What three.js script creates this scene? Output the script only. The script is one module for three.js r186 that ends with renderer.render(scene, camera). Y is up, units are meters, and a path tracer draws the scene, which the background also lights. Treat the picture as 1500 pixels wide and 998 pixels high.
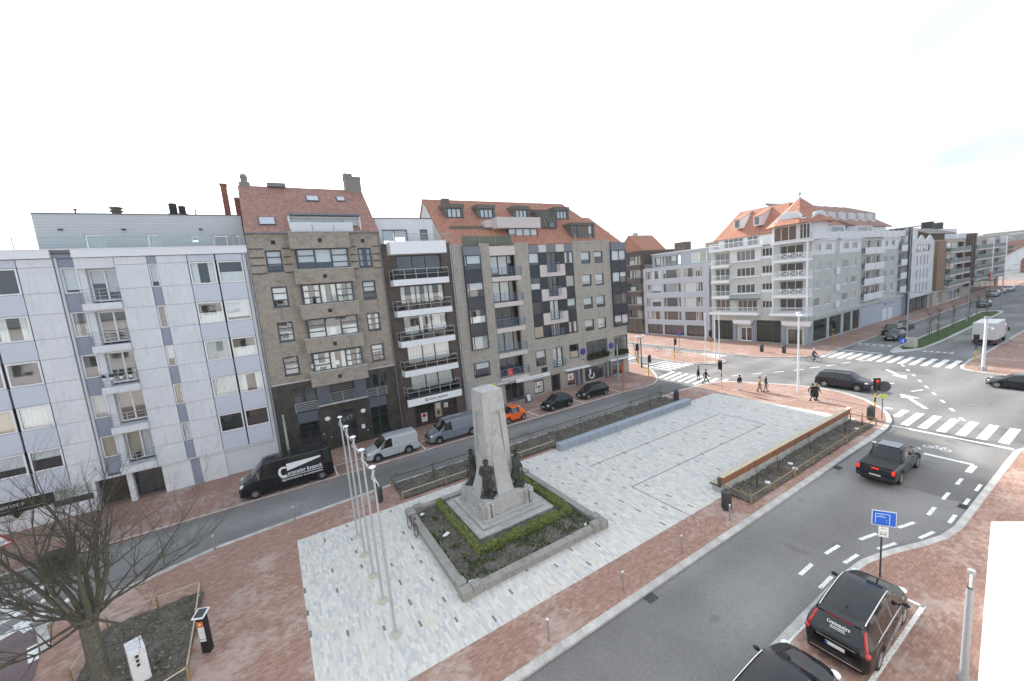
import * as THREE from 'three';
import { mergeGeometries, toCreasedNormals } from 'three/addons/utils/BufferGeometryUtils.js';
import { MarchingCubes } from 'three/addons/objects/MarchingCubes.js';
import { TextGeometry } from 'three/addons/geometries/TextGeometry.js';
import { FontLoader } from 'three/addons/loaders/FontLoader.js';

// ---------------------------------------------------------------- camera, sky, sun, exposure
const scene = new THREE.Scene();
const camera = new THREE.PerspectiveCamera(80.65, 1500 / 998, 0.1, 3000);
{
  const yaw = -1.03360726, pit = 0.136661331, rol = -0.087610818;
  const f = new THREE.Vector3(Math.cos(pit) * Math.cos(yaw), -Math.sin(pit), Math.cos(pit) * Math.sin(yaw));
  const r = new THREE.Vector3().crossVectors(f, new THREE.Vector3(0, 1, 0)).normalize();
  const u = new THREE.Vector3().crossVectors(r, f);
  camera.position.set(0, 13.5, 0);
  camera.up.copy(r).multiplyScalar(-Math.sin(rol)).addScaledVector(u, Math.cos(rol));
  camera.lookAt(camera.position.clone().add(f));
}
scene.add(camera);
const renderer = new THREE.WebGLRenderer({ antialias: true });
renderer.toneMapping = THREE.LinearToneMapping;
renderer.toneMappingExposure = 2.05;
renderer.shadowMap.enabled = true;

const SUN = new THREE.Vector3(0.12, 0.57, -1).normalize();
{
  const W = 512, H = 256, d = new Float32Array(W * H * 4);
  const rnd = mulberry(5), gN = 64, gr = new Float32Array(gN * gN).map(() => rnd());
  const nz = (x, y) => { x = ((x % gN) + gN) % gN; y = ((y % gN) + gN) % gN; const i = x | 0, j = y | 0, a = x - i, b = y - j, s = a * a * (3 - 2 * a), t = b * b * (3 - 2 * b), p = (q, w) => gr[(w % gN) * gN + q % gN]; return (p(i, j) * (1 - s) + p(i + 1, j) * s) * (1 - t) + (p(i, j + 1) * (1 - s) + p(i + 1, j + 1) * s) * t; };
  for (let j = 0; j < H; j++) for (let i = 0; i < W; i++) {
    const v = ((j + 0.5) / H - 0.5) * Math.PI, u = ((i + 0.5) / W - 0.5) * 2 * Math.PI;
    const y = Math.sin(v), x = Math.cos(v) * Math.cos(u), z = Math.cos(v) * Math.sin(u);
    const c = x * SUN.x + y * SUN.y + z * SUN.z, near = (1 + c) / 2;
    const k = 1 / (Math.max(y, 0) + 0.35);
    const cl = 0.5 * nz(x * k * 3 + 20, z * k * 3 + 20) + 0.3 * nz(x * k * 7 + 9, z * k * 7 + 31) + 0.2 * nz(x * k * 15, z * k * 15 + 5);
    const veil = Math.min(1, Math.max(0, Math.pow(near, 1.5) * 0.95 + Math.exp(-Math.max(y, 0) * 5) * 0.55 + (cl - 0.52) * 2.3));
    const glow = 0.47 + 0.3 * near * near + 1.0 * Math.pow(Math.max(c, 0), 10) + 2.2 * Math.pow(Math.max(c, 0), 60);
    const blue = [0.62, 0.79, 1.0], white = [1.0, 1.0, 1.0], o = (j * W + i) * 4;
    for (let q = 0; q < 3; q++) d[o + q] = (blue[q] * (1 - veil) + white[q] * veil) * glow * (y < 0 ? 0.6 : 1);
    d[o + 3] = 1;
  }
  const t = new THREE.DataTexture(d, W, H, THREE.RGBAFormat, THREE.FloatType);
  t.mapping = THREE.EquirectangularReflectionMapping; t.magFilter = t.minFilter = THREE.LinearFilter; t.wrapS = THREE.RepeatWrapping; t.needsUpdate = true;
  scene.background = t; scene.environment = t;
}
const sun = new THREE.DirectionalLight(new THREE.Color(1.0, 0.93, 0.83), 3.7);
sun.position.copy(SUN).multiplyScalar(200).add(new THREE.Vector3(40, 0, -20));
sun.target.position.set(40, 0, -20);
sun.castShadow = true; sun.shadow.radius = 3; sun.shadow.mapSize.set(4096, 4096);
Object.assign(sun.shadow.camera, { left: -160, right: 160, top: 120, bottom: -120, near: 1, far: 500 });
scene.add(sun, sun.target);

// ---------------------------------------------------------------- helpers
function mulberry(a) { return () => { a |= 0; a = a + 0x6D2B79F5 | 0; let t = Math.imul(a ^ a >>> 15, 1 | a); t = t + Math.imul(t ^ t >>> 7, 61 | t) ^ t; return ((t ^ t >>> 14) >>> 0) / 4294967296; }; }
const R = mulberry(77);
const rr = (a, b) => a + (b - a) * R();
const pick = (a) => a[Math.floor(R() * a.length) % a.length];
const V3 = (x, y, z) => new THREE.Vector3(x, y, z);
const taken = {};
function numbered(n) { const k = taken[n] = (taken[n] ?? -1) + 1; return k ? n + '_' + String(k).padStart(3, '0') : n; }
function boxUV(g) {           // texture coordinates in metres, from the way each face points
  const p = g.attributes.position, n = g.attributes.normal, uv = new Float32Array(p.count * 2);
  for (let i = 0; i < p.count; i++) {
    const ax = Math.abs(n.getX(i)), ay = Math.abs(n.getY(i)), az = Math.abs(n.getZ(i));
    if (ay > 0.8) { uv[2 * i] = p.getX(i); uv[2 * i + 1] = p.getZ(i); }
    else if (ax > az) { uv[2 * i] = p.getZ(i); uv[2 * i + 1] = p.getY(i) / Math.max(0.3, Math.hypot(ax, az)); }
    else { uv[2 * i] = p.getX(i); uv[2 * i + 1] = p.getY(i) / Math.max(0.3, Math.hypot(ax, az)); }
  }
  g.setAttribute('uv', new THREE.BufferAttribute(uv, 2)); return g;
}
function clean(g) { g = g.index ? g.toNonIndexed() : g; for (const k of Object.keys(g.attributes)) if (!['position', 'normal', 'uv'].includes(k)) g.deleteAttribute(k); if (!g.attributes.normal) g.computeVertexNormals(); if (!g.attributes.uv) boxUV(g); g.clearGroups?.(); return g; }
function part(name, geos, mat, parent, keepUV) {
  geos = Array.isArray(geos) ? geos.flat(3) : [geos];
  const g = geos.length > 1 ? mergeGeometries(geos.map(clean)) : clean(geos[0]);
  if (!keepUV) boxUV(g);
  const m = new THREE.Mesh(g, mat); m.name = parent ? name : numbered(name);
  m.castShadow = m.receiveShadow = true; (parent ?? scene).add(m); return m;
}
function tag(o, label, category, group, kind) { if (label) o.userData.label = label; if (category) o.userData.category = category; if (group) o.userData.group = group; if (kind) o.userData.kind = kind; return o; }
function thing(name, label, category, [x, y, z] = [0, 0, 0], turn = 0, group) {
  const o = new THREE.Group(); o.name = numbered(name); o.position.set(x, y, z); o.rotation.y = turn; scene.add(o); return tag(o, label, category, group);
}
function structure(name, geos, mat, keepUV) { const m = part(name, geos, mat, null, keepUV); m.userData.kind = 'structure'; return m; }
function dup(o, [x, y, z], turn, label) { const c = o.clone(); c.name = numbered(o.name.replace(/_\d{3}$/, '')); c.userData = { ...o.userData }; c.position.set(x, y, z); c.rotation.y = turn ?? o.rotation.y; if (label) c.userData.label = label; scene.add(c); return c; }
const bx = (x0, x1, y0, y1, z0, z1) => new THREE.BoxGeometry(Math.abs(x1 - x0), Math.abs(y1 - y0), Math.abs(z1 - z0)).translate((x0 + x1) / 2, (y0 + y1) / 2, (z0 + z1) / 2);
const cyl = (r0, r1, h, x, y, z, n = 10) => new THREE.CylinderGeometry(r1, r0, h, n).translate(x, y + h / 2, z);   // stands on y
function bar(a, b, r, r2 = r, n = 6) {        // round bar from a to b
  const A = V3(...a), B = V3(...b), d = B.clone().sub(A), g = new THREE.CylinderGeometry(r2, r, d.length(), n);
  g.applyQuaternion(new THREE.Quaternion().setFromUnitVectors(V3(0, 1, 0), d.normalize())); return g.translate((A.x + B.x) / 2, (A.y + B.y) / 2, (A.z + B.z) / 2);
}
const ell = (rx, ry, rz, x, y, z, n = 12) => new THREE.SphereGeometry(1, n, Math.max(6, n * 0.7 | 0)).scale(rx, ry, rz).translate(x, y, z);
function chamfer(w, h, d, c) {                 // box with chamfered edges, centred
  const s = new THREE.Shape(); const a = w / 2 - c, b = h / 2 - c;
  s.moveTo(-a, -b); s.lineTo(a, -b); s.lineTo(a, b); s.lineTo(-a, b);
  return new THREE.ExtrudeGeometry(s, { depth: d - 2 * c, bevelEnabled: true, bevelSize: c, bevelThickness: c, bevelSegments: 1 }).translate(0, 0, -(d - 2 * c) / 2);
}
const cbx = (x0, x1, y0, y1, z0, z1, c = 0.02) => chamfer(x1 - x0, y1 - y0, z1 - z0, c).translate((x0 + x1) / 2, (y0 + y1) / 2, (z0 + z1) / 2);
function flatSlab(pts, yTop, thick) {          // a level slab with outline pts [[x, z] ...]
  const s = new THREE.Shape(pts.map(([x, z]) => new THREE.Vector2(x, -z)));
  return new THREE.ExtrudeGeometry(s, { depth: thick, bevelEnabled: false }).rotateX(-Math.PI / 2).translate(0, yTop - thick, 0);
}
function sheet(pts, y) { const s = new THREE.Shape(pts.map(([x, z]) => new THREE.Vector2(x, -z))); return new THREE.ShapeGeometry(s).rotateX(-Math.PI / 2).translate(0, y, 0); }
function prism(pts, x0, x1) {                  // outline [[z, y] ...] swept along x
  const s = new THREE.Shape(pts.map(([z, y]) => new THREE.Vector2(-z, y)));
  return new THREE.ExtrudeGeometry(s, { depth: x1 - x0, bevelEnabled: false }).applyMatrix4(new THREE.Matrix4().set(0, 0, 1, x0, 0, 1, 0, 0, -1, 0, 0, 0, 0, 0, 0, 1));
}
function quad(a, b, c, d) { const g = new THREE.BufferGeometry(); g.setAttribute('position', new THREE.Float32BufferAttribute([...a, ...b, ...c, ...a, ...c, ...d], 3)); g.computeVertexNormals(); return boxUV(g); }
function thickQuad(a, b, c, d, t) {            // a sheet of thickness t under the quad a b c d (counter-clockwise from outside)
  const A = [a, b, c, d].map((p) => V3(...p)), n = A[1].clone().sub(A[0]).cross(A[2].clone().sub(A[0])).normalize().multiplyScalar(-t), L = A.map((p) => p.clone().add(n));
  const P = (...q) => q.map((p) => p.toArray()); const out = [quad(...P(A[0], A[1], A[2], A[3])), quad(...P(L[3], L[2], L[1], L[0]))];
  for (let i = 0; i < 4; i++) { const j = (i + 1) % 4; out.push(quad(...P(A[j], A[i], L[i], L[j]))); } return out;
}

// ---------------------------------------------------------------- procedural textures
function grid(n, seed) { const r = mulberry(seed), a = new Float32Array(n * n); for (let i = 0; i < a.length; i++) a[i] = r(); return { n, a }; }
function sm(g, u, v) { const n = g.n, x = u * n, y = v * n; let i = Math.floor(x), j = Math.floor(y); let a = x - i, b = y - j; a = a * a * (3 - 2 * a); b = b * b * (3 - 2 * b); i = ((i % n) + n) % n; j = ((j % n) + n) % n; const i1 = (i + 1) % n, j1 = (j + 1) % n, A = g.a; return (A[j * n + i] * (1 - a) + A[j * n + i1] * a) * (1 - b) + (A[j1 * n + i] * (1 - a) + A[j1 * n + i1] * a) * b; }
const G4 = grid(4, 1), G8 = grid(8, 2), G16 = grid(16, 3), G32 = grid(32, 4), G64 = grid(64, 5), G128 = grid(128, 6), G256 = grid(256, 7), G512 = grid(512, 8);
const fbmL = (u, v) => 0.4 * sm(G8, u, v) + 0.3 * sm(G16, u, v) + 0.18 * sm(G32, u, v) + 0.12 * sm(G64, u, v);
const fbmF = (u, v) => 0.35 * sm(G64, u, v) + 0.35 * sm(G128, u, v) + 0.3 * sm(G256, u, v);
function tex(size, metres, fn, srgb = true, my = metres) {
  const d = new Uint8Array(size * size * 4);
  for (let j = 0; j < size; j++) for (let i = 0; i < size; i++) { const c = fn((i + 0.5) / size, (j + 0.5) / size), o = (j * size + i) * 4; if (srgb) { d[o] = Math.min(255, Math.max(0, c[0])); d[o + 1] = Math.min(255, Math.max(0, c[1])); d[o + 2] = Math.min(255, Math.max(0, c[2])); } else d[o] = d[o + 1] = d[o + 2] = Math.min(255, Math.max(0, c * 255)); d[o + 3] = 255; }
  const t = new THREE.DataTexture(d, size, size); t.wrapS = t.wrapT = THREE.RepeatWrapping; t.magFilter = THREE.LinearFilter; t.minFilter = THREE.LinearMipmapLinearFilter; t.generateMipmaps = true; if (srgb) t.colorSpace = THREE.SRGBColorSpace; t.repeat.set(1 / metres, 1 / my); t.needsUpdate = true; return t;
}
const M = {};
const mk = (color, roughness = 0.8, o = {}) => { const c = Array.isArray(color) ? new THREE.Color().setRGB(...color) : new THREE.Color(color); return new THREE.MeshPhysicalMaterial({ color: c, roughness, ...o }); };
// running-bond bricks drawn as fine surface grain (each about a pixel wide in view)
function brickTex(size, metres, bw, bh, cols, mortar, amt, patch, seed) {
  const nx = Math.round(metres / bw), ny = Math.round(metres / bh), r = mulberry(seed), id = new Float32Array((nx + 1) * ny * 2).map(() => r());
  return tex(size, metres, (u, v) => {
    const row = Math.floor(v * ny), x = u * nx + (row % 2) * 0.5, col = Math.floor(x) % nx, fu = x - Math.floor(x), fv = v * ny - row;
    const h = id[(row * nx + col) * 2], h2 = id[(row * nx + col) * 2 + 1], c = cols[Math.floor(h * cols.length)], n = fbmF(u, v), L = fbmL(u, v);
    const edge = Math.min(fu * bw, (1 - fu) * bw, fv * bh, (1 - fv) * bh) < mortar;
    const k = 0.96 + h2 * 0.08 + (n - 0.5) * 0.09; let o = edge ? [c[0] * 0.88, c[1] * 0.89, c[2] * 0.9] : [c[0] * k, c[1] * k, c[2] * k];
    const p = patch ? patch(u, v, L, n, h2) : 0; return [o[0] + (amt[0] - o[0]) * p, o[1] + (amt[1] - o[1]) * p, o[2] + (amt[2] - o[2]) * p];
  });
}
const clamp = (x, a = 0, b = 1) => Math.min(b, Math.max(a, x));
M.paver = mk('#ffffff', 0.88, { map: brickTex(2048, 16, 0.2, 0.1, [[157, 126, 113], [151, 119, 107], [162, 131, 118], [146, 115, 104], [159, 124, 109]], 0.007, [188, 176, 169], (u, v, L, n, h) => clamp((L - 0.5) * 2.0 + (h - 0.7) * 0.3 + (n - 0.5) * 0.6, 0, 0.5), 11) });
M.paverFar = M.paver;
M.asphalt = mk('#ffffff', 0.9, { map: tex(2048, 30, (u, v) => { const L = fbmL(u, v), n = sm(G512, u, v) * 0.5 + sm(G512, v * 2 + 0.3, u * 2) * 0.5, s = sm(G8, u * 0.5, v * 3); const k = 119 + (L - 0.5) * 26 + (n - 0.5) * 20 + (s - 0.5) * 26 + (sm(G4, u, v * 2) - 0.5) * 14 - clamp((sm(G32, u, v) - 0.84) * 8) * 16; return [k + 2, k + 0.5, k]; }) });
M.asphaltRed = mk('#ffffff', 0.9, { map: tex(512, 8, (u, v) => { const k = 0.85 + fbmL(u, v) * 0.3 + (sm(G256, u, v) - 0.5) * 0.25; return [108 * k, 94 * k, 95 * k]; }) });
M.concrete = mk('#ffffff', 0.85, { map: tex(1024, 6, (u, v) => { const k = 178 + (fbmL(u, v) - 0.5) * 46 + (fbmF(u, v) - 0.5) * 34; return [k, k, k - 3]; }) });
M.kerb = mk('#ffffff', 0.85, { map: tex(512, 4, (u, v) => { const k = 190 + (fbmL(u, v) - 0.5) * 44 + (fbmF(u, v) - 0.5) * 36; return [k, k - 2, k - 5]; }) });
M.stone = mk('#ffffff', 0.82, { map: tex(1024, 5, (u, v) => { const s = clamp((sm(G64, u, v * 0.25) * 0.4 + fbmL(u, v) * 0.8 - 0.6) * 2.4, 0, 1), n = fbmF(u, v), k = 178 + (n - 0.5) * 36 - s * 36; return [k, k - 1, k - 3]; }), bumpMap: tex(512, 1.5, (u, v) => fbmF(u, v), false), bumpScale: 0.006 });
M.panel = mk('#ffffff', 0.8, { map: tex(1024, 7, (u, v) => { const st = sm(G64, u, v * 0.08), k = 217 + (fbmL(u, v) - 0.5) * 12 + (fbmF(u, v) - 0.5) * 12 - clamp((st - 0.7) * 2) * 18; return [k - 2, k, k + 4]; }) });
M.spandrel = mk('#c4c9d4', 0.45);
M.spandrelDark = mk('#8f96a5', 0.6);
M.white = mk('#e3e5e8', 0.6);
M.whiteGloss = mk('#e9ebee', 0.35);
M.render = mk('#ffffff', 0.85, { map: tex(512, 9, (u, v) => { const k = 218 + (fbmL(u, v) - 0.5) * 20; return [k, k + 1, k + 3]; }) });
M.brickB = mk('#ffffff', 0.9, { map: brickTex(1024, 4, 0.2, 0.066, [[166, 156, 144], [160, 149, 138], [171, 161, 149], [155, 146, 136], [166, 154, 139]], 0.006, [120, 112, 104], (u, v, L) => clamp((L - 0.56) * 2, 0, 0.5), 13) });
M.brickC = mk('#ffffff', 0.9, { map: brickTex(1024, 4, 0.2, 0.066, [[176, 169, 159], [171, 164, 154], [181, 174, 164], [167, 160, 150]], 0.006, [142, 135, 126], (u, v, L) => clamp((L - 0.58) * 2, 0, 0.4), 14) });
M.brickD = mk('#ffffff', 0.9, { map: brickTex(1024, 4, 0.2, 0.066, [[98, 88, 82], [92, 82, 76], [104, 94, 87]], 0.006, [66, 60, 57], (u, v, L) => clamp((L - 0.55) * 2, 0, 0.4), 15) });
M.brickRed = mk('#ffffff', 0.9, { map: brickTex(512, 2, 0.2, 0.066, [[142, 92, 76], [126, 80, 68], [152, 104, 86]], 0.006, [96, 80, 74], (u, v, L) => clamp((L - 0.55) * 2, 0, 0.5), 16) });
const tileMap = (cols, seed) => brickTex(1024, 8, 0.22, 0.3, cols, 0.018, [140, 112, 100], (u, v, L, n, h) => clamp((L - 0.5) * 1.2 + (h - 0.85) * 0.4, 0, 0.3), seed);
const tileBump = tex(512, 2.2, (u, v) => { const y = v * 7.333; const f = (v * 22 / 3) % 1; return clamp(0.3 + 0.7 * (1 - f)) * (0.6 + 0.4 * Math.abs(Math.sin(u * 10 * Math.PI))); }, false);
M.tile = mk('#ffffff', 0.8, { map: tileMap([[184, 128, 104], [178, 121, 98], [188, 134, 110], [173, 118, 97]], 17), bumpMap: tileBump, bumpScale: 0.03 });
M.tileB = mk('#ffffff', 0.8, { map: tileMap([[166, 124, 110], [160, 118, 105], [170, 129, 115], [155, 115, 103]], 18), bumpMap: tileBump, bumpScale: 0.03 });
M.granite = mk('#ffffff', 0.3, { map: tex(1024, 4, (u, v) => { const k = 66 + (fbmL(u, v) - 0.5) * 36 + (fbmF(u, v) - 0.5) * 24; return [k + 3, k + 1, k - 4]; }), specularIntensity: 0.6 });
M.clad = mk('#ffffff', 0.5, { map: tex(512, 4, (u, v) => { const k = 200 + (fbmF(u, v) - 0.5) * 8 - ((v * 20) % 1 < 0.12 ? 26 : 0); return [k - 3, k, k + 3]; }) });
M.soil = mk('#ffffff', 1, { map: tex(1024, 5, (u, v) => { const n = fbmF(u, v), L = fbmL(u, v), s = sm(G512, u, v), k = 84 + (n - 0.5) * 66 + (L - 0.5) * 40 + (s > 0.93 ? 40 : 0); return [k + 6, k + 2, k - 5]; }) });
M.grass = mk('#ffffff', 1, { map: tex(512, 4, (u, v) => { const k = 0.75 + (fbmF(u, v) - 0.5) * 0.9 + (fbmL(u, v) - 0.5) * 0.5; return [80 * k, 112 * k, 50 * k]; }) });
M.wood = mk('#ffffff', 0.65, { map: tex(512, 3, (u, v) => { const g = sm(G128, u * 0.12, v) * 0.6 + sm(G256, u * 0.3, v) * 0.4, k = 0.7 + g * 0.55; return [146 * k, 100 * k, 72 * k]; }) });
M.woodPale = mk('#ffffff', 0.8, { map: tex(512, 3, (u, v) => { const g = sm(G128, u * 0.12, v) * 0.6 + sm(G256, u * 0.3, v) * 0.4, k = 0.8 + g * 0.35; return [196 * k, 184 * k, 160 * k]; }) });
M.woodPost = mk('#ffffff', 0.9, { map: tex(256, 1, (u, v) => { const k = 0.75 + sm(G64, u * 0.2, v) * 0.5; return [150 * k, 128 * k, 96 * k]; }) });
M.bark = mk('#ffffff', 1, { map: tex(512, 1.2, (u, v) => { const n = sm(G64, u, v * 0.25) * 0.6 + fbmF(u, v) * 0.5, g = clamp((fbmL(u, v) - 0.52) * 3), k = 74 + n * 62; return [k + 5 + g * 8, k + 2 + g * 14, k - 8 - g * 12]; }), bumpMap: tex(256, 0.5, (u, v) => sm(G64, u, v * 0.25), false), bumpScale: 0.02 });
M.twig = mk('#6b6152', 1); M.twigDark = mk('#4a4038', 1);
M.paint = mk('#ffffff', 0.7, { map: tex(512, 4, (u, v) => { const k = 232 + (fbmL(u, v) - 0.5) * 30 - clamp((fbmF(u, v) - 0.55) * 4.5) * 84; return [k, k, k - 2]; }) });
M.steel = mk([0.5, 0.5, 0.5], 0.38, { metalness: 0.85 });
M.galv = mk('#b4b7ba', 0.5, { metalness: 0.35 });
M.greyPaint = mk('#a3a8ad', 0.5); M.lampGrey = mk('#9da2a6', 0.45);
M.bin = mk('#55585a', 0.5, { metalness: 0.3 });
M.black = mk([0.012, 0.012, 0.013], 0.5); M.blackMatt = mk([0.02, 0.02, 0.02], 0.9); M.darkGrey = mk('#3c4147', 0.5); M.anth = mk('#4a525c', 0.45);
M.darkFrame = mk('#3b4654', 0.45); M.whiteFrame = mk('#e6e8ea', 0.4); M.greyFrame = mk('#6d7683', 0.5); M.brownFrame = mk('#3d332d', 0.5);
M.bluePanel = mk('#535b67', 0.4); M.blueRail = mk('#7f93ad', 0.45); M.pink = mk('#cfc5c1', 0.75); M.navy = mk('#232a32', 0.25, { ior: 1.6 }); M.skyGlass = mk([0.4, 0.44, 0.5], 0.05, { metalness: 0.9 }); M.frost = mk([0.9, 0.94, 0.95], 0.25, { transmission: 0.45, thickness: 0 }); M.stoneDark = M.stone.clone(); M.stoneDark.color = new THREE.Color(0.66, 0.65, 0.62);
M.zinc = mk('#7c8087', 0.5, { metalness: 0.3 }); M.lead = mk('#6a665f', 0.7); M.chimney = mk('#8b857e', 0.9); M.black70 = mk('#2a2a2b', 0.7);
M.dark_backing = mk([0.065, 0.067, 0.07], 1); M.shop = mk([0.12, 0.11, 0.1], 1);
M.curtain = mk('#e4e4e2', 0.95); M.blind = mk('#d9dcde', 0.8); M.curtainGrey = mk('#a9adb0', 0.95); M.curtainWarm = mk('#c2b6a2', 0.95);
M.glass = mk([0.93, 0.96, 0.96], 0.03, { transmission: 1, thickness: 0, ior: 2.1 });
M.glassClear = mk([0.94, 0.97, 0.97], 0.03, { transmission: 1, thickness: 0, ior: 1.5 });
M.glassGreen = mk([0.55, 0.72, 0.66], 0.04, { transmission: 1, thickness: 0, ior: 1.6 });
M.glassBrown = mk([0.3, 0.26, 0.22], 0.06, { transmission: 1, thickness: 0, ior: 1.5 });
M.yellow = mk('#e3b21c', 0.45); M.red = mk('#c2261f', 0.4); M.orange = mk('#d8572a', 0.45); M.signBlue = mk('#1d5fc4', 0.4); M.green = mk('#b9cc6a', 0.5); M.purpleBlue = mk('#3d3f92', 0.5);
M.bronze = mk('#ffffff', 0.62, { map: tex(256, 0.8, (u, v) => { const k = 44 + fbmF(u, v) * 44, g = clamp((fbmL(u, v) - 0.5) * 3); return [k - g * 2, k + g * 8, k - 3 + g * 6]; }), metalness: 0.25 });
M.bluestone = mk('#ffffff', 0.6, { map: tex(512, 3, (u, v) => { const k = 160 + (fbmL(u, v) - 0.5) * 30 + (fbmF(u, v) - 0.5) * 24; return [k - 12, k - 4, k + 8]; }) });
function printed(W, H, draw) { const c = document.createElement('canvas'); c.width = W; c.height = H; const x = c.getContext('2d'); draw(x, W, H); const t = new THREE.CanvasTexture(c); t.colorSpace = THREE.SRGBColorSpace; return t; }
function board(name, w, h, t, map, parent, x, y, z, ry = 0, back = M.white, rx = 0) {     // a flat sign: front face printed, rest plain
  const m = part(name, new THREE.BoxGeometry(w, h, t), back, parent); m.position.set(x, y, z); m.rotation.set(rx, ry, 0);
  const f = new THREE.Mesh(new THREE.PlaneGeometry(w * 0.985, h * 0.97), mk('#ffffff', 0.45, { map })); f.name = 'printed_face'; f.position.z = t / 2 + 0.004; f.castShadow = f.receiveShadow = true; m.add(f); return m;
}
function strokes(c, x, y, w, h, n, col) { c.fillStyle = col; for (let i = 0; i < n; i++) { const a = x + i * w / n, g = w / n; c.fillRect(a, y, g * 0.22, h); c.fillRect(a, y + (i % 3) * h * 0.42, g * 0.62, h * 0.16); if (i % 2) c.fillRect(a + g * 0.45, y + h * 0.3, g * 0.2, h * 0.7); } }      // lettering too blurred in the photograph to read
const fontLoader = new FontLoader();
const fontSans = await fontLoader.loadAsync('fonts/droid/droid_sans_bold.typeface.json');
const fontSerif = await fontLoader.loadAsync('fonts/droid/droid_serif_bold.typeface.json');
function letters(str, size, font, depth = 0.006) { const g = new TextGeometry(str, { font, size, depth, curveSegments: 3, bevelEnabled: false }); g.computeBoundingBox(); return g; }
// ---------------------------------------------------------------- ground, roads, pavements
const YR = -0.05, YP = 0.05;          // carriageway and pavement levels
structure('ground', new THREE.PlaneGeometry(4000, 4000).rotateX(-Math.PI / 2).translate(0, YR, 0), M.asphalt);
const islandEdge = [[-9.5, -10.8], [36.7, -10.8], [39.6, -10.85], [41.6, -11.15], [43.2, -11.75], [44.6, -12.55], [46.6, -14.4], [47.9, -16.6], [48.25, -18.9], [47.9, -20.8], [47.2, -22.6], [46.4, -24.6], [45.6, -26.2], [44.2, -27.6], [42.2, -28.35], [38.5, -28.6], [30, -28.5], [18, -28.6], [6, -28.6], [0, -28.25], [-4.5, -27.85], [-8.8, -26.5], [-10.6, -26.1], [-11, -25.7], [-10.55, -24.6], [-10.1, -23.6], [-9.75, -21.85], [-9.55, -18]];
const northEdge = [[-60, -32.7], [33.6, -32.6], [37.1, -32.15], [39, -32.35], [41, -33.4], [42.7, -35], [44.6, -37.2], [46.2, -39.5], [46.7, -41.5], [46.75, -44], [46.75, -95]];
const nearEdge = [[-60, -6.6], [19.2, -6.6], [20.9, -6.45], [22.4, -6.05], [24.3, -5.35], [25.6, -4.95], [27, -4.78], [40, -4.72], [41.2, -4.35], [42, -3.5], [42.3, -2.2], [42.4, 40]];
const eastEdge = [[62.6, 40], [62.9, -7.3], [63.2, -9.2], [63.7, -10.7], [64.6, -11.75], [66, -12.1], [70.4, -12.2], [73.5, -11.9], [108, -11.4], [210, -11.4]];
const farEdge = [[61, -95], [61.2, -57], [61, -46], [60.4, -39], [59.6, -34], [59.8, -31.6], [60.9, -29], [62.4, -27], [64.2, -25.5], [66.5, -25], [120, -25.2], [225, -25.4]];
const isleEdge = [[51.3, -70], [51.3, -47.9], [51, -37.5], [51.4, -35], [52.3, -33.5], [53.7, -32.8], [55, -32.8], [55.8, -33.7], [56.8, -36.5], [58, -40], [58.4, -48], [56, -70]];
const medianEdge = [[70.9, -19.2], [72.6, -18.1], [75.5, -17.3], [83, -17], [122, -17.1], [124, -17.6], [124.6, -18.5], [123.5, -19.8], [121.5, -20.2], [82.7, -20.2], [75, -20.2], [72, -19.9]];
structure('plaza_pavement', flatSlab(islandEdge, YP, 0.4), M.paver);
structure('pavement', flatSlab([...northEdge, [-60, -95]], YP, 0.4), M.paver);
structure('pavement', flatSlab([...nearEdge, [-60, 40]], YP, 0.4), M.paver);
structure('pavement', flatSlab([...eastEdge, [210, 40]], YP, 0.4), M.paverFar);
structure('pavement', flatSlab([...farEdge, [225, -95]], YP, 0.4), M.paverFar);
structure('traffic_island', flatSlab(isleEdge, YP, 0.4), M.paverFar);
structure('median', flatSlab(medianEdge, YP, 0.4), M.kerb);
structure('cycle_street', sheet([[-40, -27.2], [-11.6, -26.3], [-9.4, -23.5], [-9.2, -10.6], [-40, -10.6]], YR + 0.004), M.asphaltRed);
// kerbs: one concrete stone after another along each edge
const kerbMats = [0, 1, 2].map((k) => { const m = M.kerb.clone(); m.color.setScalar([0.9, 1, 1.08][k] * 0.92); return m; });
const unitStone = new Map();
function kerbRun(name, pts, w, len, closed) {
  const root = new THREE.Group(); root.name = numbered(name); root.userData.kind = 'structure'; scene.add(root);
  const P = pts.map(([x, z]) => V3(x, 0, z)); if (closed) P.push(P[0].clone());
  for (let i = 0; i + 1 < P.length; i++) {
    const a = P[i], b = P[i + 1], L = a.distanceTo(b), n = Math.max(1, Math.round(L / len)), s = L / n, t = b.clone().sub(a).normalize(), key = s.toFixed(2) + w;
    if (!unitStone.has(key)) unitStone.set(key, clean(boxUV(clean(chamfer(s - 0.008, 0.34, w, 0.012)))));
    for (let k = 0; k < n; k++) {
      const m = new THREE.Mesh(unitStone.get(key), pick(kerbMats)); m.name = 'kerbstone'; m.castShadow = m.receiveShadow = true;
      m.position.copy(a).addScaledVector(t, (k + 0.5) * s); m.position.x += t.z * (w / 2 - 0.012); m.position.z -= t.x * (w / 2 - 0.012); m.position.y = YP + 0.006 - 0.17 + rr(-0.003, 0.003); m.rotation.y = Math.atan2(-t.z, t.x); root.add(m);
    }
  }
  return root;
}
kerbRun('kerb', islandEdge.slice(0, 26), 0.34, 1.0);
kerbRun('kerb', northEdge.slice(0, 11).map((p, i) => i ? p : [-22, -32.7]).reverse().slice(1).reverse().concat([[46.75, -52]]).reverse(), -0.22, 1.0);
kerbRun('kerb', nearEdge.slice(0, 11).map((p, i) => i ? p : [4, -6.6]).concat([[42.35, 6]]).reverse(), 0.3, 1.0);
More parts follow.
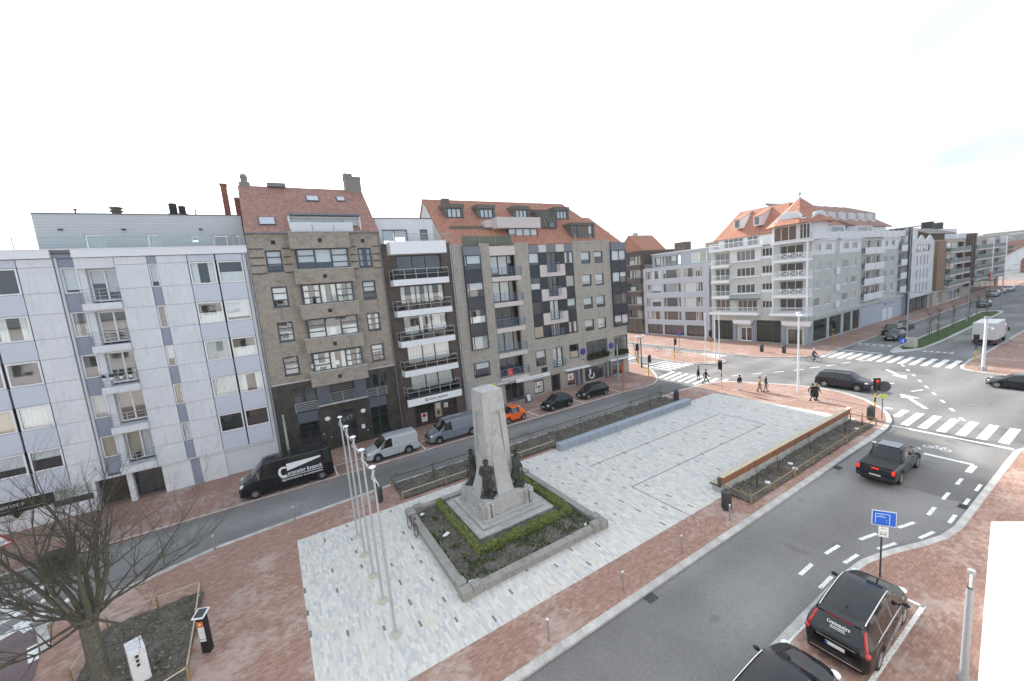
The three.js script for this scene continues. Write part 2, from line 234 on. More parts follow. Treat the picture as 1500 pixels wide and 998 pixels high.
kerbRun('kerb', eastEdge.slice(1, 9).concat([[140, -11.4]]).reverse(), 0.26, 1.6);
kerbRun('kerb', farEdge.slice(1, 11).map((p, i) => i ? p : [61.1, -70]).concat([[160, -25.25]]), 0.22, 1.6);
kerbRun('kerb', isleEdge.slice(1, 11), 0.22, 1.2);
kerbRun('kerb', medianEdge.slice().reverse(), -0.3, 1.6, true);
tag(structure('verge', sheet([[73.6, -18.9], [76.2, -17.7], [83, -17.4], [121.5, -17.5], [123.3, -18.4], [121.2, -19.8], [83, -19.8], [75.4, -19.8]], YP + 0.03), M.grass));
// darker parking bays along the north kerb and the bays by the near pavement
structure('parking_lane', sheet([[-22, -35.05], [33.7, -35.05], [33.9, -32.95], [-22, -32.95]], YP + 0.005), M.paver);

// white thermoplastic markings
function marking(name, quads, y = YR + 0.006, label) { const g = quads.map((q) => q.length === 4 && !Array.isArray(q[0]) ? sheet([[q[0], q[2]], [q[1], q[2]], [q[1], q[3]], [q[0], q[3]]], y) : sheet(q, y)); const root = new THREE.Group(); root.name = numbered(name); root.userData.kind = 'structure'; scene.add(root); g.forEach((e) => part(name === 'zebra_crossing' ? 'stripe' : 'line', e, M.paint, root)); return root; }
const line = (x0, z0, x1, z1, w) => { const L = Math.hypot(x1 - x0, z1 - z0), nx = -(z1 - z0) / L * w / 2, nz = (x1 - x0) / L * w / 2; return [[x0 + nx, z0 + nz], [x1 + nx, z1 + nz], [x1 - nx, z1 - nz], [x0 - nx, z0 - nz]]; };
marking('zebra_crossing', [0, 1, 2, 3, 4, 5, 6, 7].map((k) => line(41.9 + (k > 6 ? 2 : k > 5 ? 1.2 : 0), -34.1 + k * 1.0, 45.9 + (k > 6 ? 0.4 : 0), -34.8 + k * 1.03, 0.5)));
marking('zebra_crossing', [0, 1, 2, 3, 4, 5].map((k) => line(51.2 - k * 0.95, -39.2, 51 - k * 0.95, -35.4, 0.42)));
marking('road_marking', [line(46.3, -40.2, 51.2, -39.75, 0.3)]);
marking('zebra_crossing', [0, 1, 2, 3].map((k) => line(58.9 - k * 0.95, -39, 58.9 - k * 0.95, -35.2, 0.4)));
marking('zebra_crossing', [0, 1, 2, 3, 4, 5].map((k) => line(47.3, -46.6 + k * 1.05 - 4, 51.1, -46.9 + k * 1.05 - 4, 0.5)));
marking('zebra_crossing', [...Array(13)].map((_, k) => line(64.5, -12.75 - k * 1.02, 69.4, -12.8 - k * 1.02, 0.52)));
marking('zebra_crossing', [[43.1, 45.4, -11.55, -11.1], ...[...Array(6)].map((_, k) => [41.3, 45.2, -10.6 + k * 1.0, -10.1 + k * 1.0])]);
marking('road_marking', [line(40.6, -10.9, 40.45, -4.8, 0.32), line(36.2, -10.75, 36.05, -9.8, 0.3), line(36.05, -8.0, 36, -5.75, 0.3), line(35.9, -5.72, 34.5, -5.72, 0.3), [45, 45.3, -12.65, -12.1]]);
marking('road_marking', [line(70.6, -25, 70.3, -20.2, 0.35), ...[0, 1, 2, 3, 4].map((k) => line(74.25, -14.3 - k * 0.62, 74.3, -14.55 - k * 0.62, 0.5)), line(73.8, -17.1, 73.9, -14.2, 0.12), ...[0, 1, 2, 3, 4].map((k) => line(76.6, -21 - k * 0.85, 76.6, -21.4 - k * 0.85, 0.55)), line(75.7, -25, 75.7, -20.6, 0.15), line(77.3, -25, 77.3, -20.6, 0.15)]);
// bicycle symbol on the carriageway
{ const root = new THREE.Group(); root.name = numbered('bicycle_marking'); root.userData.kind = 'structure'; root.position.set(37.55, YR + 0.007, -7.72); scene.add(root);
  const g = []; for (const z of [-0.42, 0.42]) g.push(new THREE.RingGeometry(0.2, 0.27, 20).rotateX(-Math.PI / 2).translate(0, 0, z));
  for (const [a, b, c, d] of [[0, -0.42, 0.42, -0.12], [0.42, -0.12, 0.42, 0.28], [0, 0.42, 0.5, 0.26], [0.42, -0.12, 0.02, 0.06], [0.02, 0.06, 0.42, 0.28], [0, -0.42, 0.02, 0.06], [0.55, -0.2, 0.55, 0.0], [0.5, 0.26, 0.56, 0.42]]) g.push(sheet(line(a, b, c, d, 0.055), 0.0)); part('symbol', g, M.paint, root); }
// arrows and dashes
const arrow = (pts, w, hx, hz) => [...pts.slice(1).map((p, i) => line(...pts[i], ...p, w)), [[hx[0], hz[0]], [hx[1], hz[1]], [hx[2], hz[2]]]];
marking('lane_arrow', arrow([[60.5, -16.9], [59.2, -15.9], [58.2, -15.2]], 0.32, [58.6, 57.1, 58.0], [-14.7, -14.3, -15.8]));
marking('lane_arrow', arrow([[46.8, -10.4], [48.3, -11.4], [49.4, -12.1]], 0.32, [49.2, 50.6, 49.9], [-12.6, -13.1, -11.5]));
marking('dashed_line', [...[0, 1, 2, 3, 4, 5, 6, 7, 8].map((k) => { const t = k / 8, x = 64 - t * 18.2, z = -16.5 + t * 8.3; return line(x, z, x - 0.75, z + 0.36, 0.22); })]);
marking('dashed_line', [[57.6, -23], [59.7, -22.1], [62.1, -21.3], [64.4, -20.2], [55.3, -23.8], [53, -25], [50.8, -26.4], [48.6, -27.8], [53.9, -14.9], [52.6, -12.4]].map(([x, z]) => line(x - 0.6, z - 0.25, x + 0.6, z + 0.3, 0.2)));
marking('dashed_line', [[32.8, -5.75, 0], [30.3, -5.77, 0], [27.95, -5.8, 0], [25.6, -6.15, 0.28], [23.2, -6.9, 0.26], [20.9, -7.5, 0.1], [18.6, -7.62, 0], [16.2, -7.65, 0], [13.8, -7.65, 0]].map(([x, z, s]) => line(x - 0.55, z - s * 0.55, x + 0.55, z + s * 0.55, 0.16)).slice(0, 7));
marking('dashed_line', [[32.6, -4.98, 0], [30.2, -5.0, 0], [27.8, -5.02, 0], [25.3, -5.36, -0.22], [23, -6.15, -0.3], [20.8, -6.76, -0.12], [18.4, -6.8, 0]].map(([x, z, s]) => line(x - 0.55, z + s * 0.55, x + 0.55, z - s * 0.55, 0.15)));
marking('parking_line', [line(19.6, -4.1, 19.6, -6.3, 0.14), line(6, -4.14, 19.67, -4.14, 0.14), line(13.6, -4.2, 13.6, -6.3, 0.12), line(6, -6.32, 16.4, -6.32, 0.14)], YP + 0.004);
marking('parking_line', [...[2.8, 9.95, 16.5, 22, 28.1, 33.75].map((x) => line(x, -35, x, -32.95, 0.12)), line(2.8, -35.03, 33.8, -35.03, 0.12)], YP + 0.009);
marking('zebra_crossing', [[-13.5, -30.1, -12.9, -30.3], [-12.9, -29.4, -12.35, -29.8], [-12.2, -28.5, -11.7, -28.4], [-11.3, -27.3, -10.75, -27.5]].map(([a, b, c, d]) => line(a - 1.2, b + 1.4, c + 0.4, d - 0.2, 0.42)));
marking('dashed_line', [line(-13.4, -29.1, -12.6, -28.1, 0.25), line(-12, -26.9, -11.3, -25.9, 0.3), line(-10.7, -24.5, -10.25, -23.3, 0.3)], YR + 0.012);

// plaza: long narrow stone setts in cream, grey and blue grey, a few dark ones
{
  const tones = ['#cfcdc8', '#cccac6', '#c5c4c1', '#bdbdbd', '#b6b7b9', '#cfcac2', '#cbc4ba', '#d3d1cc', '#c3c2be', '#c9c8c5'].map((c) => new THREE.Color(c)), dark = new THREE.Color('#79736c');
  const X0 = -0.47, X1 = 40.1, Z0 = -25.25, Z1 = -13.08, w = 0.1, spots = [];
  const r = mulberry(9);
  for (let x = X0, c = 0; x < X1 - 0.02; x += w, c++) {
    let z = Z0 - r() * 0.3;
    while (z < Z1) {
      const L = [0.22, 0.3, 0.36, 0.42][Math.floor(r() * 4)]; let a = Math.max(z, Z0), b = Math.min(z + L, Z1); z += L; if (b - a < 0.05) continue;
      const cx = x + w / 2, cz = (a + b) / 2;
      if (cx > 5.75 && cx < 13.6 && cz > -23.3 && cz < -15.5) continue;
      if (cx > 18.3 && cx < 34.7 && cz < -24.6) continue;
      if (cx > 39.75 + (cz + 24.4) * 0.06) continue;
      const along = c % 13 === 0, dk = along && ((Math.floor((cz + 40 + (Math.round(c / 13) % 2) * 0.75) / 0.3)) % 5 === 0) && L > 0.25 && r() < 0.95;
      const cluster = sm(G16, cx * 0.06, cz * 0.12), tone = tones[Math.floor(Math.min(0.999, clamp(r() * 0.95 + (cluster - 0.5) * 0.3 + 0.02)) * tones.length)];
      spots.push([cx, cz, b - a, dk ? dark : tone, Math.hypot(cx, cz)]);
    }
  }
  const root = new THREE.Group(); root.name = 'plaza_paving'; root.userData.kind = 'structure'; scene.add(root);
  const bed = part('joint_bed', sheet([[X0, Z0], [39.9, Z0], [40.35, Z1], [X0, Z1]], YP + 0.008), M.kerb, root);
  spots.sort((p, q) => p[4] - q[4]);
  const unit = clean(chamfer(1, 1, 1, 0.02).clone()); boxUV(unit);
  const setMats = new Map();
  const matOf = (c) => { const k = c.getHexString(); if (!setMats.has(k)) setMats.set(k, mk('#' + k, 0.8)); return setMats.get(k); };
  const near = 300, rest = new THREE.InstancedMesh(unit, mk('#ffffff', 0.8), spots.length - near), m4 = new THREE.Matrix4(), q = new THREE.Quaternion();
  spots.forEach(([x, z, L, c], i) => {
    const y = YP + 0.012 + (r() - 0.5) * 0.004;
    if (i < near) { const m = new THREE.Mesh(unit, matOf(c)); m.name = 'sett'; m.position.set(x, y - 0.03, z); m.scale.set(w - 0.007, 0.06, L - 0.007); m.castShadow = m.receiveShadow = true; root.add(m); }
    else { m4.compose(V3(x, y - 0.03, z), q, V3(w - 0.007, 0.06, L - 0.007)); rest.setMatrixAt(i - near, m4); rest.setColorAt(i - near, c); }
  });
  rest.name = 'setts'; rest.userData.kind = 'stuff'; rest.castShadow = rest.receiveShadow = true; root.add(rest);
  // slot drain lines across the setts
  part('slot_drain', [bx(18.2, 34.3, YP, YP + 0.02, -21.15, -21.1), bx(18.2, 34.3, YP, YP + 0.02, -17.25, -17.2), bx(34.25, 34.3, YP, YP + 0.02, -21.1, -17.25), bx(18.2, 18.25, YP, YP + 0.02, -17.2, -13.1)], M.bin, root);
}
// ---------------------------------------------------------------- buildings: helpers (local x along the front, y up, +z out to the street)
function wall(G, mat, x0, x1, y0, y1, holes = [], z = 0, t = 0.3, name = 'wall') {
  const s = new THREE.Shape([[x0, y0], [x1, y0], [x1, y1], [x0, y1]].map((p) => new THREE.Vector2(...p)));
  for (const [a, b, c, d] of holes) { const h = new THREE.Path(); h.moveTo(a, c); h.lineTo(a, d); h.lineTo(b, d); h.lineTo(b, c); h.closePath(); s.holes.push(h); }
  return part(name, new THREE.ExtrudeGeometry(s, { depth: t, bevelEnabled: false }).translate(0, 0, z - t), mat, G);
}
const bp = (G, name, mat, x0, x1, y0, y1, z0, z1) => part(name, bx(x0, x1, y0, y1, z0, z1), mat, G);
function drape(w, h, folds, amp) { const n = Math.max(6, folds * 6), g = new THREE.PlaneGeometry(w, h, n, 1), p = g.attributes.position; for (let i = 0; i < p.count; i++) p.setZ(i, Math.sin((p.getX(i) / w) * folds * 6.283 + Math.sin(p.getX(i) * 9) * 0.7) * amp); g.computeVertexNormals(); return g; }
// a window: frame with mullions, one pane for each light, and what hangs behind the glass
function win(G, x0, x1, y0, y1, o = {}) {
  const fw = o.fw ?? 0.07, z = o.z ?? -0.16, d = 0.07, cols = o.cols ?? [], rows = o.rows ?? [], fm = o.fm ?? M.whiteFrame, geos = [];
  geos.push(bx(x0, x0 + fw, y0, y1, z - d, z), bx(x1 - fw, x1, y0, y1, z - d, z), bx(x0 + fw, x1 - fw, y0, y0 + fw, z - d, z), bx(x0 + fw, x1 - fw, y1 - fw, y1, z - d, z));
  const xs = [0, ...cols, 1].map((f) => x0 + (x1 - x0) * f);
  for (const x of xs.slice(1, -1)) geos.push(bx(x - fw / 2, x + fw / 2, y0 + fw, y1 - fw, z - d + 0.004, z - 0.004));
  for (const f of rows) { const y = y0 + (y1 - y0) * f; const c = o.rowCols; for (let i = 0; i + 1 < xs.length; i++) if (!c || c.includes(i)) geos.push(bx(xs[i] + fw / 2, xs[i + 1] - fw / 2, y - fw * 0.35, y + fw * 0.35, z - d + 0.008, z - 0.008)); }
  if (o.sill) geos.push(bx(x0 - 0.06, x1 + 0.06, y0 - 0.06, y0 - 0.004, z - d, Math.max(z, 0) + 0.06));
  const f = part('window', geos, fm, G);
  for (let i = 0; i + 1 < xs.length; i++) {
    const a = xs[i] + (i ? fw / 2 : fw), b = xs[i + 1] - (i + 2 < xs.length ? fw / 2 : fw), w = b - a, h = y1 - y0 - 2 * fw;
    const g = new THREE.Mesh(new THREE.PlaneGeometry(w, h), o.glass ?? M.glass); g.name = 'pane'; g.position.set((a + b) / 2, (y0 + y1) / 2, z - d / 2); g.castShadow = g.receiveShadow = true; f.add(g);
    let k = o.fill ?? 'r'; if (k === 'r') { const q = R(); k = q < 0.34 ? 'd' : q < 0.56 ? 'c' : q < 0.76 ? 'b' : q < 0.9 ? 's' : 'h'; }
    const hang = (name, geo, mat, x, y) => { const m = new THREE.Mesh(geo, mat); m.name = name; m.position.set(x, y, z - d - 0.09); m.castShadow = m.receiveShadow = true; f.add(m); };
    const cm = o.cm ?? pick([M.curtain, M.curtain, M.curtainGrey, M.curtainWarm]), cx = (a + b) / 2, cy = (y0 + y1) / 2;
    if (k === 'k') { const m = new THREE.Mesh(new THREE.PlaneGeometry(w, h), M.dark_backing); m.name = 'dark_backing'; m.position.set(cx, cy, z - d - 0.02); f.add(m); }  // dark sheet on solid wall, its colour stands for the shade of a room
    if (k === 'c') hang('curtain', drape(w, h, Math.max(2, Math.round(w * 5)), 0.03), cm, cx, cy);
    if (k === 'b') { const p = rr(0.35, 0.95); hang('blind', new THREE.PlaneGeometry(w, h * p), M.blind, cx, y1 - fw - h * p / 2); }
    if (k === 's') { hang('curtain', drape(w * 0.3, h, 2, 0.03), cm, a + w * 0.15, cy); hang('curtain', drape(w * 0.28, h, 2, 0.03), cm, b - w * 0.14, cy); }
    if (k === 'h') hang('curtain', drape(w, h * 0.5, Math.max(2, Math.round(w * 5)), 0.02), cm, cx, y0 + fw + h * 0.25);
  }
  return f;
}
function rail(G, x0, x1, y0, y1, z0, z1, mat, o = {}) {       // balcony rail along x at z1, returning to z0 at both ends
  const g = [], n = o.n ?? 4, r = o.r ?? 0.018;
  const run = (a, b, y, rad) => g.push(bar([a[0], y, a[1]], [b[0], y, b[1]], rad, rad, 5));
  const sides = [[[x0, z1], [x1, z1]], ...(o.open ? [] : [[[x0, z0], [x0, z1]], [[x1, z0], [x1, z1]]])];
  for (const [a, b] of sides) {
    const L = Math.hypot(a[0] - b[0], a[1] - b[1]);
    if (o.upright) { run(a, b, y1, r * 1.3); run(a, b, y0 + 0.06, r); const k = Math.max(2, Math.round(L / (o.gap ?? 0.14))); for (let i = 0; i <= k; i++) { const t = i / k; g.push(bar([a[0] + (b[0] - a[0]) * t, y0, a[1] + (b[1] - a[1]) * t], [a[0] + (b[0] - a[0]) * t, y1, a[1] + (b[1] - a[1]) * t], r * 0.6, r * 0.6, 4)); } }
    else { for (let i = 0; i < n; i++) run(a, b, y0 + (y1 - y0) * ((i + 1) / n), i === n - 1 ? r * 1.3 : r); const k = Math.max(1, Math.round(L / 1.2)); for (let i = 0; i <= k; i++) { const t = i / k; g.push(bar([a[0] + (b[0] - a[0]) * t, y0, a[1] + (b[1] - a[1]) * t], [a[0] + (b[0] - a[0]) * t, y1, a[1] + (b[1] - a[1]) * t], r * 1.2, r * 1.2, 5)); } }
  }
  return part('railing', g, mat, G);
}
function roofPlane(G, name, mat, a, b, c, d, t = 0.18) { return part(name, thickQuad(a, b, c, d, t), mat, G); }
const core = (G, x0, x1, y0, y1, z0 = -14, z1 = -1.0, mat = M.dark_backing) => bp(G, 'interior', mat, x0, x1, y0, y1, z0, z1);
function shell(G, mat, x0, x1, y0, y1, depth, side = mat) { bp(G, 'side_wall', side, x0, x0 + 0.25, y0, y1, -depth, -0.302); bp(G, 'side_wall', side, x1 - 0.25, x1, y0, y1, -depth, -0.302); bp(G, 'rear_wall', side, x0 + 0.251, x1 - 0.251, y0, y1, -depth, -depth + 0.25); }
const plant = (G, x, y, z, s) => { const g = []; for (let i = 0; i < 26; i++) { const a = R() * 6.28, e = rr(0.2, 1.3); g.push(new THREE.PlaneGeometry(0.05 * s, 0.3 * s).translate(0, 0.15 * s, 0).rotateX(e - 0.2).rotateY(a).translate(x + rr(-0.1, 0.1) * s, y, z + rr(-0.1, 0.1) * s)); } return part('plant', g, M.leafDark, G); };
M.leafDark = mk('#3f4a34', 0.9);

// ---------- white concrete panel apartment block
{
  const G = thing('apartment_block', 'pale concrete panel apartment block with lilac spandrels and roller garage door', 'building', [0, 0, -39.2]);
  const X0 = -20.5, X1 = -0.72, tops = [17.35, 14.27, 11.25, 8.27, 5.22], sills = [15.66, 12.62, 9.66, 6.7, 3.75];
  bp(G, 'interior', M.dark_backing, X0 + 0.3, X1 - 0.3, 0.1, 18.2, -13, -1.1); shell(G, M.panel, X0, X1, 0, 18.2, 13);
  bp(G, 'roof_deck', M.lead, X0, X1, 18.2, 18.3, -13, -0.1);
  const pn = (a, b, c, d, z = 0, mat = M.panel, t = 0.18) => part('panel', cbx(a + 0.008, b - 0.008, c + 0.008, d - 0.008, z - t, z, 0.012), mat, G);
  bp(G, 'backing', M.black70, -4.64, X1, 2.3, 17.9, -0.16, -0.14 + 0.0);
  const yb = [17.9, ...tops.flatMap((t, i) => [t, sills[i]]), 2.27];           // joint heights
  const plain = (a, b, z = 0, mat = M.panel) => { for (let i = 0; i + 1 < yb.length; i++) pn(a, b, yb[i + 1], yb[i], z, mat); };
  plain(-6.46, -4.66); plain(-8.76, -6.98); plain(-13.44, -11.78); 
  const unit = (a, b, fills) => { pn(a, b, 17.37, 17.9, -0.03, M.spandrel); tops.forEach((t, i) => { win(G, a + 0.03, b - 0.03, sills[i], t, { z: -0.05, fill: fills?.[i] ?? 'r', fw: 0.09 }); pn(a, b, i < 4 ? tops[i + 1] + 0.02 : 2.3, sills[i] - 0.02, -0.03, M.spandrel); }); };
  G.remove(G.children.find((c) => c.name === 'backing'));
  unit(-4.64, -2.95, ['s', 'h', 'c', 'c', 'd']); unit(-2.88, -1.14, ['h', 'b', 'h', 's', 'd']); unit(-15.1, -13.47, ['d', 's', 'd', 'c', 'b']); unit(-16.85, -15.2, ['b', 'c', 'd', 'c', 'b']); unit(-18.6, -16.95); unit(-20.4, -18.7);
  bp(G, 'corner_pier', M.panel, -1.12, X1, 2.2, 18.0, -0.3, -0.12);
  // narrow strip with slit windows
  tops.forEach((t, i) => { win(G, -6.96, -6.48, sills[i], t, { z: -0.06, fill: ['b', 'd', 'b', 'c', 'c'][i], fw: 0.06 }); pn(-6.97, -6.47, i < 4 ? tops[i + 1] + 0.01 : 2.27, sills[i] - 0.01, -0.04, M.spandrelDark); }); pn(-6.97, -6.47, 17.37, 17.9, -0.04, M.spandrelDark);
  // recessed strip of small windows
  bp(G, 'recess_wall', M.panel, -11.76, -11.64, 2.3, 17.95, -0.5, -0.2);
  tops.forEach((t, i) => { win(G, -11.62, -10.8, sills[i] - 0.1, t, { z: -0.42, fill: ['b', 's', 'd', 'c', 'c'][i], fw: 0.08 }); pn(-11.64, -10.78, i < 4 ? tops[i + 1] + 0.01 : 2.4, sills[i] - 0.12, -0.36, M.spandrelDark); }); pn(-11.64, -10.78, 17.37, 17.95, -0.36, M.spandrelDark);
  // loggias with balconies
  bp(G, 'recess_wall', M.panel, -8.78, -8.66, 2.4, 17.9, -1.0, -0.18); bp(G, 'recess_wall', M.panel, -10.78, -10.42, 2.4, 17.9, -1.0, -0.44);
  for (let i = 0; i < 5; i++) {
    const y = [14.78, 11.8, 8.82, 5.85, 2.85][i];
    win(G, -10.4, -8.8, y + 0.12, y + 2.38, { z: -0.85, cols: [0.52], fill: ['b', 'd', 'd', 'd', 'c'][i], fw: 0.1 });
    bp(G, 'lintel', M.panel, -10.78, -8.78, y + 2.4, i ? y + 2.62 : 17.9, -0.95, -0.02);
    bp(G, 'balcony_slab', M.panel, -10.76, -8.76, y - 0.48, y - 0.02, -0.95, i < 4 ? 0.3 : 0.3);
    rail(G, -10.74, -8.78, y - 0.02, y + 0.95, -0.2, 0.28, M.galv, { n: 4 });
    if (i === 2) for (const px of [-10.5, -10.1, -9.6, -9.1]) { const pot = part('flower_pot', new THREE.CylinderGeometry(0.11, 0.08, 0.2, 10).translate(px, y + 0.6, 0.36), M.white, G); plant(G, px, y + 0.68, 0.36, 0.8); }
    if (i === 4) part('folding_chair', [bx(-10.0, -9.6, y + 0.4, y + 0.44, -0.3, 0.05), bx(-10.0, -9.6, y + 0.44, y + 0.85, -0.32, -0.28)], M.black70, G);
  }
  // cornice, gutter, terrace
  bp(G, 'cornice', M.white, X0, -11.8, 17.93, 18.46, -0.3, 0.12); bp(G, 'cornice', M.white, -10.8, X1, 17.93, 18.46, -0.3, 0.1); bp(G, 'cornice', M.spandrelDark, -11.8, -10.8, 17.96, 18.44, -0.5, -0.2);
  bp(G, 'coping', M.whiteGloss, X0, X1, 18.463, 18.52, -0.35, 0.14);
  const ter = []; for (let x = -20; x <= -1; x += 1.32) { part('terrace_pane', bx(x + 0.03, x + 1.27, 18.56, 19.3, -0.16, -0.15), M.glassClear, G); ter.push(bx(x - 0.015, x + 0.015, 18.52, 19.34, -0.18, -0.13)); } part('terrace_posts', [...ter, bx(-20, -0.8, 19.3, 19.33, -0.18, -0.13)], M.galv, G);
  // set-back roof storey
  wall(G, M.clad, -13.1, -0.8, 18.3, 21.35, [[-10.7, -9.6, 18.4, 19.9], [-7.2, -6.4, 18.4, 19.9], [-4.45, -3.95, 19.2, 19.75], [-3, -1.15, 18.6, 19.75]], -2.8, 0.25);
  win(G, -10.7, -9.6, 18.4, 19.9, { z: -2.9, fill: 'b' }); win(G, -7.2, -6.4, 18.4, 19.9, { z: -2.9, fill: 'c', cm: M.curtain }); win(G, -4.45, -3.95, 19.2, 19.75, { z: -2.9, fill: 'b' }); win(G, -3, -1.15, 18.6, 19.75, { z: -2.9, fill: 'c', cols: [0.5] });
  bp(G, 'side_wall', M.clad, -13.1, -12.9, 18.3, 21.35, -12, -3.06); bp(G, 'roof_deck', M.lead, -13.1, -0.8, 21.352, 21.42, -12, -2.75);
  for (const x of [-11.8, -8.4, -3.7]) bp(G, 'wall_lamp', M.darkGrey, x - 0.12, x + 0.12, 20.2, 20.28, -2.79, -2.6);
  part('chimney', [bx(-9.6, -8.6, 21.4, 21.75, -6.2, -5.2), cyl(0.3, 0.3, 0.7, -9.2, 21.7, -5.7), cyl(0.42, 0.42, 0.08, -9.2, 22.1, -5.7), cyl(0.42, 0.42, 0.08, -9.2, 22.35, -5.7)], M.lead, G);
  part('chimney', [bx(-5.9, -4.6, 21.4, 21.95, -6.4, -5.2), cyl(0.28, 0.28, 0.9, -5.6, 21.95, -5.8), cyl(0.25, 0.25, 0.7, -5.0, 21.95, -5.8)], M.black70, G);
  part('vent_pipe', [cyl(0.05, 0.05, 0.6, -11.3, 21.4, -4.6), cyl(0.13, 0.13, 0.06, -11.3, 22.0, -4.6)], M.lead, G); part('vent_pipe', [cyl(0.05, 0.05, 0.7, -4.0, 21.4, -4.6), cyl(0.13, 0.13, 0.06, -4.0, 22.1, -4.6)], M.galv, G);
  part('chimney_stack', [bx(-1.95, -1.5, 18.3, 24.3, -5.2, -4.7), bx(-2, -1.45, 24.3, 24.45, -5.25, -4.65)], M.brickRed, G);
  // ground floor
  const gf = (a, b, m = M.render, z = -0.14) => bp(G, 'base_wall', m, a, b, 0, 2.26, z - 0.25, z);
  gf(-1.3, X1); gf(-6.3, -4.66); gf(-8.62, -6.88); bp(G, 'base_strip', M.spandrelDark, -6.88, -6.3, 0, 2.26, -0.4, -0.2); bp(G, 'lintel', M.panel, -20.5, X1, 2.2, 2.28, -1.0, -0.02);
  for (let k = 0; k < 18; k++) part('shutter_slat', cbx(-4.66, -1.3, 0.06 + k * 0.122, 0.06 + k * 0.122 + 0.116, -0.34, -0.28, 0.012), M.blind, G);
  win(G, -10.3, -8.64, 0.05, 2.2, { z: -0.9, fm: M.darkFrame, fill: 'd', cols: [0.5] }); bp(G, 'pillar', M.render, -10.62, -10.3, 0, 2.26, -0.5, -0.05); bp(G, 'recess_shade_panel', M.brownFrame, -12.3, -10.62, 0.05, 2.26, -1.08, -1.02);  // dark brown panel painted in for the shade of the open entrance recess
  bp(G, 'pillar', M.panel, -12.5, -12.3, 0, 2.26, -0.7, -0.05);
  bp(G, 'base_wall', M.render, -14.6, -12.5, 0.05, 0.95, -0.5, -0.25); win(G, -14.6, -12.5, 0.95, 2.2, { z: -0.3, fm: M.darkFrame, fill: 'b' });
  bp(G, 'base_wall', M.render, -20.5, -14.6, 0.05, 1.3, -0.4, -0.1);
  board('shop_sign', 5.9, 0.85, 0.08, printed(1024, 148, (c, W, H) => { c.fillStyle = '#131416'; c.fillRect(0, 0, W, H); c.fillStyle = '#e8e6dd'; c.font = '46px serif'; c.fillText('PRIVATE P', 600, 74); c.fillStyle = '#aab'; c.fillRect(20, 108, W - 40, 5); }), G, -17.6, 1.76, -0.08, 0, M.black);
  // drainpipe at the party wall
  part('drainpipe', [bar([-0.85, 0.6, 0.05], [-0.85, 18, 0.05], 0.06, 0.06, 8), bar([-0.85, 0.1, 0.05], [-0.85, 1.2, 0.05], 0.075, 0.075, 8)], M.zinc, G);
  bp(G, 'party_strip', M.render, -1.1, -0.75, 0.0, 2.2, -0.12, 0.0);
}
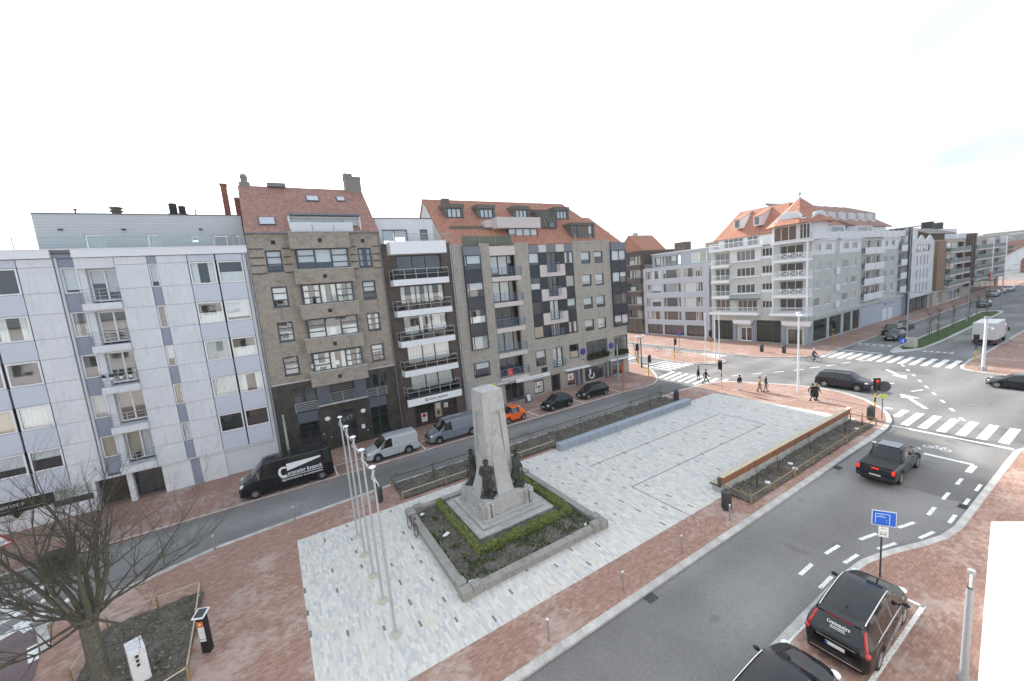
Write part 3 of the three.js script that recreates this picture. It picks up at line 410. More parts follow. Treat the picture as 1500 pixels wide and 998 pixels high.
// ---------- brown brick house with projecting brick bays
{
  const G = thing('brick_apartment_house', 'tall brown brick house with projecting bays and steep red tiled roof', 'building', [0, 0, -39.2]);
  const X0 = -0.68, X1 = 9.92, t = [18.08, 15.07, 12.08, 9.1], s = [16.34, 13.38, 10.42, 7.47], holes = [];
  t.forEach((y, i) => holes.push([0.48, 1.68, s[i], y], [7.78, 8.98, s[i], y], [2.7, 6.9, s[i] - 0.3, y + 0.05]));
  wall(G, M.brickB, X0, X1, 6.8, 19.5, holes); core(G, X0 + 0.3, X1 - 0.3, 0.1, 19.3); shell(G, M.brickB, X0, X1, 0, 19.5, 13);
  t.forEach((y, i) => {
    for (const [a, b] of [[0.48, 1.68], [7.78, 8.98]]) win(G, a, b, s[i], y, { fm: M.darkFrame, rows: [0.34, 0.67], fill: pick(['s', 'b', 'b', 'h']), z: -0.06, sill: true, fw: 0.12 });  // white blinds made frequent here, standing in for bright reflections in the glass
    const f = win(G, 2.72, 6.88, s[i] - 0.06, y + 0.02, { fm: M.darkFrame, cols: [0.34, 0.66], rows: [0.34, 0.66], rowCols: [0, 2], fill: ['b', 's', 'h', 's'][i], cm: M.curtain, z: 0.42, fw: 0.12 });
    for (const x of [2.72, 6.82]) { part('bay_side', bx(x, x + 0.06, s[i] - 0.06, y + 0.02, -0.1, 0.34), M.darkFrame, G); }
    if (i === 3) board('banner', 2.3, 0.36, 0.01, printed(512, 80, (c, W, H) => { c.fillStyle = '#e4e4e2'; c.fillRect(0, 0, W, H); strokes(c, 60, 16, 380, 46, 9, '#333a48'); }), G, 3.7, s[i] + 0.5, 0.24, 0);
  });
  for (const [a, b] of [[18.06, 19.42], [15.1, 16.3], [12.12, 13.3], [9.2, 10.37], [6.2, 7.43]]) {
    part('bay_parapet', [bx(2.35, 7.1, a, b, 0.0, 0.82)], M.brickB, G); bp(G, 'parapet_coping', M.kerb, 2.31, 7.14, b + 0.002, b + 0.05, 0.0, 0.86);
    bp(G, 'vent_block', M.black70, 4.5, 4.82, (a + b) / 2 - 0.18, (a + b) / 2 + 0.14, 0.8, 0.835);
  }
  for (const x of [1.2, 8.35]) bp(G, 'vent_block', M.black70, x - 0.16, x + 0.16, 18.55, 18.87, -0.05, 0.02);
  for (const y of [18.2, 17.5, 16.88, 16.2]) for (const [a, b] of [[X0 + 0.05, 0.4], [1.75, 2.34], [7.11, 7.7], [9.05, X1 - 0.05]]) bp(G, 'string_course', M.brickD, a, b, y - 0.06, y + 0.06, 0.004, 0.03);
  // roof
  roofPlane(G, 'roof', M.tileB, [X0, 19.5, 0.12], [X1, 19.5, 0.12], [X1, 24.4, -4.9], [X0, 24.4, -4.9]); roofPlane(G, 'roof_rear', M.tileB, [X1, 19.5, -9.8], [X0, 19.5, -9.8], [X0, 24.4, -4.9], [X1, 24.4, -4.9]);
  part('gable', prism([[-0.1, 19.4], [-9.6, 19.4], [-4.9, 24.2]], X0 + 0.05, X0 + 0.3), M.brickRed, G); part('gable', prism([[-0.1, 19.4], [-9.6, 19.4], [-4.9, 24.2]], X1 - 0.3, X1 - 0.05), M.brickB, G);
  bp(G, 'gutter', M.zinc, X0, 2.3, 19.42, 19.54, 0.03, 0.2); bp(G, 'gutter', M.zinc, 7.15, X1, 19.42, 19.54, 0.03, 0.2);
  // dormer terrace
  bp(G, 'dormer', M.zinc, 2.6, 8.45, 20.95, 21.1, -2.6, 0.1); part('dormer_side', [bx(2.6, 2.7, 19.5, 20.95, -2.4, -0.2), bx(8.35, 8.45, 19.5, 20.95, -2.4, -0.2)], M.white, G); win(G, 2.7, 8.35, 19.55, 20.94, { z: -0.45, fill: 'b', cols: [0.26, 0.52, 0.77] });  // white blinds brighten this glazing in place of the sky it would reflect
  for (const [a, b] of [[2.65, 4.3], [4.34, 6.0], [6.04, 7.65]]) part('balustrade_pane', bx(a, b, 19.5, 20.35, 0.05, 0.06), M.frost, G); part('awning', thickQuad([2.8, 20.78, 0.05], [8.2, 20.78, 0.05], [8.2, 20.93, -0.9], [2.8, 20.93, -0.9], 0.03), M.white, G);
  const sky = (x, y, w, h, m) => { const z = 0.12 - (y - 19.5) * 1.0245, o = part('skylight', chamfer(w, h, 0.12, 0.02), M.darkFrame, G); o.position.set(x, y, z + 0.04); o.rotation.x = -0.79; const p = new THREE.Mesh(new THREE.PlaneGeometry(w - 0.16, h - 0.16), M.skyGlass); p.name = 'pane'; p.position.z = 0.066; o.add(p); };
  sky(1.05, 20.6, 1.25, 1.1); sky(5.1, 23.15, 1.1, 0.9); sky(7.6, 23.2, 0.8, 0.8);
  part('chimney', [bx(8.45, 9.9, 22.2, 25.5, -5.8, -4.6), bx(8.4, 9.95, 25.5, 25.65, -5.85, -4.55), bx(8.4, 9.2, 25.65, 26.0, -5.6, -4.8)], M.chimney, G); part('chimney', [bx(-0.55, 0.3, 23.6, 24.7, -5.6, -4.8), cyl(0.28, 0.28, 0.55, -0.12, 24.7, -5.2), cyl(0.34, 0.2, 0.3, -0.12, 25.15, -5.2)], M.chimney, G);
  part('chimney', [bx(-1.1, -0.7, 18.5, 23.2, -4.6, -4.2)], M.brickRed, G); bp(G, 'roof_hatch', M.zinc, 1.6, 3.1, 24.35, 24.7, -5.4, -4.6);
  // stone base storeys
  const bh = [[0.82, 2.62, 4.05, 6.25], [6.9, 8.75, 4.1, 6.25], [3.7, 5.8, 4.4, 5.98], [0.9, 2.48, 0.35, 3.05], [3.85, 5.6, 0.1, 3.5], [7.0, 8.6, 0.05, 3.1]];
  wall(G, M.granite, X0, X1, 0, 6.8, bh, 0.02, 0.32); bp(G, 'base_coping', M.kerb, X0, 2.34, 6.76, 6.86, 0.022, 0.1); bp(G, 'base_coping', M.kerb, 7.12, X1, 6.76, 6.86, 0.022, 0.1); bp(G, 'base_coping', M.kerb, 2.65, 6.8, 4.3, 4.4, 0.022, 0.5);
  bp(G, 'bay_panel', M.bluePanel, 2.65, 3.68, 4.42, 6.18, 0.03, 0.4); bp(G, 'bay_panel', M.bluePanel, 5.82, 6.82, 4.42, 6.18, 0.03, 0.4);
  for (const [a, b, c, d] of bh.slice(0, 3)) { win(G, a, b, c, d, { fm: M.darkFrame, cols: [0.33, 0.66], z: -0.12, fill: 'd' }); rail(G, a + 0.02, b - 0.02, c, c + 0.85, 0, 0.12, M.galv, { n: 5, open: true, r: 0.025 }); }
  bp(G, 'door_panel', M.bluePanel, 0.9, 2.48, 3.06, 4.0, -0.1, 0.03); bp(G, 'door_panel', M.bluePanel, 7.0, 8.6, 3.1, 4.05, -0.1, 0.03);
  win(G, 0.95, 2.45, 0.35, 3.0, { fm: M.darkFrame, cols: [0.5], rows: [0.25, 0.45, 0.65, 0.85], z: -0.3, fill: 'd' }); bp(G, 'step', M.granite, 0.8, 2.6, 0, 0.2, -0.3, 0.5); bp(G, 'step', M.granite, 0.9, 2.5, 0.2, 0.35, -0.3, 0.2);
  win(G, 3.85, 5.6, 0.1, 3.5, { fm: M.darkFrame, cols: [0.3, 0.7], rows: [0.74, 0.86], z: -0.25, fill: 'd' }); win(G, 7.0, 8.6, 0.05, 3.1, { fm: M.darkFrame, cols: [0.5], rows: [0.68], z: -0.2, fill: 'd', glass: M.glassGreen });
  for (const x of [3.2, 6.3]) part('globe_lamp', [ell(0.24, 0.2, 0.14, x, 3.02, 0.16, 14)], M.whiteGloss, G);
  bp(G, 'letter_plate', M.whiteGloss, 6.0, 6.3, 1.3, 1.7, 0.03, 0.05); for (const [x, y] of [[2.75, 1.6], [3.3, 1.2], [6.5, 1.0]]) part('wall_spot', cyl(0.05, 0.05, 0.1, x, y, 0.07, 8), M.whiteGloss, G);
  part('drainpipe', [bar([X1 - 0.12, 0.2, 0.1], [X1 - 0.12, 19.3, 0.1], 0.06, 0.06, 8)], M.zinc, G);
}
// ---------- narrow dark brick house with white balcony slabs
{
  const G = thing('balcony_house', 'narrow dark brick house with white balcony slabs above an optician shop sign', 'building', [0, 0, -39.2]);
  const X0 = 9.95, X1 = 16.92, slabs = [14.35, 11.4, 8.47, 5.57], holes = [[11.2, 15.8, 0.05, 2.4]];
  for (const y of [17.28, ...slabs]) holes.push([11.2, 15.75, y - 2.32, y - 0.06].map((v, k) => v));
  wall(G, M.brickD, X0, X1, 0, 18.3, holes); core(G, X0 + 0.3, X1 - 0.3, 0.1, 18.1); shell(G, M.brickD, X0, X1, 0, 18.3, 13); bp(G, 'roof_deck', M.lead, X0, X1, 18.3, 18.4, -13, 0);
  [17.28, ...slabs].forEach((y, i) => {
    win(G, 11.2, 15.75, y - 2.32, y - 0.06, { fm: M.brownFrame, cols: [0.35, 0.64], z: -0.12, fill: ['d', 's', 'r', 'c', 'c'][i], cm: M.curtain });
  });
  slabs.forEach((y) => {
    bp(G, 'balcony_slab', M.white, 10.38, 15.95, y, y + 0.57, -0.28, 1.2);
    bp(G, 'balcony_panel', M.glassBrown, 10.42, 15.9, y + 0.62, y + 1.25, 1.1, 1.12); part('balcony_panel', [bx(10.41, 10.43, y + 0.62, y + 1.25, 0.02, 1.1), bx(15.9, 15.92, y + 0.62, y + 1.25, 0.02, 1.1)], M.glassBrown, G);
    rail(G, 10.4, 15.94, y + 0.57, y + 1.5, 0.02, 1.16, M.galv, { n: 2, r: 0.028 });
  });
  bp(G, 'parapet_box', M.whiteGloss, 10.45, 16.0, 17.28, 18.45, 0.002, 1.2); rail(G, 10.5, 16.8, 18.45, 19.15, 0, 1.1, M.galv, { upright: true, gap: 0.3, open: true });
  // white roof storey
  wall(G, M.render, 10.1, 15.95, 18.35, 21.05, [[10.7, 13.2, 18.45, 20.0], [14.5, 15.35, 18.45, 20.0]], -1.8, 0.25); win(G, 10.7, 13.2, 18.45, 20.0, { z: -1.9, fm: M.anth, cols: [0.48], fill: 'b' }); win(G, 14.5, 15.35, 18.45, 20.0, { z: -1.95, fm: M.anth, fill: 'd' });
  bp(G, 'roof_deck', M.lead, 10.05, 16.0, 21.052, 21.15, -11, -1.75); bp(G, 'side_wall', M.render, 10.1, 10.3, 18.35, 21.05, -11, -2.06); bp(G, 'side_wall', M.render, 15.75, 15.95, 18.35, 21.05, -11, -2.06);
  // shop
  board('shop_sign', 5.72, 0.7, 0.2, printed(1144, 140, (c, W, H) => { c.fillStyle = '#eceeef'; c.fillRect(0, 0, W, H); c.fillStyle = '#bb3a3a'; c.fillRect(345, 38, 62, 56); c.fillStyle = '#eceeef'; c.fillRect(355, 58, 18, 16); c.fillRect(380, 58, 18, 16); c.fillStyle = '#22242a'; c.font = 'bold 60px sans-serif'; c.fillText('HANS ANDERS', 425, 90); strokes(c, 590, 108, 110, 14, 9, '#55585e'); }), G, 13.15, 2.95, 1.1);
  bp(G, 'soffit', M.darkGrey, 10.38, 15.95, 3.32, 3.5, -0.28, 1.2); bp(G, 'soffit', M.brownFrame, 10.38, 15.95, 2.5, 2.6, -0.28, 0.98);
  rail(G, 10.4, 15.94, 3.5, 4.45, 0.02, 1.16, M.galv, { n: 2, r: 0.028 }); bp(G, 'balcony_panel', M.glassBrown, 10.42, 15.9, 3.55, 4.2, 1.1, 1.12);
  win(G, 11.2, 15.8, 0.05, 2.4, { fm: M.brownFrame, cols: [0.32, 0.42, 0.6], z: -0.12, fill: 'd', fw: 0.09 });
  board('poster', 0.6, 0.9, 0.02, printed(96, 144, (c, W, H) => { c.fillStyle = '#efefef'; c.fillRect(0, 0, W, H); c.fillStyle = '#c8202a'; c.beginPath(); c.arc(48, 40, 34, 0, 7); c.fill(); c.fillStyle = '#888'; c.fillRect(14, 96, 68, 8); }), G, 12.15, 0.85, -0.1); board('poster', 0.7, 1.5, 0.02, printed(96, 200, (c, W, H) => { c.fillStyle = '#b9a894'; c.fillRect(0, 0, W, H); c.fillStyle = '#e0d6ca'; c.fillRect(20, 10, 60, 70); c.fillStyle = '#5a4638'; c.fillRect(30, 110, 36, 60); }), G, 13.7, 1.3, -0.1); board('notice', 0.45, 0.5, 0.02, printed(64, 64, (c) => { c.fillStyle = '#f0f0f0'; c.fillRect(0, 0, 64, 64); c.fillStyle = '#999'; for (let i = 0; i < 5; i++) c.fillRect(8, 10 + i * 10, 46, 3); }), G, 14.6, 1.6, -0.1);
  part('drainpipe', [bar([X1 - 0.08, 0.1, 0.1], [X1 - 0.08, 18.2, 0.1], 0.055, 0.055, 8)], M.galv, G);
}
// ---------- corner block: grey-brown brick, dark glazed bays, chequered panels, red roof with dormers
{
  const G = thing('corner_apartment_block', 'grey brown brick corner block with chequered panels and red roof with dormers', 'building', [0, 0, -39.2]);
  const X0 = 16.94, X1 = 42.0, S = 2.868, top = [16.88, 14.01, 11.14, 8.27, 5.42];
  core(G, X0 + 0.3, X1 - 0.4, 0.1, 17.6, -14, -1.6);
  shell(G, M.brickC, X0, X1, 0, 17.9, 14);
  const holes = [[18.2, 20.22, 6.85, 17.0], [21.45, 24.72, 3.0, 16.86], [26.55, 33.22, 6.85, 17.0]];
  for (let i = 0; i < 4; i++) holes.push([34.48, 36.04, top[i] - 1.5, top[i]], [36.7, 38.2, top[i] - 1.5, top[i]]);
  holes.push([39.5, 41.98, 6.8, 16.9], [18.22, 20.18, 3.78, 5.42], [26.45, 27.93, 3.58, 5.48], [29.0, 30.54, 2.95, 5.44], [31.63, 33.12, 3.66, 5.42], [34.44, 38.16, 2.92, 5.38], [39.44, 41.98, 2.7, 5.38]);
  holes.push([18.2, 20.9, 0.05, 2.25], [21.9, 24.45, 0.05, 2.28], [25.86, 27.33, 0.25, 1.9], [28.45, 29.88, 0.02, 2.15], [31.0, 32.2, 0.25, 2.18], [33.95, 37.3, 0.18, 2.05], [38.8, 41.02, 0.1, 2.0]);
  wall(G, M.brickC, X0, X1, 0, 17.9, holes, 0, 0.35);
  for (const [a, b] of [[16.95, 18.2], [20.24, 21.46], [24.74, 26.54], [33.24, 39.5]]) bp(G, 'pier_cap', M.brickC, a, b, 17.9, 18.22, -0.4, 0.05);
  // dark glazed bay
  bp(G, 'bay_head', M.zinc, 18.2, 20.22, 17.0, 17.9, -0.3, 0.32);
  for (let i = 0; i < 4; i++) { const y = top[i]; win(G, 18.22, 20.2, y - 1.42, y + 0.1, { fm: M.darkFrame, cols: [0.14], z: 0.3, fill: ['b', 'b', 'h', 'c'][i] }); if (i < 3) part('bay_panel', cbx(18.22, 20.2, y - S + 0.12, y - 1.44, 0.2, 0.28, 0.01), M.navy, G); }
  part('bay_cheek', [bx(18.2, 18.22, 6.85, 17, -0.3, 0.3), bx(20.2, 20.22, 6.85, 17, -0.3, 0.3)], M.darkFrame, G);
  win(G, 18.22, 20.18, 3.78, 5.42, { fm: M.darkFrame, cols: [0.12], z: 0.06, fill: 'b' });
  // loggia stack with blue rails
  for (let i = 0; i < 5; i++) {
    const y = top[i]; win(G, 21.47, 24.7, y - 2.3, y, { fm: M.brownFrame, cols: [0.42, 0.8], z: -0.75, fill: ['b', 'c', 'd', 'c', 'd'][i] });
    bp(G, 'loggia_slab', M.pink, 21.44, 25.26, y - 2.86, y - 2.34, -0.9, 0.12); if (i === 0) bp(G, 'loggia_head', M.pink, 21.44, 24.74, y, 17.88, -0.9, 0.03);
    rail(G, 21.5, 25.26, y - 2.34, y - 1.36, 0.02, 0.2, M.blueRail, { n: 4, r: 0.022 });
  }
  board('for_sale_sign', 0.62, 0.8, 0.03, printed(96, 128, (c, W, H) => { c.fillStyle = '#cf2f38'; c.fillRect(0, 0, W, H); strokes(c, 22, 20, 52, 22, 3, '#f2d6d6'); strokes(c, 12, 52, 72, 22, 4, '#f2d6d6'); c.fillRect(12, 92, 70, 6); }), G, 22.6, top[4] - 1.75, 0.26);
  // chequerboard of windows and panels
  const cx = [26.57, 28.03, 29.13, 30.56, 31.82, 33.2];
  for (let i = 0; i < 4; i++) {
    const y = top[i] + 0.1, b = y - 1.43, c = y - S + 0.0;
    win(G, cx[0], cx[1], b, y, { fm: M.darkFrame, z: -0.04, fill: ['b', 'h', 'd', 'c'][i] }); win(G, cx[4], cx[5], b, y, { fm: M.darkFrame, z: -0.04, fill: ['s', 'c', 'b', 's'][i] });
    part('dark_panel', cbx(cx[1] + 0.01, cx[2] - 0.01, b, y, -0.12, -0.04, 0.01), M.navy, G); part('dark_panel', cbx(cx[3] + 0.01, cx[4] - 0.01, b, y, -0.12, -0.04, 0.01), M.navy, G);
    win(G, cx[2], cx[3], i < 3 ? c + 0.5 : b - 0.02, y, { fm: M.brownFrame, cols: [0.5], z: -0.1, fill: ['d', 'd', 'c', 's'][i] });
    if (i < 3) { for (const [k, m] of [[0, M.navy], [1, M.pink], [3, M.pink], [4, M.navy]]) part(m === M.navy ? 'dark_panel' : 'pale_panel', cbx(cx[k] + 0.01, cx[k + 1] - 0.01, c + 0.02, b - 0.02, -0.12, m === M.navy ? -0.04 : 0.02, 0.01), m, G); part('pale_panel', bx(cx[2], cx[3], c + 0.02, c + 0.5, -0.1, 0.02), M.pink, G); rail(G, cx[2] - 0.05, cx[3] + 0.25, c + 0.5, c + 1.6, 0, 0.22, M.blueRail, { n: 5, r: 0.022 }); }
    else rail(G, cx[2] - 0.05, cx[3] + 0.2, b - 0.1, b + 0.8, 0, 0.22, M.blueRail, { n: 5, r: 0.022 });
  }
  for (let k = 0; k < 5; k++) part('head_panel', cbx(cx[k] + 0.01, cx[k + 1] - 0.01, 17.02, 17.88, -0.1, 0.03, 0.01), k % 2 ? M.pink : M.zinc, G);
  for (let i = 0; i < 4; i++) for (const [a, b] of [[34.48, 36.04], [36.7, 38.2]]) win(G, a, b, top[i] - 1.5, top[i], { fm: M.darkFrame, rows: [0.36], z: -0.1, fill: pick(['b', 'b', 'c', 'b']), cm: M.curtain });
  // glazed corner bay
  bp(G, 'bay_head', M.zinc, 39.5, 42.25, 16.9, 17.88, -0.3, 0.3);
  for (let i = 0; i < 4; i++) { const y = top[i]; win(G, 39.52, 42.2, y - 1.42, y, { fm: M.darkFrame, cols: [0.52], z: 0.24, fill: ['b', 'b', 'd', 'b'][i] }); if (i < 3) for (const [a, b] of [[39.52, 40.88], [40.92, 42.2]]) part('bay_panel', cbx(a, b, y - S + 0.03, y - 1.45, 0.14, 0.22, 0.01), M.navy, G); }
  part('bay_cheek', [bx(39.5, 39.52, 6.8, 16.9, -0.3, 0.24), bx(42.2, 42.24, 6.8, 16.9, -2.2, 0.24), bx(39.5, 42.24, 6.72, 6.8, -0.3, 0.26)], M.darkFrame, G);
  // first floor
  win(G, 26.45, 27.93, 3.58, 5.48, { fm: M.darkFrame, z: 0.02, fill: 'b' }); win(G, 29.0, 30.54, 2.95, 5.44, { fm: M.brownFrame, cols: [0.5], z: -0.1, fill: 'c' }); rail(G, 29.0, 30.75, 3.0, 3.95, 0, 0.2, M.blueRail, { n: 5, r: 0.022 });
  board('agency_sign', 0.5, 0.8, 0.03, printed(64, 96, (c) => { c.fillStyle = '#eef2ea'; c.fillRect(0, 0, 64, 96); c.fillStyle = '#4d9a3c'; c.fillRect(6, 50, 52, 38); c.fillStyle = '#3a4a66'; c.fillRect(12, 14, 40, 24); }), G, 29.75, 3.55, 0.27);
  win(G, 31.63, 33.12, 3.66, 5.42, { fm: M.darkFrame, z: 0.02, fill: 'h' }); win(G, 34.44, 38.16, 2.92, 5.38, { fm: M.darkFrame, cols: [0.33, 0.66], z: -0.05, fill: 'd' }); win(G, 39.44, 41.98, 2.7, 5.38, { fm: M.darkFrame, cols: [0.5], z: -0.05, fill: 'd' });
  for (const [a, b, y] of [[34.5, 38.1, 2.95], [39.5, 41.9, 2.75]]) { const box = bp(G, 'window_box', M.black70, a, b, y, y + 0.22, 0.02, 0.28); for (let x = a + 0.2; x < b; x += 0.28) plant(G, x, y + 0.2, 0.16, rr(1.3, 2.0)); }
  for (const x of [33.78, 38.82]) part('round_sign', new THREE.CylinderGeometry(0.44, 0.44, 0.04, 24).rotateX(Math.PI / 2).translate(x, 4.26, 0.04), M.purpleBlue, G);
  for (const x of [33.78, 38.82]) bp(G, 'wall_vent', M.black70, x - 0.09, x + 0.09, 3.15, 3.3, -0.02, 0.03); bp(G, 'wall_vent', M.black70, 27.15, 28.0, 2.72, 3.3, -0.02, 0.02);
  // shops
  for (const [a, b, c, d] of holes.slice(-7)) if (a !== 28.45) win(G, a, b, c, d, { fm: M.anth, cols: b - a > 2.3 ? [0.35, 0.7] : [], z: -0.12, fill: 'd' });
  bp(G, 'front_door', M.brownFrame, 28.5, 29.83, 0.05, 2.1, -0.2, -0.12); bp(G, 'door_glass', M.navy, 28.75, 29.55, 0.3, 1.95, -0.125, -0.11);
  part('door_handle', bar([29.62, 0.9, -0.06], [29.62, 1.4, -0.06], 0.02), M.steel, G);
  board('shop_sign', 4.85, 0.42, 0.12, printed(1024, 90, (c, W, H) => { c.fillStyle = '#e9edf0'; c.fillRect(0, 0, W, H); strokes(c, 220, 34, 600, 26, 24, '#7a838d'); }), G, 25.72, 2.46, 0.2);
  board('shop_sign', 2.6, 0.4, 0.12, printed(512, 80, (c, W, H) => { c.fillStyle = '#d8cf3c'; c.fillRect(0, 0, W, H); strokes(c, 60, 24, 150, 32, 5, '#2b2b22'); }), G, 19.3, 2.62, 0.2);
  board('shop_sign', 1.7, 0.42, 0.12, printed(340, 84, (c, W, H) => { c.fillStyle = '#23262b'; c.fillRect(0, 0, W, H); c.fillStyle = '#e8e8e2'; c.fillRect(18, 14, W - 36, H - 28); strokes(c, 50, 26, 240, 32, 6, '#23262b'); }), G, 21.5, 2.62, 0.2);
  bp(G, 'canopy', M.whiteGloss, 30.5, 34.4, 2.28, 2.42, 0, 0.7); bp(G, 'canopy', M.whiteGloss, 38.2, 42.2, 2.26, 2.38, 0, 0.6);
  board('poster', 1.2, 1.3, 0.02, printed(128, 144, (c, W, H) => { c.fillStyle = '#e6e6e3'; c.fillRect(0, 0, W, H); for (let j = 0; j < 3; j++) for (let i = 0; i < 3; i++) { c.fillStyle = ['#b98f78', '#8a97a5', '#d9d9d9', '#6b6560', '#c9b49c'][(i * 2 + j) % 5]; c.fillRect(8 + i * 40, 8 + j * 46, 34, 36); } }), G, 26.6, 1.06, -0.1); board('poster', 0.95, 1.2, 0.02, printed(96, 128, (c, W, H) => { c.fillStyle = '#e9e5e2'; c.fillRect(0, 0, W, H); c.fillStyle = '#a83a36'; c.fillRect(0, 96, W, 32); c.fillStyle = '#b07f6a'; c.fillRect(24, 46, 40, 30); }), G, 31.6, 1.2, -0.1);
  for (const x of [32.45, 33.2, 37.55, 38.3]) bp(G, 'shop_pier', M.bluePanel, x - 0.12, x + 0.25, 0, 2.2, -0.1, 0.12);
  part('ornament', [new THREE.TorusGeometry(0.42, 0.1, 8, 24, 4.2).rotateZ(2.6).translate(35.1, 0.9, -0.05), ell(0.16, 0.45, 0.06, 34.9, 1.35, -0.05)], M.white, G);
  // side front to the cross street
  const sideHoles = []; for (let i = 0; i < 5; i++) for (const z of [-5, -9]) sideHoles.push([z, z + 1.5, top[i] - 1.5, top[i]]);
  // roof
  roofPlane(G, 'roof', M.tile, [X0 - 0.25, 18.0, -0.25], [X1 - 0.6, 18.0, -0.25], [X1 - 5.2, 24.0, -5.9], [X0 - 0.25, 24.0, -5.9]);
  roofPlane(G, 'roof_hip', M.tile, [X1 - 0.6, 18.0, -0.25], [X1 - 0.6, 18.0, -11.5], [X1 - 5.2, 24.0, -5.9], [X1 - 5.2, 24.0, -5.9001]); roofPlane(G, 'roof_rear', M.tile, [X1 - 0.6, 18, -11.5], [X0 - 0.25, 18, -11.5], [X0 - 0.25, 24.0, -5.9], [X1 - 5.2, 24.0, -5.9]);
  part('gable', prism([[-0.4, 17.9], [-11.4, 17.9], [-5.9, 23.85]], X0 - 0.15, X0 + 0.1), M.render, G); bp(G, 'roof_deck', M.lead, X0, X1, 17.86, 17.93, -14, -0.36);
  const zAt = (y) => -0.25 - (y - 18) * 0.9417;
  for (const x of [19.4, 23.5, 28.4, 34.75]) { bp(G, 'dormer', M.lead, x - 1.25, x + 1.2, 22.6, 23.05, -5.9, zAt(21.7) + 0.35); part('dormer_cheek', [bx(x - 1.2, x - 0.88, 21.4, 22.6, -5.5, zAt(21.7) + 0.25), bx(x + 0.85, x + 1.15, 21.4, 22.6, -5.5, zAt(21.7) + 0.25), bx(x - 0.88, x + 0.85, 21.3, 21.55, -5, zAt(21.7) + 0.22)], M.lead, G); win(G, x - 0.86, x + 0.83, 21.55, 22.58, { fm: M.darkFrame, cols: [0.33, 0.66], z: zAt(21.7) + 0.24, fill: 'c', cm: M.curtain }); }
  // flat-roofed dormer box over the terrace, curved zinc dormer, wide dormer
  bp(G, 'roof_box', M.pink, 23.35, 29.35, 20.0, 21.22, -5, -1.0); bp(G, 'roof_box_side', M.pink, 22.3, 23.34, 20.2, 21.0, -5, -1.9); win(G, 24.9, 28.98, 18.6, 19.98, { fm: M.darkFrame, cols: [0.25, 0.5, 0.75], z: -1.25, fill: 'b' }); bp(G, 'sill', M.whiteGloss, 24.8, 29.1, 18.5, 18.59, -1.4, -1.0);
  bp(G, 'terrace_wall', M.brickC, 18.2, 24.8, 18, 20.1, -3.2, -3.0); win(G, 18.6, 20.0, 18.1, 19.8, { z: -2.95, fill: 'b' }); win(G, 21.0, 23.6, 18.1, 19.9, { z: -2.95, fill: 'c', cols: [0.5] });
  bp(G, 'terrace_eave', M.lead, 18.1, 23.3, 20.1, 20.4, -4, -2.2);
  for (const [a, b] of [[18.4, 20.4], [20.45, 22.4], [22.45, 24.5]]) part('balustrade_pane', bx(a, b, 18.0, 19.0, -0.12, -0.1), M.glassGreen, G);
  { const g = []; for (let k = 0; k < 12; k++) { const a0 = k / 12 * 1.5, a1 = (k + 1) / 12 * 1.5, P = (a) => [20.2 + 2.6 * Math.sin(a) * 0.98, zAt(20.2) + 0.25 - 2.6 + 2.6 * Math.cos(a)]; const p = P(a0), q = P(a1); g.push(...thickQuad([30.2, p[0], p[1]], [32.7, p[0], p[1]], [32.7, q[0], q[1]], [30.2, q[0], q[1]], 0.08)); if (k % 1 === 0) for (let r = 0; r < 6; r++) g.push(bx(30.2 + r * 0.5 - 0.015, 30.2 + r * 0.5 + 0.015, Math.min(p[0], q[0]), Math.max(p[0], q[0]) + 0.05, Math.min(p[1], q[1]), Math.max(p[1], q[1]) + 0.03)); } part('curved_dormer', g, M.lead, G); part('dormer_cheek', [bx(30.2, 30.3, 19.9, 22.2, -4.5, zAt(20.2) - 0.2), bx(32.6, 32.7, 19.9, 22.2, -4.5, zAt(20.2) - 0.2)], M.lead, G); win(G, 31.3, 32.3, 20.15, 20.85, { fm: M.darkFrame, z: zAt(20.2) + 0.42, fill: 'd' }); }
  bp(G, 'dormer', M.lead, 33.9, 37.9, 20.3, 20.6, -4.5, -0.75); part('dormer_cheek', [bx(33.95, 34.25, 18.3, 20.3, -4.4, -0.85), bx(34.95, 36.75, 18.3, 20.3, -1.3, -0.87), bx(37.5, 37.85, 18.3, 20.3, -4.4, -0.85), bx(34.25, 37.5, 18.2, 18.5, -2, -0.86)], M.lead, G); win(G, 34.25, 34.95, 18.5, 20.3, { fm: M.darkFrame, z: -0.9, fill: 'd' }); win(G, 36.75, 37.5, 18.5, 20.3, { fm: M.darkFrame, z: -0.9, fill: 'b' });
  roofPlane(G, 'side_roof', M.tile, [33.4, 18.0, -0.2], [41.9, 18.0, -0.2], [40.2, 21.9, -4.4], [37, 21.9, -4.4], 0.15); roofPlane(G, 'side_roof', M.tile, [41.9, 18.0, -0.2], [41.9, 18.0, -9.4], [40.2, 21.9, -4.4], [40.2, 21.9001, -4.4], 0.15);
  part('chimney', [bx(18.3, 19.1, 21.6, 23.7, -4.6, -3.9)], M.lead, G); part('chimney', [bx(40.6, 41.9, 17.9, 19.6, -3.4, -2.4), bx(40.5, 42, 19.6, 19.7, -3.5, -2.3)], M.chimney, G);
  part('roof_antenna', [bar([X1 - 5.3, 24, -5.9], [X1 - 5.3, 24.6, -5.9], 0.02)], M.galv, G);
  part('drainpipe', [bar([17.05, 0.1, 0.1], [17.05, 17.6, 0.1], 0.055, 0.055, 8)], M.galv, G);
}
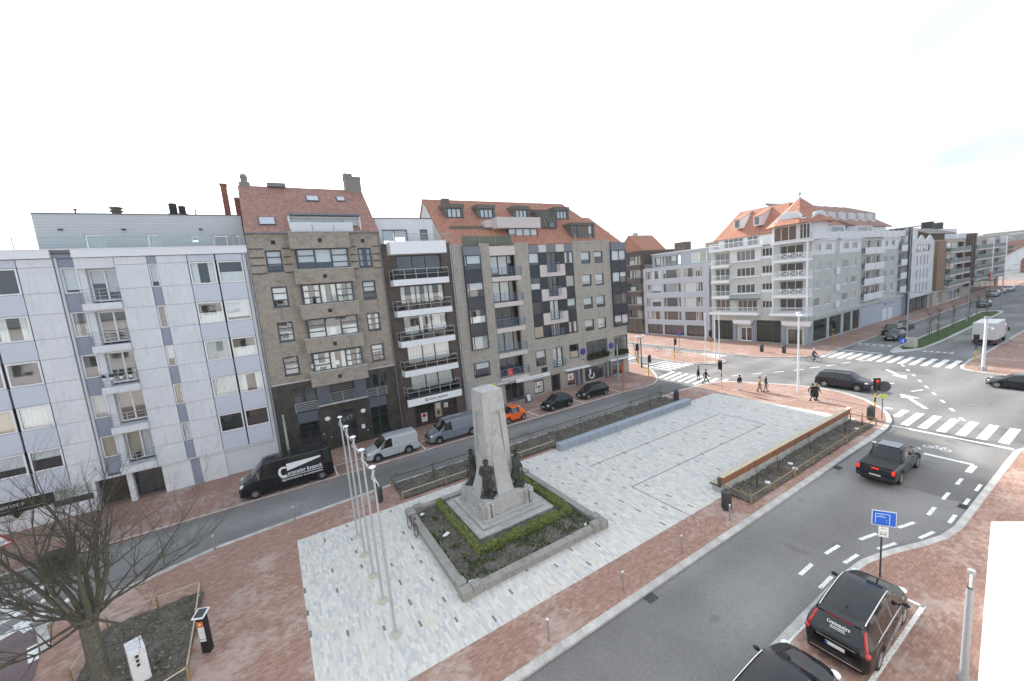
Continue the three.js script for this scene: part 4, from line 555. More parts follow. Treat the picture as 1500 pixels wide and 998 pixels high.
// ---------- buildings across the cross street: local x is world z, fronts face the plaza
const across = (name, label, X) => thing(name, label, 'building', [X, 0, 0], -Math.PI / 2);
{
  const G = across('brown_apartment_house', 'dark brown balconied house beside the blue grey block, red gabled roof', 72);
  const holes = []; const y = [15.3, 12.4, 9.4, 6.3, 3.3]; y.forEach((v) => holes.push([-69, -66.4, v + 0.3, v + 2.2], [-65.8, -62.4, v + 0.3, v + 2.2])); holes.push([-69, -62.4, 0.1, 2.7]);
  wall(G, M.brickD, -72, -61.8, 0, 18.4, holes); core(G, -71.7, -62, 0.1, 18.2, -12); shell(G, M.brickD, -72, -61.8, 0, 18.4, 12); bp(G, 'roof_deck', M.lead, -72, -61.8, 18.4, 18.6, -12, 0.3);
  y.forEach((v) => { for (const [a, b] of [[-69, -66.4], [-65.8, -62.4]]) win(G, a, b, v + 0.3, v + 2.2, { fm: M.brownFrame, cols: [0.5] }); bp(G, 'balcony_front', M.brickD, -69.5, -62, v - 0.9, v + 0.25, 0.0, 0.7); bp(G, 'balcony_coping', M.kerb, -69.55, -61.95, v + 0.252, v + 0.33, 0, 0.75); });
  win(G, -69, -62.4, 0.1, 2.7, { fm: M.brownFrame, cols: [0.25, 0.5, 0.75], fill: 'd' });
  roofPlane(G, 'roof', M.tile, [-70.5, 18.6, -1], [-66.3, 22.4, -1], [-66.3, 22.4, -9], [-70.5, 18.6, -9]); roofPlane(G, 'roof', M.tile, [-62.4, 18.6, -1], [-62.4, 18.6, -9], [-66.3, 22.4, -9], [-66.3, 22.4, -1]); part('gable', [quad([-70.4, 18.6, -1.05], [-62.5, 18.6, -1.05], [-66.3, 22.3, -1.05], [-66.3, 22.3, -1.05])], M.tile, G);
  part('chimney', [bx(-66.9, -66.2, 22, 23, -4, -3)], M.galv, G);
}
{
  const G = across('blue_grey_apartment_block', 'blue grey rendered block with ribbon windows and glazed roof terrace', 72); M.blueGrey = mk('#b8bdc5', 0.8);
  const holes = [], rows = [[12.0, 13.85], [9.1, 11.0], [6.1, 8.1], [3.3, 5.2]], cols = [[-61.1, -57.2], [-56.6, -52.3], [-51.6, -47.5]];
  rows.forEach(([a, b]) => cols.forEach(([c, d]) => holes.push([c, d, a, b]))); holes.push([-61, -57, 0.2, 2.3], [-56.5, -51.8, 0.2, 2.3], [-51.2, -47.3, 0.2, 2.4]);
  wall(G, M.blueGrey, -61.75, -46.2, 0, 14.5, holes); core(G, -61.5, -46.5, 0.1, 14.3, -13); shell(G, M.blueGrey, -61.75, -46.2, 0, 14.5, 13); bp(G, 'roof_deck', M.lead, -61.75, -46.2, 14.45, 14.52, -13, -0.3);
  rows.forEach(([a, b], r) => cols.forEach(([c, d], k) => win(G, c, d, a, b, { cols: k === 1 ? [0.17, 0.8] : k ? [0.62, 0.72, 0.86] : [0.12, 0.28, 0.38], z: -0.12 })));
  for (const [c, d] of [[-61, -57], [-56.5, -51.8], [-51.2, -47.3]]) win(G, c, d, 0.2, 2.3, { fm: M.brownFrame, cols: [0.33, 0.66], fill: 'd' });
  wall(G, M.blueGrey, -61, -46.4, 14.5, 17.3, [[-60.2, -53.5, 14.7, 16.7], [-51.3, -46.8, 14.7, 16.8]], -2.2, 0.25); win(G, -60.2, -53.5, 14.7, 16.7, { fm: M.anth, cols: [0.2, 0.4, 0.6, 0.8], z: -2.3 }); win(G, -51.3, -46.8, 14.7, 16.8, { fm: M.whiteFrame, cols: [0.35, 0.7], z: -2.3 });
  bp(G, 'roof_deck', M.whiteGloss, -61, -46.4, 17.302, 17.5, -12, -2); for (let x = -61.5; x < -46.8; x += 1.65) part('balustrade_pane', bx(x, x + 1.6, 14.5, 15.4, -0.12, -0.1), M.glassClear, G);
  part('chimney', [bx(-57.2, -54.6, 17.5, 19.4, -7, -5)], M.brickD, G); part('roof_plant', [bx(-50, -46, 17.5, 18.5, -9, -5)], M.chimney, G);
}
// ---------- big sage grey corner building with white balconies
{
  const G = across('corner_residence', 'sage grey corner residence with white balconies and orange pointed turret roof', 71.5);
  M.sage = mk('#ffffff', 0.85, { map: tex(512, 8, (u, v) => { const k = 1 + (fbmL(u, v) - 0.5) * 0.1; return [192 * k, 196 * k, 191 * k]; }) });
  const lv = [16.3, 13.42, 10.68, 7.85, 4.95];         // balcony slab undersides
  core(G, -45, -31, 0.1, 16.3, -12, -1.4); bp(G, 'side_wall', M.sage, -45.4, -45.2, 0, 17, -12, -0.3);
  const hl = [[-45.1, -41.8, 0.1, 3.6]]; const bayY = [[14.2, 15.95], [11.5, 13.0], [8.6, 10.15]];
  const H = []; bayY.forEach(([a, b]) => H.push([-40.6, -37.45, a, b]));
  [[14.2, 15.9], [11.4, 13.05], [8.65, 10.15], [6.0, 7.2]].forEach(([a, b]) => H.push([-36.38, -34.74, a, b]));
  [13.8, 11.0, 8.2, 5.4].forEach((y) => H.push([-44.6, -41.9, y, y + 2.1], [-33.6, -30.3, y, y + 2.1])); H.push([-40.5, -37.2, 5.4, 7.4]);
  H.push([-45, -41.2, 0.1, 3.7], [-40.1, -38, 0.1, 2.6], [-37.3, -33.2, 0.1, 3.9], [-32.3, -30.3, 0.1, 2.55]);
  wall(G, M.sage, -45.4, -30.0, 0, 16.3, H);
  bayY.forEach(([a, b], i) => { win(G, -40.6, -37.45, a, b, { cols: [0.25, 0.5, 0.75], z: 0.02, fill: 'd' }); });
  part('bay_sill', bayY.map(([a, b]) => bx(-41.7, -36.5, a - 0.22, a - 0.03, 0.002, 0.2)), M.white, G); wall(G, M.white, -41.75, -36.5, 13.95, 16.3, [[-40.6, -37.45, 14.2, 15.95]], 0.014, 0.012, 'bay_top');
  [[14.2, 15.9], [11.4, 13.05], [8.65, 10.15], [6.0, 7.2]].forEach(([a, b], i) => { win(G, -36.38, -34.74, a, b, { cols: [0.33, 0.66], fill: 'd' }); if (i < 3) bp(G, 'window_guard', M.white, -36.4, -34.7, a, a + 0.45, -0.1, 0.04); });
  [13.8, 11.0, 8.2, 5.4].forEach((y) => { win(G, -44.6, -41.9, y, y + 2.1, { cols: [0.33, 0.66], fill: 'd', z: -0.2 }); win(G, -33.6, -30.3, y, y + 2.1, { cols: [0.3, 0.66], fill: 'd', z: -0.2, fm: M.whiteFrame }); }); win(G, -40.5, -37.2, 5.4, 7.4, { cols: [0.25, 0.5, 0.75], fill: 'd' });
  const balc = (x0, x1, y, z1, cross) => { bp(G, 'balcony_slab', M.whiteGloss, x0, x1, y - 0.12, y + 0.16, 0, z1); bp(G, 'balcony_kick', M.white, x0 + 0.05, x1 - 0.05, y + 0.16, y + 0.35, z1 - 0.12, z1 - 0.06); rail(G, x0 + 0.05, x1 - 0.05, y + 0.16, y + 1.2, 0, z1 - 0.08, M.whiteGloss, { upright: true, gap: 0.16, r: 0.035 }); if (cross) { const n = Math.round((x1 - x0) / 1.2); for (let k = 0; k < n; k++) { const a = x0 + 0.1 + k * (x1 - x0 - 0.2) / n, b = a + (x1 - x0 - 0.2) / n; part('cross_brace', [bar([a, y + 0.35, z1 - 0.03], [b, y + 1.15, z1 - 0.03], 0.04), bar([a, y + 1.15, z1 - 0.03], [b, y + 0.35, z1 - 0.03], 0.04), bar([a, y + 0.16, z1 - 0.03], [a, y + 1.35, z1 - 0.03], 0.06)], M.whiteGloss, G); } } };
  for (const y of [13.4, 10.65, 7.85]) balc(-45.1, -41.7, y, 0.6); balc(-45.2, -36.4, 4.95, 1.2); balc(-45.2, -36.2, 16.3, 1.0);
  for (const y of [13.4, 10.7, 7.85]) balc(-34.2, -29.0, y, 1.3, true); balc(-34.5, -28.9, 4.95, 1.5); balc(-34.3, -28.9, 16.3, 1.5);
  part('balcony_post', [bx(-34.15, -33.95, 5, 19, 1.1, 1.28), bx(-29.3, -29.1, 5, 19, 1.1, 1.28)], M.whiteGloss, G);
  bp(G, 'awning', M.anth, -41.6, -36.6, 7.5, 7.62, 0.02, 1.1);
  // shop level
  win(G, -45, -41.2, 0.1, 3.7, { fm: M.anth, cols: [0.33, 0.66], fill: 'd', glass: M.glassGreen }); win(G, -37.3, -33.2, 0.1, 3.9, { fm: M.anth, cols: [0.33, 0.66], fill: 'd', glass: M.glassGreen }); win(G, -40.1, -38, 0.1, 2.6, { cols: [0.5], fill: 'd', fw: 0.16 }); win(G, -32.3, -30.3, 0.1, 2.55, { fm: M.anth, cols: [0.5], fill: 'd' });
  for (const [a, b] of [[-40.9, -37.8], [-32.9, -28.9]]) part('door_canopy', [bx(a, b, 3.35, 3.85, 0, 0.9), bx(a + 0.2, b - 0.2, 3.1, 3.35, 0, 0.6), bx(a - 0.1, b + 0.1, 3.85, 3.95, 0, 1.0)], M.whiteGloss, G);
  for (const x of [-41.0, -37.7, -33.0, -29.2]) bp(G, 'shop_pier', M.spandrelDark, x - 0.3, x + 0.3, 0.05, 3.8, 0.0, 0.18);
  // long front to the boulevard (world x runs away from the plaza): local z is minus world x offset
  const F = new THREE.Group(); F.name = 'boulevard_front'; F.position.set(-30, 0, 0); F.rotation.y = Math.PI / 2; G.add(F);     // F local x = distance along the boulevard from the corner
  const fx = (x) => x - 71.5, bays = [[73.6, 81.8], [83.6, 92.3], [102.3, 110.9]], FH = [];
  const q = []; const wy = [[14.65, 15.72], [11.58, 12.9], [8.65, 9.98], [5.85, 7.25]];
  const wx = [[74.5, 76.7], [78.4, 80.6], [85, 87.2], [88.6, 90.8], [103.6, 105.4], [107, 109]];
  wy.forEach(([a, b]) => wx.forEach(([c, d]) => FH.push([fx(c), fx(d), a, b]))); for (const y of [13.9, 11.05, 8.3, 5.5]) FH.push([fx(93), fx(97), y, y + 2], [fx(97.6), fx(101.6), y, y + 2], [fx(111.3), fx(114.2), y, y + 2]);
  for (const [c, d] of [[74.5, 79.5], [80.2, 85], [85.8, 89], [89.6, 92.8]]) FH.push([fx(c), fx(d), 0.15, 3.6]);
  wall(F, M.sage, 0.31, fx(115), 0, 16.4, FH); core(F, 1.5, fx(114.6), 0.1, 16.2, -9, -1.2); bp(F, 'end_wall', M.sage, fx(114.75), fx(115), 0, 16.4, -9, -0.31);
  wy.forEach(([a, b], i) => wx.forEach(([c, d]) => { win(F, fx(c), fx(d), a, b, { cols: [0.33, 0.66], z: -0.08, sill: true, fill: pick(['d', 'd', 's']), cm: M.curtain, fw: 0.1 }); }));
  for (const [a, b] of bays) bp(F, 'white_band', M.white, fx(a), fx(b), 16.2, 16.4, 0.002, 0.3);
  for (const [a, b] of bays) { const hs = wx.filter(([c]) => c > a && c < b).map(([c, d]) => [fx(c), fx(d), 14.65, 15.72]); wall(F, M.white, fx(a), fx(b), 14.05, 16.2, hs, 0.03, 0.028, 'white_band'); }
  for (const y of [13.9, 11.05, 8.3, 5.5]) for (const [a, b] of [[93, 97], [97.6, 101.6], [111.3, 114.2]]) { win(F, fx(a), fx(b), y, y + 2, { cols: [0.33, 0.66], fill: 'd', z: -0.2 }); bp(F, 'balcony_front', M.white, fx(a) - 0.2, fx(b) + 0.2, y - 0.35, y + 0.75, 0.5, 0.62); bp(F, 'balcony_slab', M.white, fx(a) - 0.2, fx(b) + 0.2, y - 0.5, y - 0.352, 0, 0.6); }
  for (const y of [10.9, 8.1, 5.3]) bp(F, 'balcony_front', M.white, fx(82), fx(83.5), y - 0.3, y + 0.8, 0.1, 0.22);
  for (const [c, d] of [[74.5, 79.5], [80.2, 85], [85.8, 89], [89.6, 92.8]]) win(F, fx(c), fx(d), 0.15, 3.6, { fm: M.anth, cols: [0.5], rows: [0.78], fill: 'd', glass: M.glassGreen });
  bp(F, 'shop_band', M.sage, 1.2, fx(115), 4.0, 4.5, 0.002, 0.25); bp(F, 'base_wall', M.blueGrey, fx(93.2), fx(114.9), 0.0, 3.9, 0.003, 0.06); for (const x of [103.5, 106.5]) bp(F, 'garage_door', M.white, fx(x), fx(x + 2.2), 0.1, 2.4, 0.06, 0.1); for (const x of [104, 107.5]) win(F, fx(x), fx(x + 2), 2.9, 3.7, { z: 0.14, fill: 'd' });
  for (let x = 2; x < fx(114); x += 3.1) bp(F, 'terrace_panel', M.white, x, x + 2.9, 16.42, 17.6, 0.1, 0.18); part('terrace_post', [...Array(15)].map((_, k) => bx(1.95 + k * 3.1 - 0.08, 1.95 + k * 3.1 + 0.08, 16.4, 17.8, 0.05, 0.22)), M.white, F);
  bp(F, 'roof_deck', M.lead, 0, fx(115), 16.402, 16.45, -9, 0.2);
  // steep roofs
  roofPlane(F, 'roof', M.tileB, [fx(82), 19.0, -3], [fx(118), 19.0, -3], [fx(116), 24.2, -10], [fx(80), 24.2, -10]); bp(F, 'attic_wall', M.white, fx(82), fx(115), 16.45, 19.0, -3.6, -3.2);
  for (const x of [85, 89.5, 94, 98.5, 103, 107.5, 112]) { part('dormer', prism([[-4.6, 20.1], [-4.6, 21.9], [-9.8, 24.15]], fx(x), fx(x) + 1.7), M.white, F); win(F, fx(x) + 0.15, fx(x) + 1.45, 20.5, 21.8, { z: -4.5, fill: 'k' }); roofPlane(F, 'dormer_roof', M.tileB, [fx(x) - 0.1, 21.95, -4.45], [fx(x) + 1.8, 21.95, -4.45], [fx(x) + 1.8, 24.25, -9.9], [fx(x) - 0.1, 24.25, -9.9], 0.06); }
  for (const [a, b] of [[84, 90.5], [95, 103]]) { part('gable_dormer', prism([[-1.6, 18.9], [-7, 21.6], [-7, 18.9]], fx(a), fx(b)), M.tileB, F); bp(F, 'dormer_wall', M.white, fx(a) + 0.1, fx(b) - 0.1, 16.45, 18.9, -3.1, -1.7); win(F, fx(a) + 0.8, fx(b) - 0.8, 17.2, 18.7, { cols: [0.25, 0.5, 0.75], z: -1.58, fill: 'k' }); }
  G.updateWorldMatrix(true, true); for (const c of [...F.children]) G.attach(c); G.remove(F);
  // roof over the plaza front, dormers, turret
  roofPlane(G, 'roof', M.tile, [-46.2, 18.4, -2.2], [-35.4, 18.4, -2.2], [-35, 23.3, -6.6], [-43.6, 23.3, -6.6]); roofPlane(G, 'roof', M.tile, [-46.2, 18.4, -12], [-46.2, 18.4, -2.2], [-43.6, 23.3, -6.6], [-43.6, 23.3, -9]); roofPlane(G, 'roof_rear', M.tile, [-35.4, 18.4, -12], [-46.2, 18.4, -12], [-43.6, 23.3, -7.5], [-35, 23.3, -7.5]);
  bp(G, 'attic_wall', M.white, -45.3, -34.5, 16.45, 18.45, -12, -2.4); win(G, -44.2, -40.7, 16.55, 18.35, { cols: [0.25, 0.5, 0.75], z: -2.28, fill: 'k' }); win(G, -40, -38.1, 16.55, 18.35, { cols: [0.5], z: -2.28, fill: 'k' });
  for (const x of [-41.85, -38.45]) { part('dormer', prism([[-2.6, 20], [-2.6, 21.6], [-6.4, 23.0], [-6.4, 20]], x - 0.6, x + 0.6), M.white, G); win(G, x - 0.5, x + 0.5, 20.1, 21.5, { z: -2.48, fill: 'k' }); roofPlane(G, 'dormer_roof', M.tile, [x - 0.7, 21.6, -2.4], [x + 0.7, 21.6, -2.4], [x + 0.7, 23.1, -6.5], [x - 0.7, 23.1, -6.5], 0.08); }
  { const cx = -31.6, cz = -1.8, r = 4.6, N = 8, g = []; for (let k = 0; k < N; k++) { const a = (k / N) * 6.2832 + 0.39, b = ((k + 1) / N) * 6.2832 + 0.39; g.push(...thickQuad([cx + r * Math.cos(b), 18.95, cz + r * Math.sin(b)], [cx + r * Math.cos(a), 18.95, cz + r * Math.sin(a)], [cx, 23.2, cz], [cx + 0.001, 23.2, cz], 0.12)); } part('turret_roof', g, M.tile, G); part('finial', [bar([cx, 23.1, cz], [cx, 24.6, cz], 0.05, 0.02), ell(0.14, 0.14, 0.14, cx, 23.7, cz)], M.lead, G);
    part('turret_wall', new THREE.CylinderGeometry(3.6, 3.6, 2.6, 8).rotateY(Math.PI / 8).translate(cx, 17.7, cz), M.white, G); for (const [x, w] of [[cx - 0.5, 3.2], [cx + 2.2, 1.4]]) win(G, x - w / 2, x + w / 2, 16.6, 18.8, { cols: [0.33, 0.66], z: 1.66, fill: 'k' });
    for (const [a, s] of [[0.0, 1.7], [1.25, 1.2]]) { const e = part('eyebrow_dormer', [new THREE.CylinderGeometry(s, s, 0.9, 20, 1, false, -Math.PI / 2, Math.PI).rotateX(-Math.PI / 2).scale(1, 0.75, 1), bx(-s * 1.3, s * 1.3, -0.12, 0.06, -0.2, 0.5)], M.white, G); e.position.set(cx + Math.sin(a) * 2.9, 19.65, cz + Math.cos(a) * 2.9); e.rotation.y = a; const p = new THREE.Mesh(new THREE.CircleGeometry(s * 0.82, 18, 0, Math.PI).scale(1, 0.72, 1), M.blind); p.name = 'pane'; p.position.set(0, 0.08, 0.46); e.add(p); } }
}
// ---------- boulevard row beyond the corner
{
  const G = thing('white_gabled_house', 'white house with zigzag parapet and slit windows beside a dark stair strip', 'building', [0, 0, -29.2]);
  const holes = []; for (const y of [10.1, 7.2, 4.3]) for (const x of [119.3, 121.6, 123.9, 126.2]) holes.push([x, x + 0.75, y, y + 2.0]); holes.push([118.8, 127.9, 13, 14.4]);
  const s = wall(G, M.render, 116, 130.6, 3.2, 15.2, holes.filter((h) => h[0] > 116)); core(G, 116.3, 130.3, 0.1, 15.2, -12); shell(G, M.render, 115, 130.6, 0, 15.2, 12);
  for (const h of holes) win(G, ...h, { fm: M.anth, cols: h[1] - h[0] > 3 ? [0.2, 0.4, 0.6, 0.8] : [], fill: h[1] - h[0] > 3 ? 'b' : 'd' });
  part('zigzag_parapet', [0, 1, 2].map((k) => prism([[0, 0], [-0.3, 0], [-0.3, 0]], 0, 0.01)).slice(0, 0).concat([[116, 119.6], [119.6, 125], [125, 130.6]].map(([a, b]) => { const sh = new THREE.Shape([new THREE.Vector2(a, 15.2), new THREE.Vector2(b, 15.2), new THREE.Vector2((a + b) / 2, 16.5)]); return new THREE.ExtrudeGeometry(sh, { depth: 0.3, bevelEnabled: false }).translate(0, 0, -0.3); })), M.render, G);
  wall(G, M.anth, 114.6, 116, 0, 18.2, [[114.8, 115.9, 14.5, 16.2], [114.8, 115.9, 11, 12.8], [114.8, 115.9, 7.5, 9.3]], 0.02); for (const y of [14.5, 11, 7.5]) win(G, 114.8, 115.9, y, y + 1.8, { fm: M.whiteFrame, fill: 'b' });
  for (const [a, b] of [[116.3, 119], [119.4, 123], [123.4, 127], [127.4, 130.3]]) win(G, a, b, 0.1, 3.1, { fm: M.anth, cols: [0.5], z: -0.7, fill: 'd' }); bp(G, 'soffit', M.render, 116, 130.6, 3.2, 3.3, -0.9, 0.0);
  bp(G, 'roof_storey', M.brickRed, 116.5, 121, 15.2, 18, -9, -3); bp(G, 'roof_storey', M.white, 121, 129, 15.2, 18.3, -9, -2.4); part('wing_roof', thickQuad([118, 18.35, -2], [130.5, 18.9, -2], [130.5, 18.9, -8], [118, 18.35, -8], 0.2), M.anth, G);
}
{
  const G = thing('beige_apartment_row', 'beige balconied apartment row with twin dark piers along the boulevard', 'building', [0, 0, -29.2]);
  const holes = [], ys = [12.4, 9.7, 7.0, 4.4]; ys.forEach((y) => holes.push([138, 155, y, y + 2.1], [162, 178, y, y + 2], [180, 194, y, y + 2])); holes.push([134, 139, 0.2, 3], [142, 155, 0.2, 3], [162, 194, 0.2, 3]);
  M.beige = mk('#b9ae9e', 0.85); M.brownTile = mk('#8d7660', 0.85);
  wall(G, M.beige, 131.5, 196.5, 0, 15.2, holes); core(G, 131.8, 196, 0.1, 15, -12); shell(G, M.beige, 131.5, 196.5, 0, 15.2, 12); bp(G, 'roof_deck', M.lead, 131.5, 196.5, 15.2, 15.3, -12, 0);
  bp(G, 'brick_flank', M.brownTile, 131.4, 137.5, 3.8, 15, 0.003, 0.5);
  ys.forEach((y) => { for (const [a, b] of [[138, 155], [162, 178], [180, 194]]) { win(G, a, b, y, y + 2.1, { fm: M.brownFrame, cols: [0.2, 0.4, 0.6, 0.8] }); bp(G, 'balcony_slab', M.pink, a - 0.4, b + 0.4, y - 0.5, y - 0.15, 0, 1.3); bp(G, 'balcony_panel', M.glassGreen, a - 0.3, b + 0.3, y - 0.1, y + 0.75, 1.2, 1.22); rail(G, a - 0.3, b + 0.3, y - 0.15, y + 0.85, 0, 1.26, M.galv, { n: 1, r: 0.04 }); } });
  for (const x of [156.6, 159.2]) bp(G, 'dark_pier', M.brickD, x, x + 1.3, 2.8, 16.4, 0.004, 1.2); part('white_pier', [bx(178.4, 179.6, 3, 15, 0.003, 1.3), bx(195, 196.5, 3, 15.4, 0.003, 1.3)], M.white, G);
  win(G, 134, 139, 0.2, 3, { cols: [0.5] }); win(G, 142, 155, 0.2, 3, { cols: [0.25, 0.5, 0.75], fw: 0.2 }); win(G, 162, 194, 0.2, 3, { fm: M.anth, cols: [0.2, 0.4, 0.6, 0.8], fill: 'd' });
  bp(G, 'roof_storey', M.brownTile, 133, 150, 15.3, 17.6, -9, -2.5); part('mansard', thickQuad([131, 16.9, -1], [153, 16.9, -1], [149, 18.6, -5], [131, 18.6, -5], 0.25), M.lead, G); bp(G, 'roof_storey', M.white, 152, 168, 15.3, 18.3, -10, -4); bp(G, 'roof_storey', M.white, 170, 192, 15.3, 17, -10, -4); part('chimney', [bx(150, 152, 17, 20.4, -7, -5), bx(158, 160, 18, 20.2, -7, -5)], M.black70, G);
  part('shop_banner', new THREE.CylinderGeometry(1.2, 1.2, 0.2, 20).rotateX(Math.PI / 2).translate(176, 4.1, 1.6), M.red, G);
}
// distant gabled house and town silhouette at the end of the boulevard
{
  const G = thing('white_gable_house', 'distant white gabled house with brick arch at boulevard end', 'house', [275, 0, -33], -Math.PI / 2);
  part('wall', [bx(-7, 7, 0, 7, -12, 0)], M.render, G); roofPlane(G, 'roof', M.tile, [-7.6, 6.6, 0.4], [-7.6, 6.6, -12], [0, 12.3, -12], [0, 12.3, 0.4], 0.3); roofPlane(G, 'roof', M.lead, [7.6, 6.6, -12], [7.6, 6.6, 0.4], [0, 12.3, 0.4], [0, 12.3, -12], 0.3); part('gable', [quad([-7, 7, 0.02], [7, 7, 0.02], [0, 12.1, 0.02], [0, 12.1001, 0.02])], M.render, G); part('brick_arch', [bx(-2, 2, 0, 4.6, 0.03, 0.2), new THREE.CylinderGeometry(2, 2, 0.17, 20, 1, false, -Math.PI / 2, Math.PI).rotateX(-Math.PI / 2).translate(0, 4.6, 0.11)], M.brickRed, G);
  for (const x of [-5.6, 4.4]) win(G, x, x + 1.2, 1, 2.6, { z: 0.1, fill: 'd' });
  const far = [[385, -62, 60, 13.5, '#9c7d72'], [470, -92, 50, 15, '#a89c8e'], [560, -96, 40, 18, '#9a9a9a'], [640, -90, 34, 20, '#8f8f90'], [450, -48, 34, 14, '#9a7468'], [700, -122, 50, 23, '#a09c96'], [820, -118, 44, 26, '#94806f'], [760, -96, 30, 23, '#c4c2bd']];
  far.forEach(([x, z, w, h, c], i) => { const m = mk(c, 0.9), B = thing('distant_building', ['low brown roofed', 'long beige', 'grey slab', 'plain grey', 'low red brick', 'broad grey', 'tall brick', 'white rendered'][i] + ' building in the far town beyond the boulevard', 'building', [x, 0, z], 0, 'far town buildings'); part('wall', bx(-6, 6, 0, h * 0.85, -w / 2, w / 2), m, B); part('roof', [prism([[-w / 2, h * 0.85], [w / 2, h * 0.85], [w / 2 - 4, h], [-w / 2 + 4, h]], -6.5, 6.5)], i % 4 ? m : M.tileB, B); for (let k = 0; k < 8; k++) for (let f = 0; f < 4; f++) part('window', bx(-6.1, -6.02, 2 + f * h * 0.18, 3.6 + f * h * 0.18, -w / 2 + 1 + k * w / 8, -w / 2 + 3 + k * w / 8), M.darkGrey, B); });
}
// ---------------------------------------------------------------- our side of the street (mirrored in the windows opposite)
function plainHouse(x0, x1, h, mat, label, seed) {
  const G = thing('facing_house', label, 'building', [0, 0, 2.2], Math.PI);          // turned: local x = -world x, +z faces the plaza
  const a = -x1, b = -x0, holes = [], n = Math.floor((b - a) / 3.2), list = []; for (let f = 0; f < Math.floor((h - 3) / 3); f++) for (let k = 0; k < n; k++) list.push([a + 0.8 + k * 3.2, a + 2.8 + k * 3.2, 3.9 + f * 3, 5.6 + f * 3]);
  wall(G, mat, a, b, 0, h, list); core(G, a + 0.3, b - 0.3, 0.1, h - 0.1, -10); shell(G, mat, a, b, 0, h, 10); bp(G, 'roof_deck', M.lead, a, b, h, h + 0.15, -10, 0.2);
  list.forEach((q) => win(G, ...q, { cols: [0.5], fm: M.whiteFrame }));
}
plainHouse(-46, -15, 13.5, M.render, 'pale rendered house facing the white concrete block across the square');
plainHouse(-14.9, 13, 16.8, M.render, 'white rendered house facing the monument across the near road');
plainHouse(13.1, 40, 13.5, M.render, 'pale rendered house facing the corner block across the near road');
{ // white corner bay of the balcony next door
  const G = thing('balcony_bay', 'white rendered angled balcony parapet close by the slim street lamp', 'balcony', [6.374, 0, -0.866], 0);
  const d1 = [-0.725, 0.688], d2 = [0.774, 0.633], P = (u, v) => [d1[0] * u + d2[0] * v, d1[1] * u + d2[1] * v], T = 10.5, w = 0.16;
  M.parapet = mk('#ffffff', 0.8, { map: tex(256, 3, (u, v) => { const k = 206 + (fbmL(u, v) - 0.5) * 14; return [k, k + 2, k + 4]; }) }); const outer = [P(0, 0), P(3.2, 0), P(3.2, 2.6), P(0, 2.6)];
  part('parapet', [flatSlab([P(0, 0), P(3, 0), P(3, w), P(0, w)], T, 2.2), flatSlab([P(0, w + 0.002), P(w, w + 0.002), P(w, 2.6), P(0, 2.6)], T, 2.2)], M.parapet, G);
  part('balcony_floor', flatSlab([P(w, w), P(3, w), P(3, 2.6), P(w, 2.6)], T - 1.05, 0.3), M.lead, G); part('bay_wall', flatSlab([P(0.02, 0.02), P(3, 0.02), P(3, 2.58), P(0.02, 2.58)], T - 2.21, 8.3), M.render, G);
}
// ---------------------------------------------------------------- pixel -> ground (a pixel only gives a direction; the distance comes from the level it stands on)
camera.updateMatrixWorld(true);
function gp(px, py, h = 0) { const F = 587.889, d = V3((px - 750) / F, -(py - 499) / F, -1).applyQuaternion(camera.quaternion), t = (h - 13.5) / d.y; return [d.x * t, d.z * t]; }

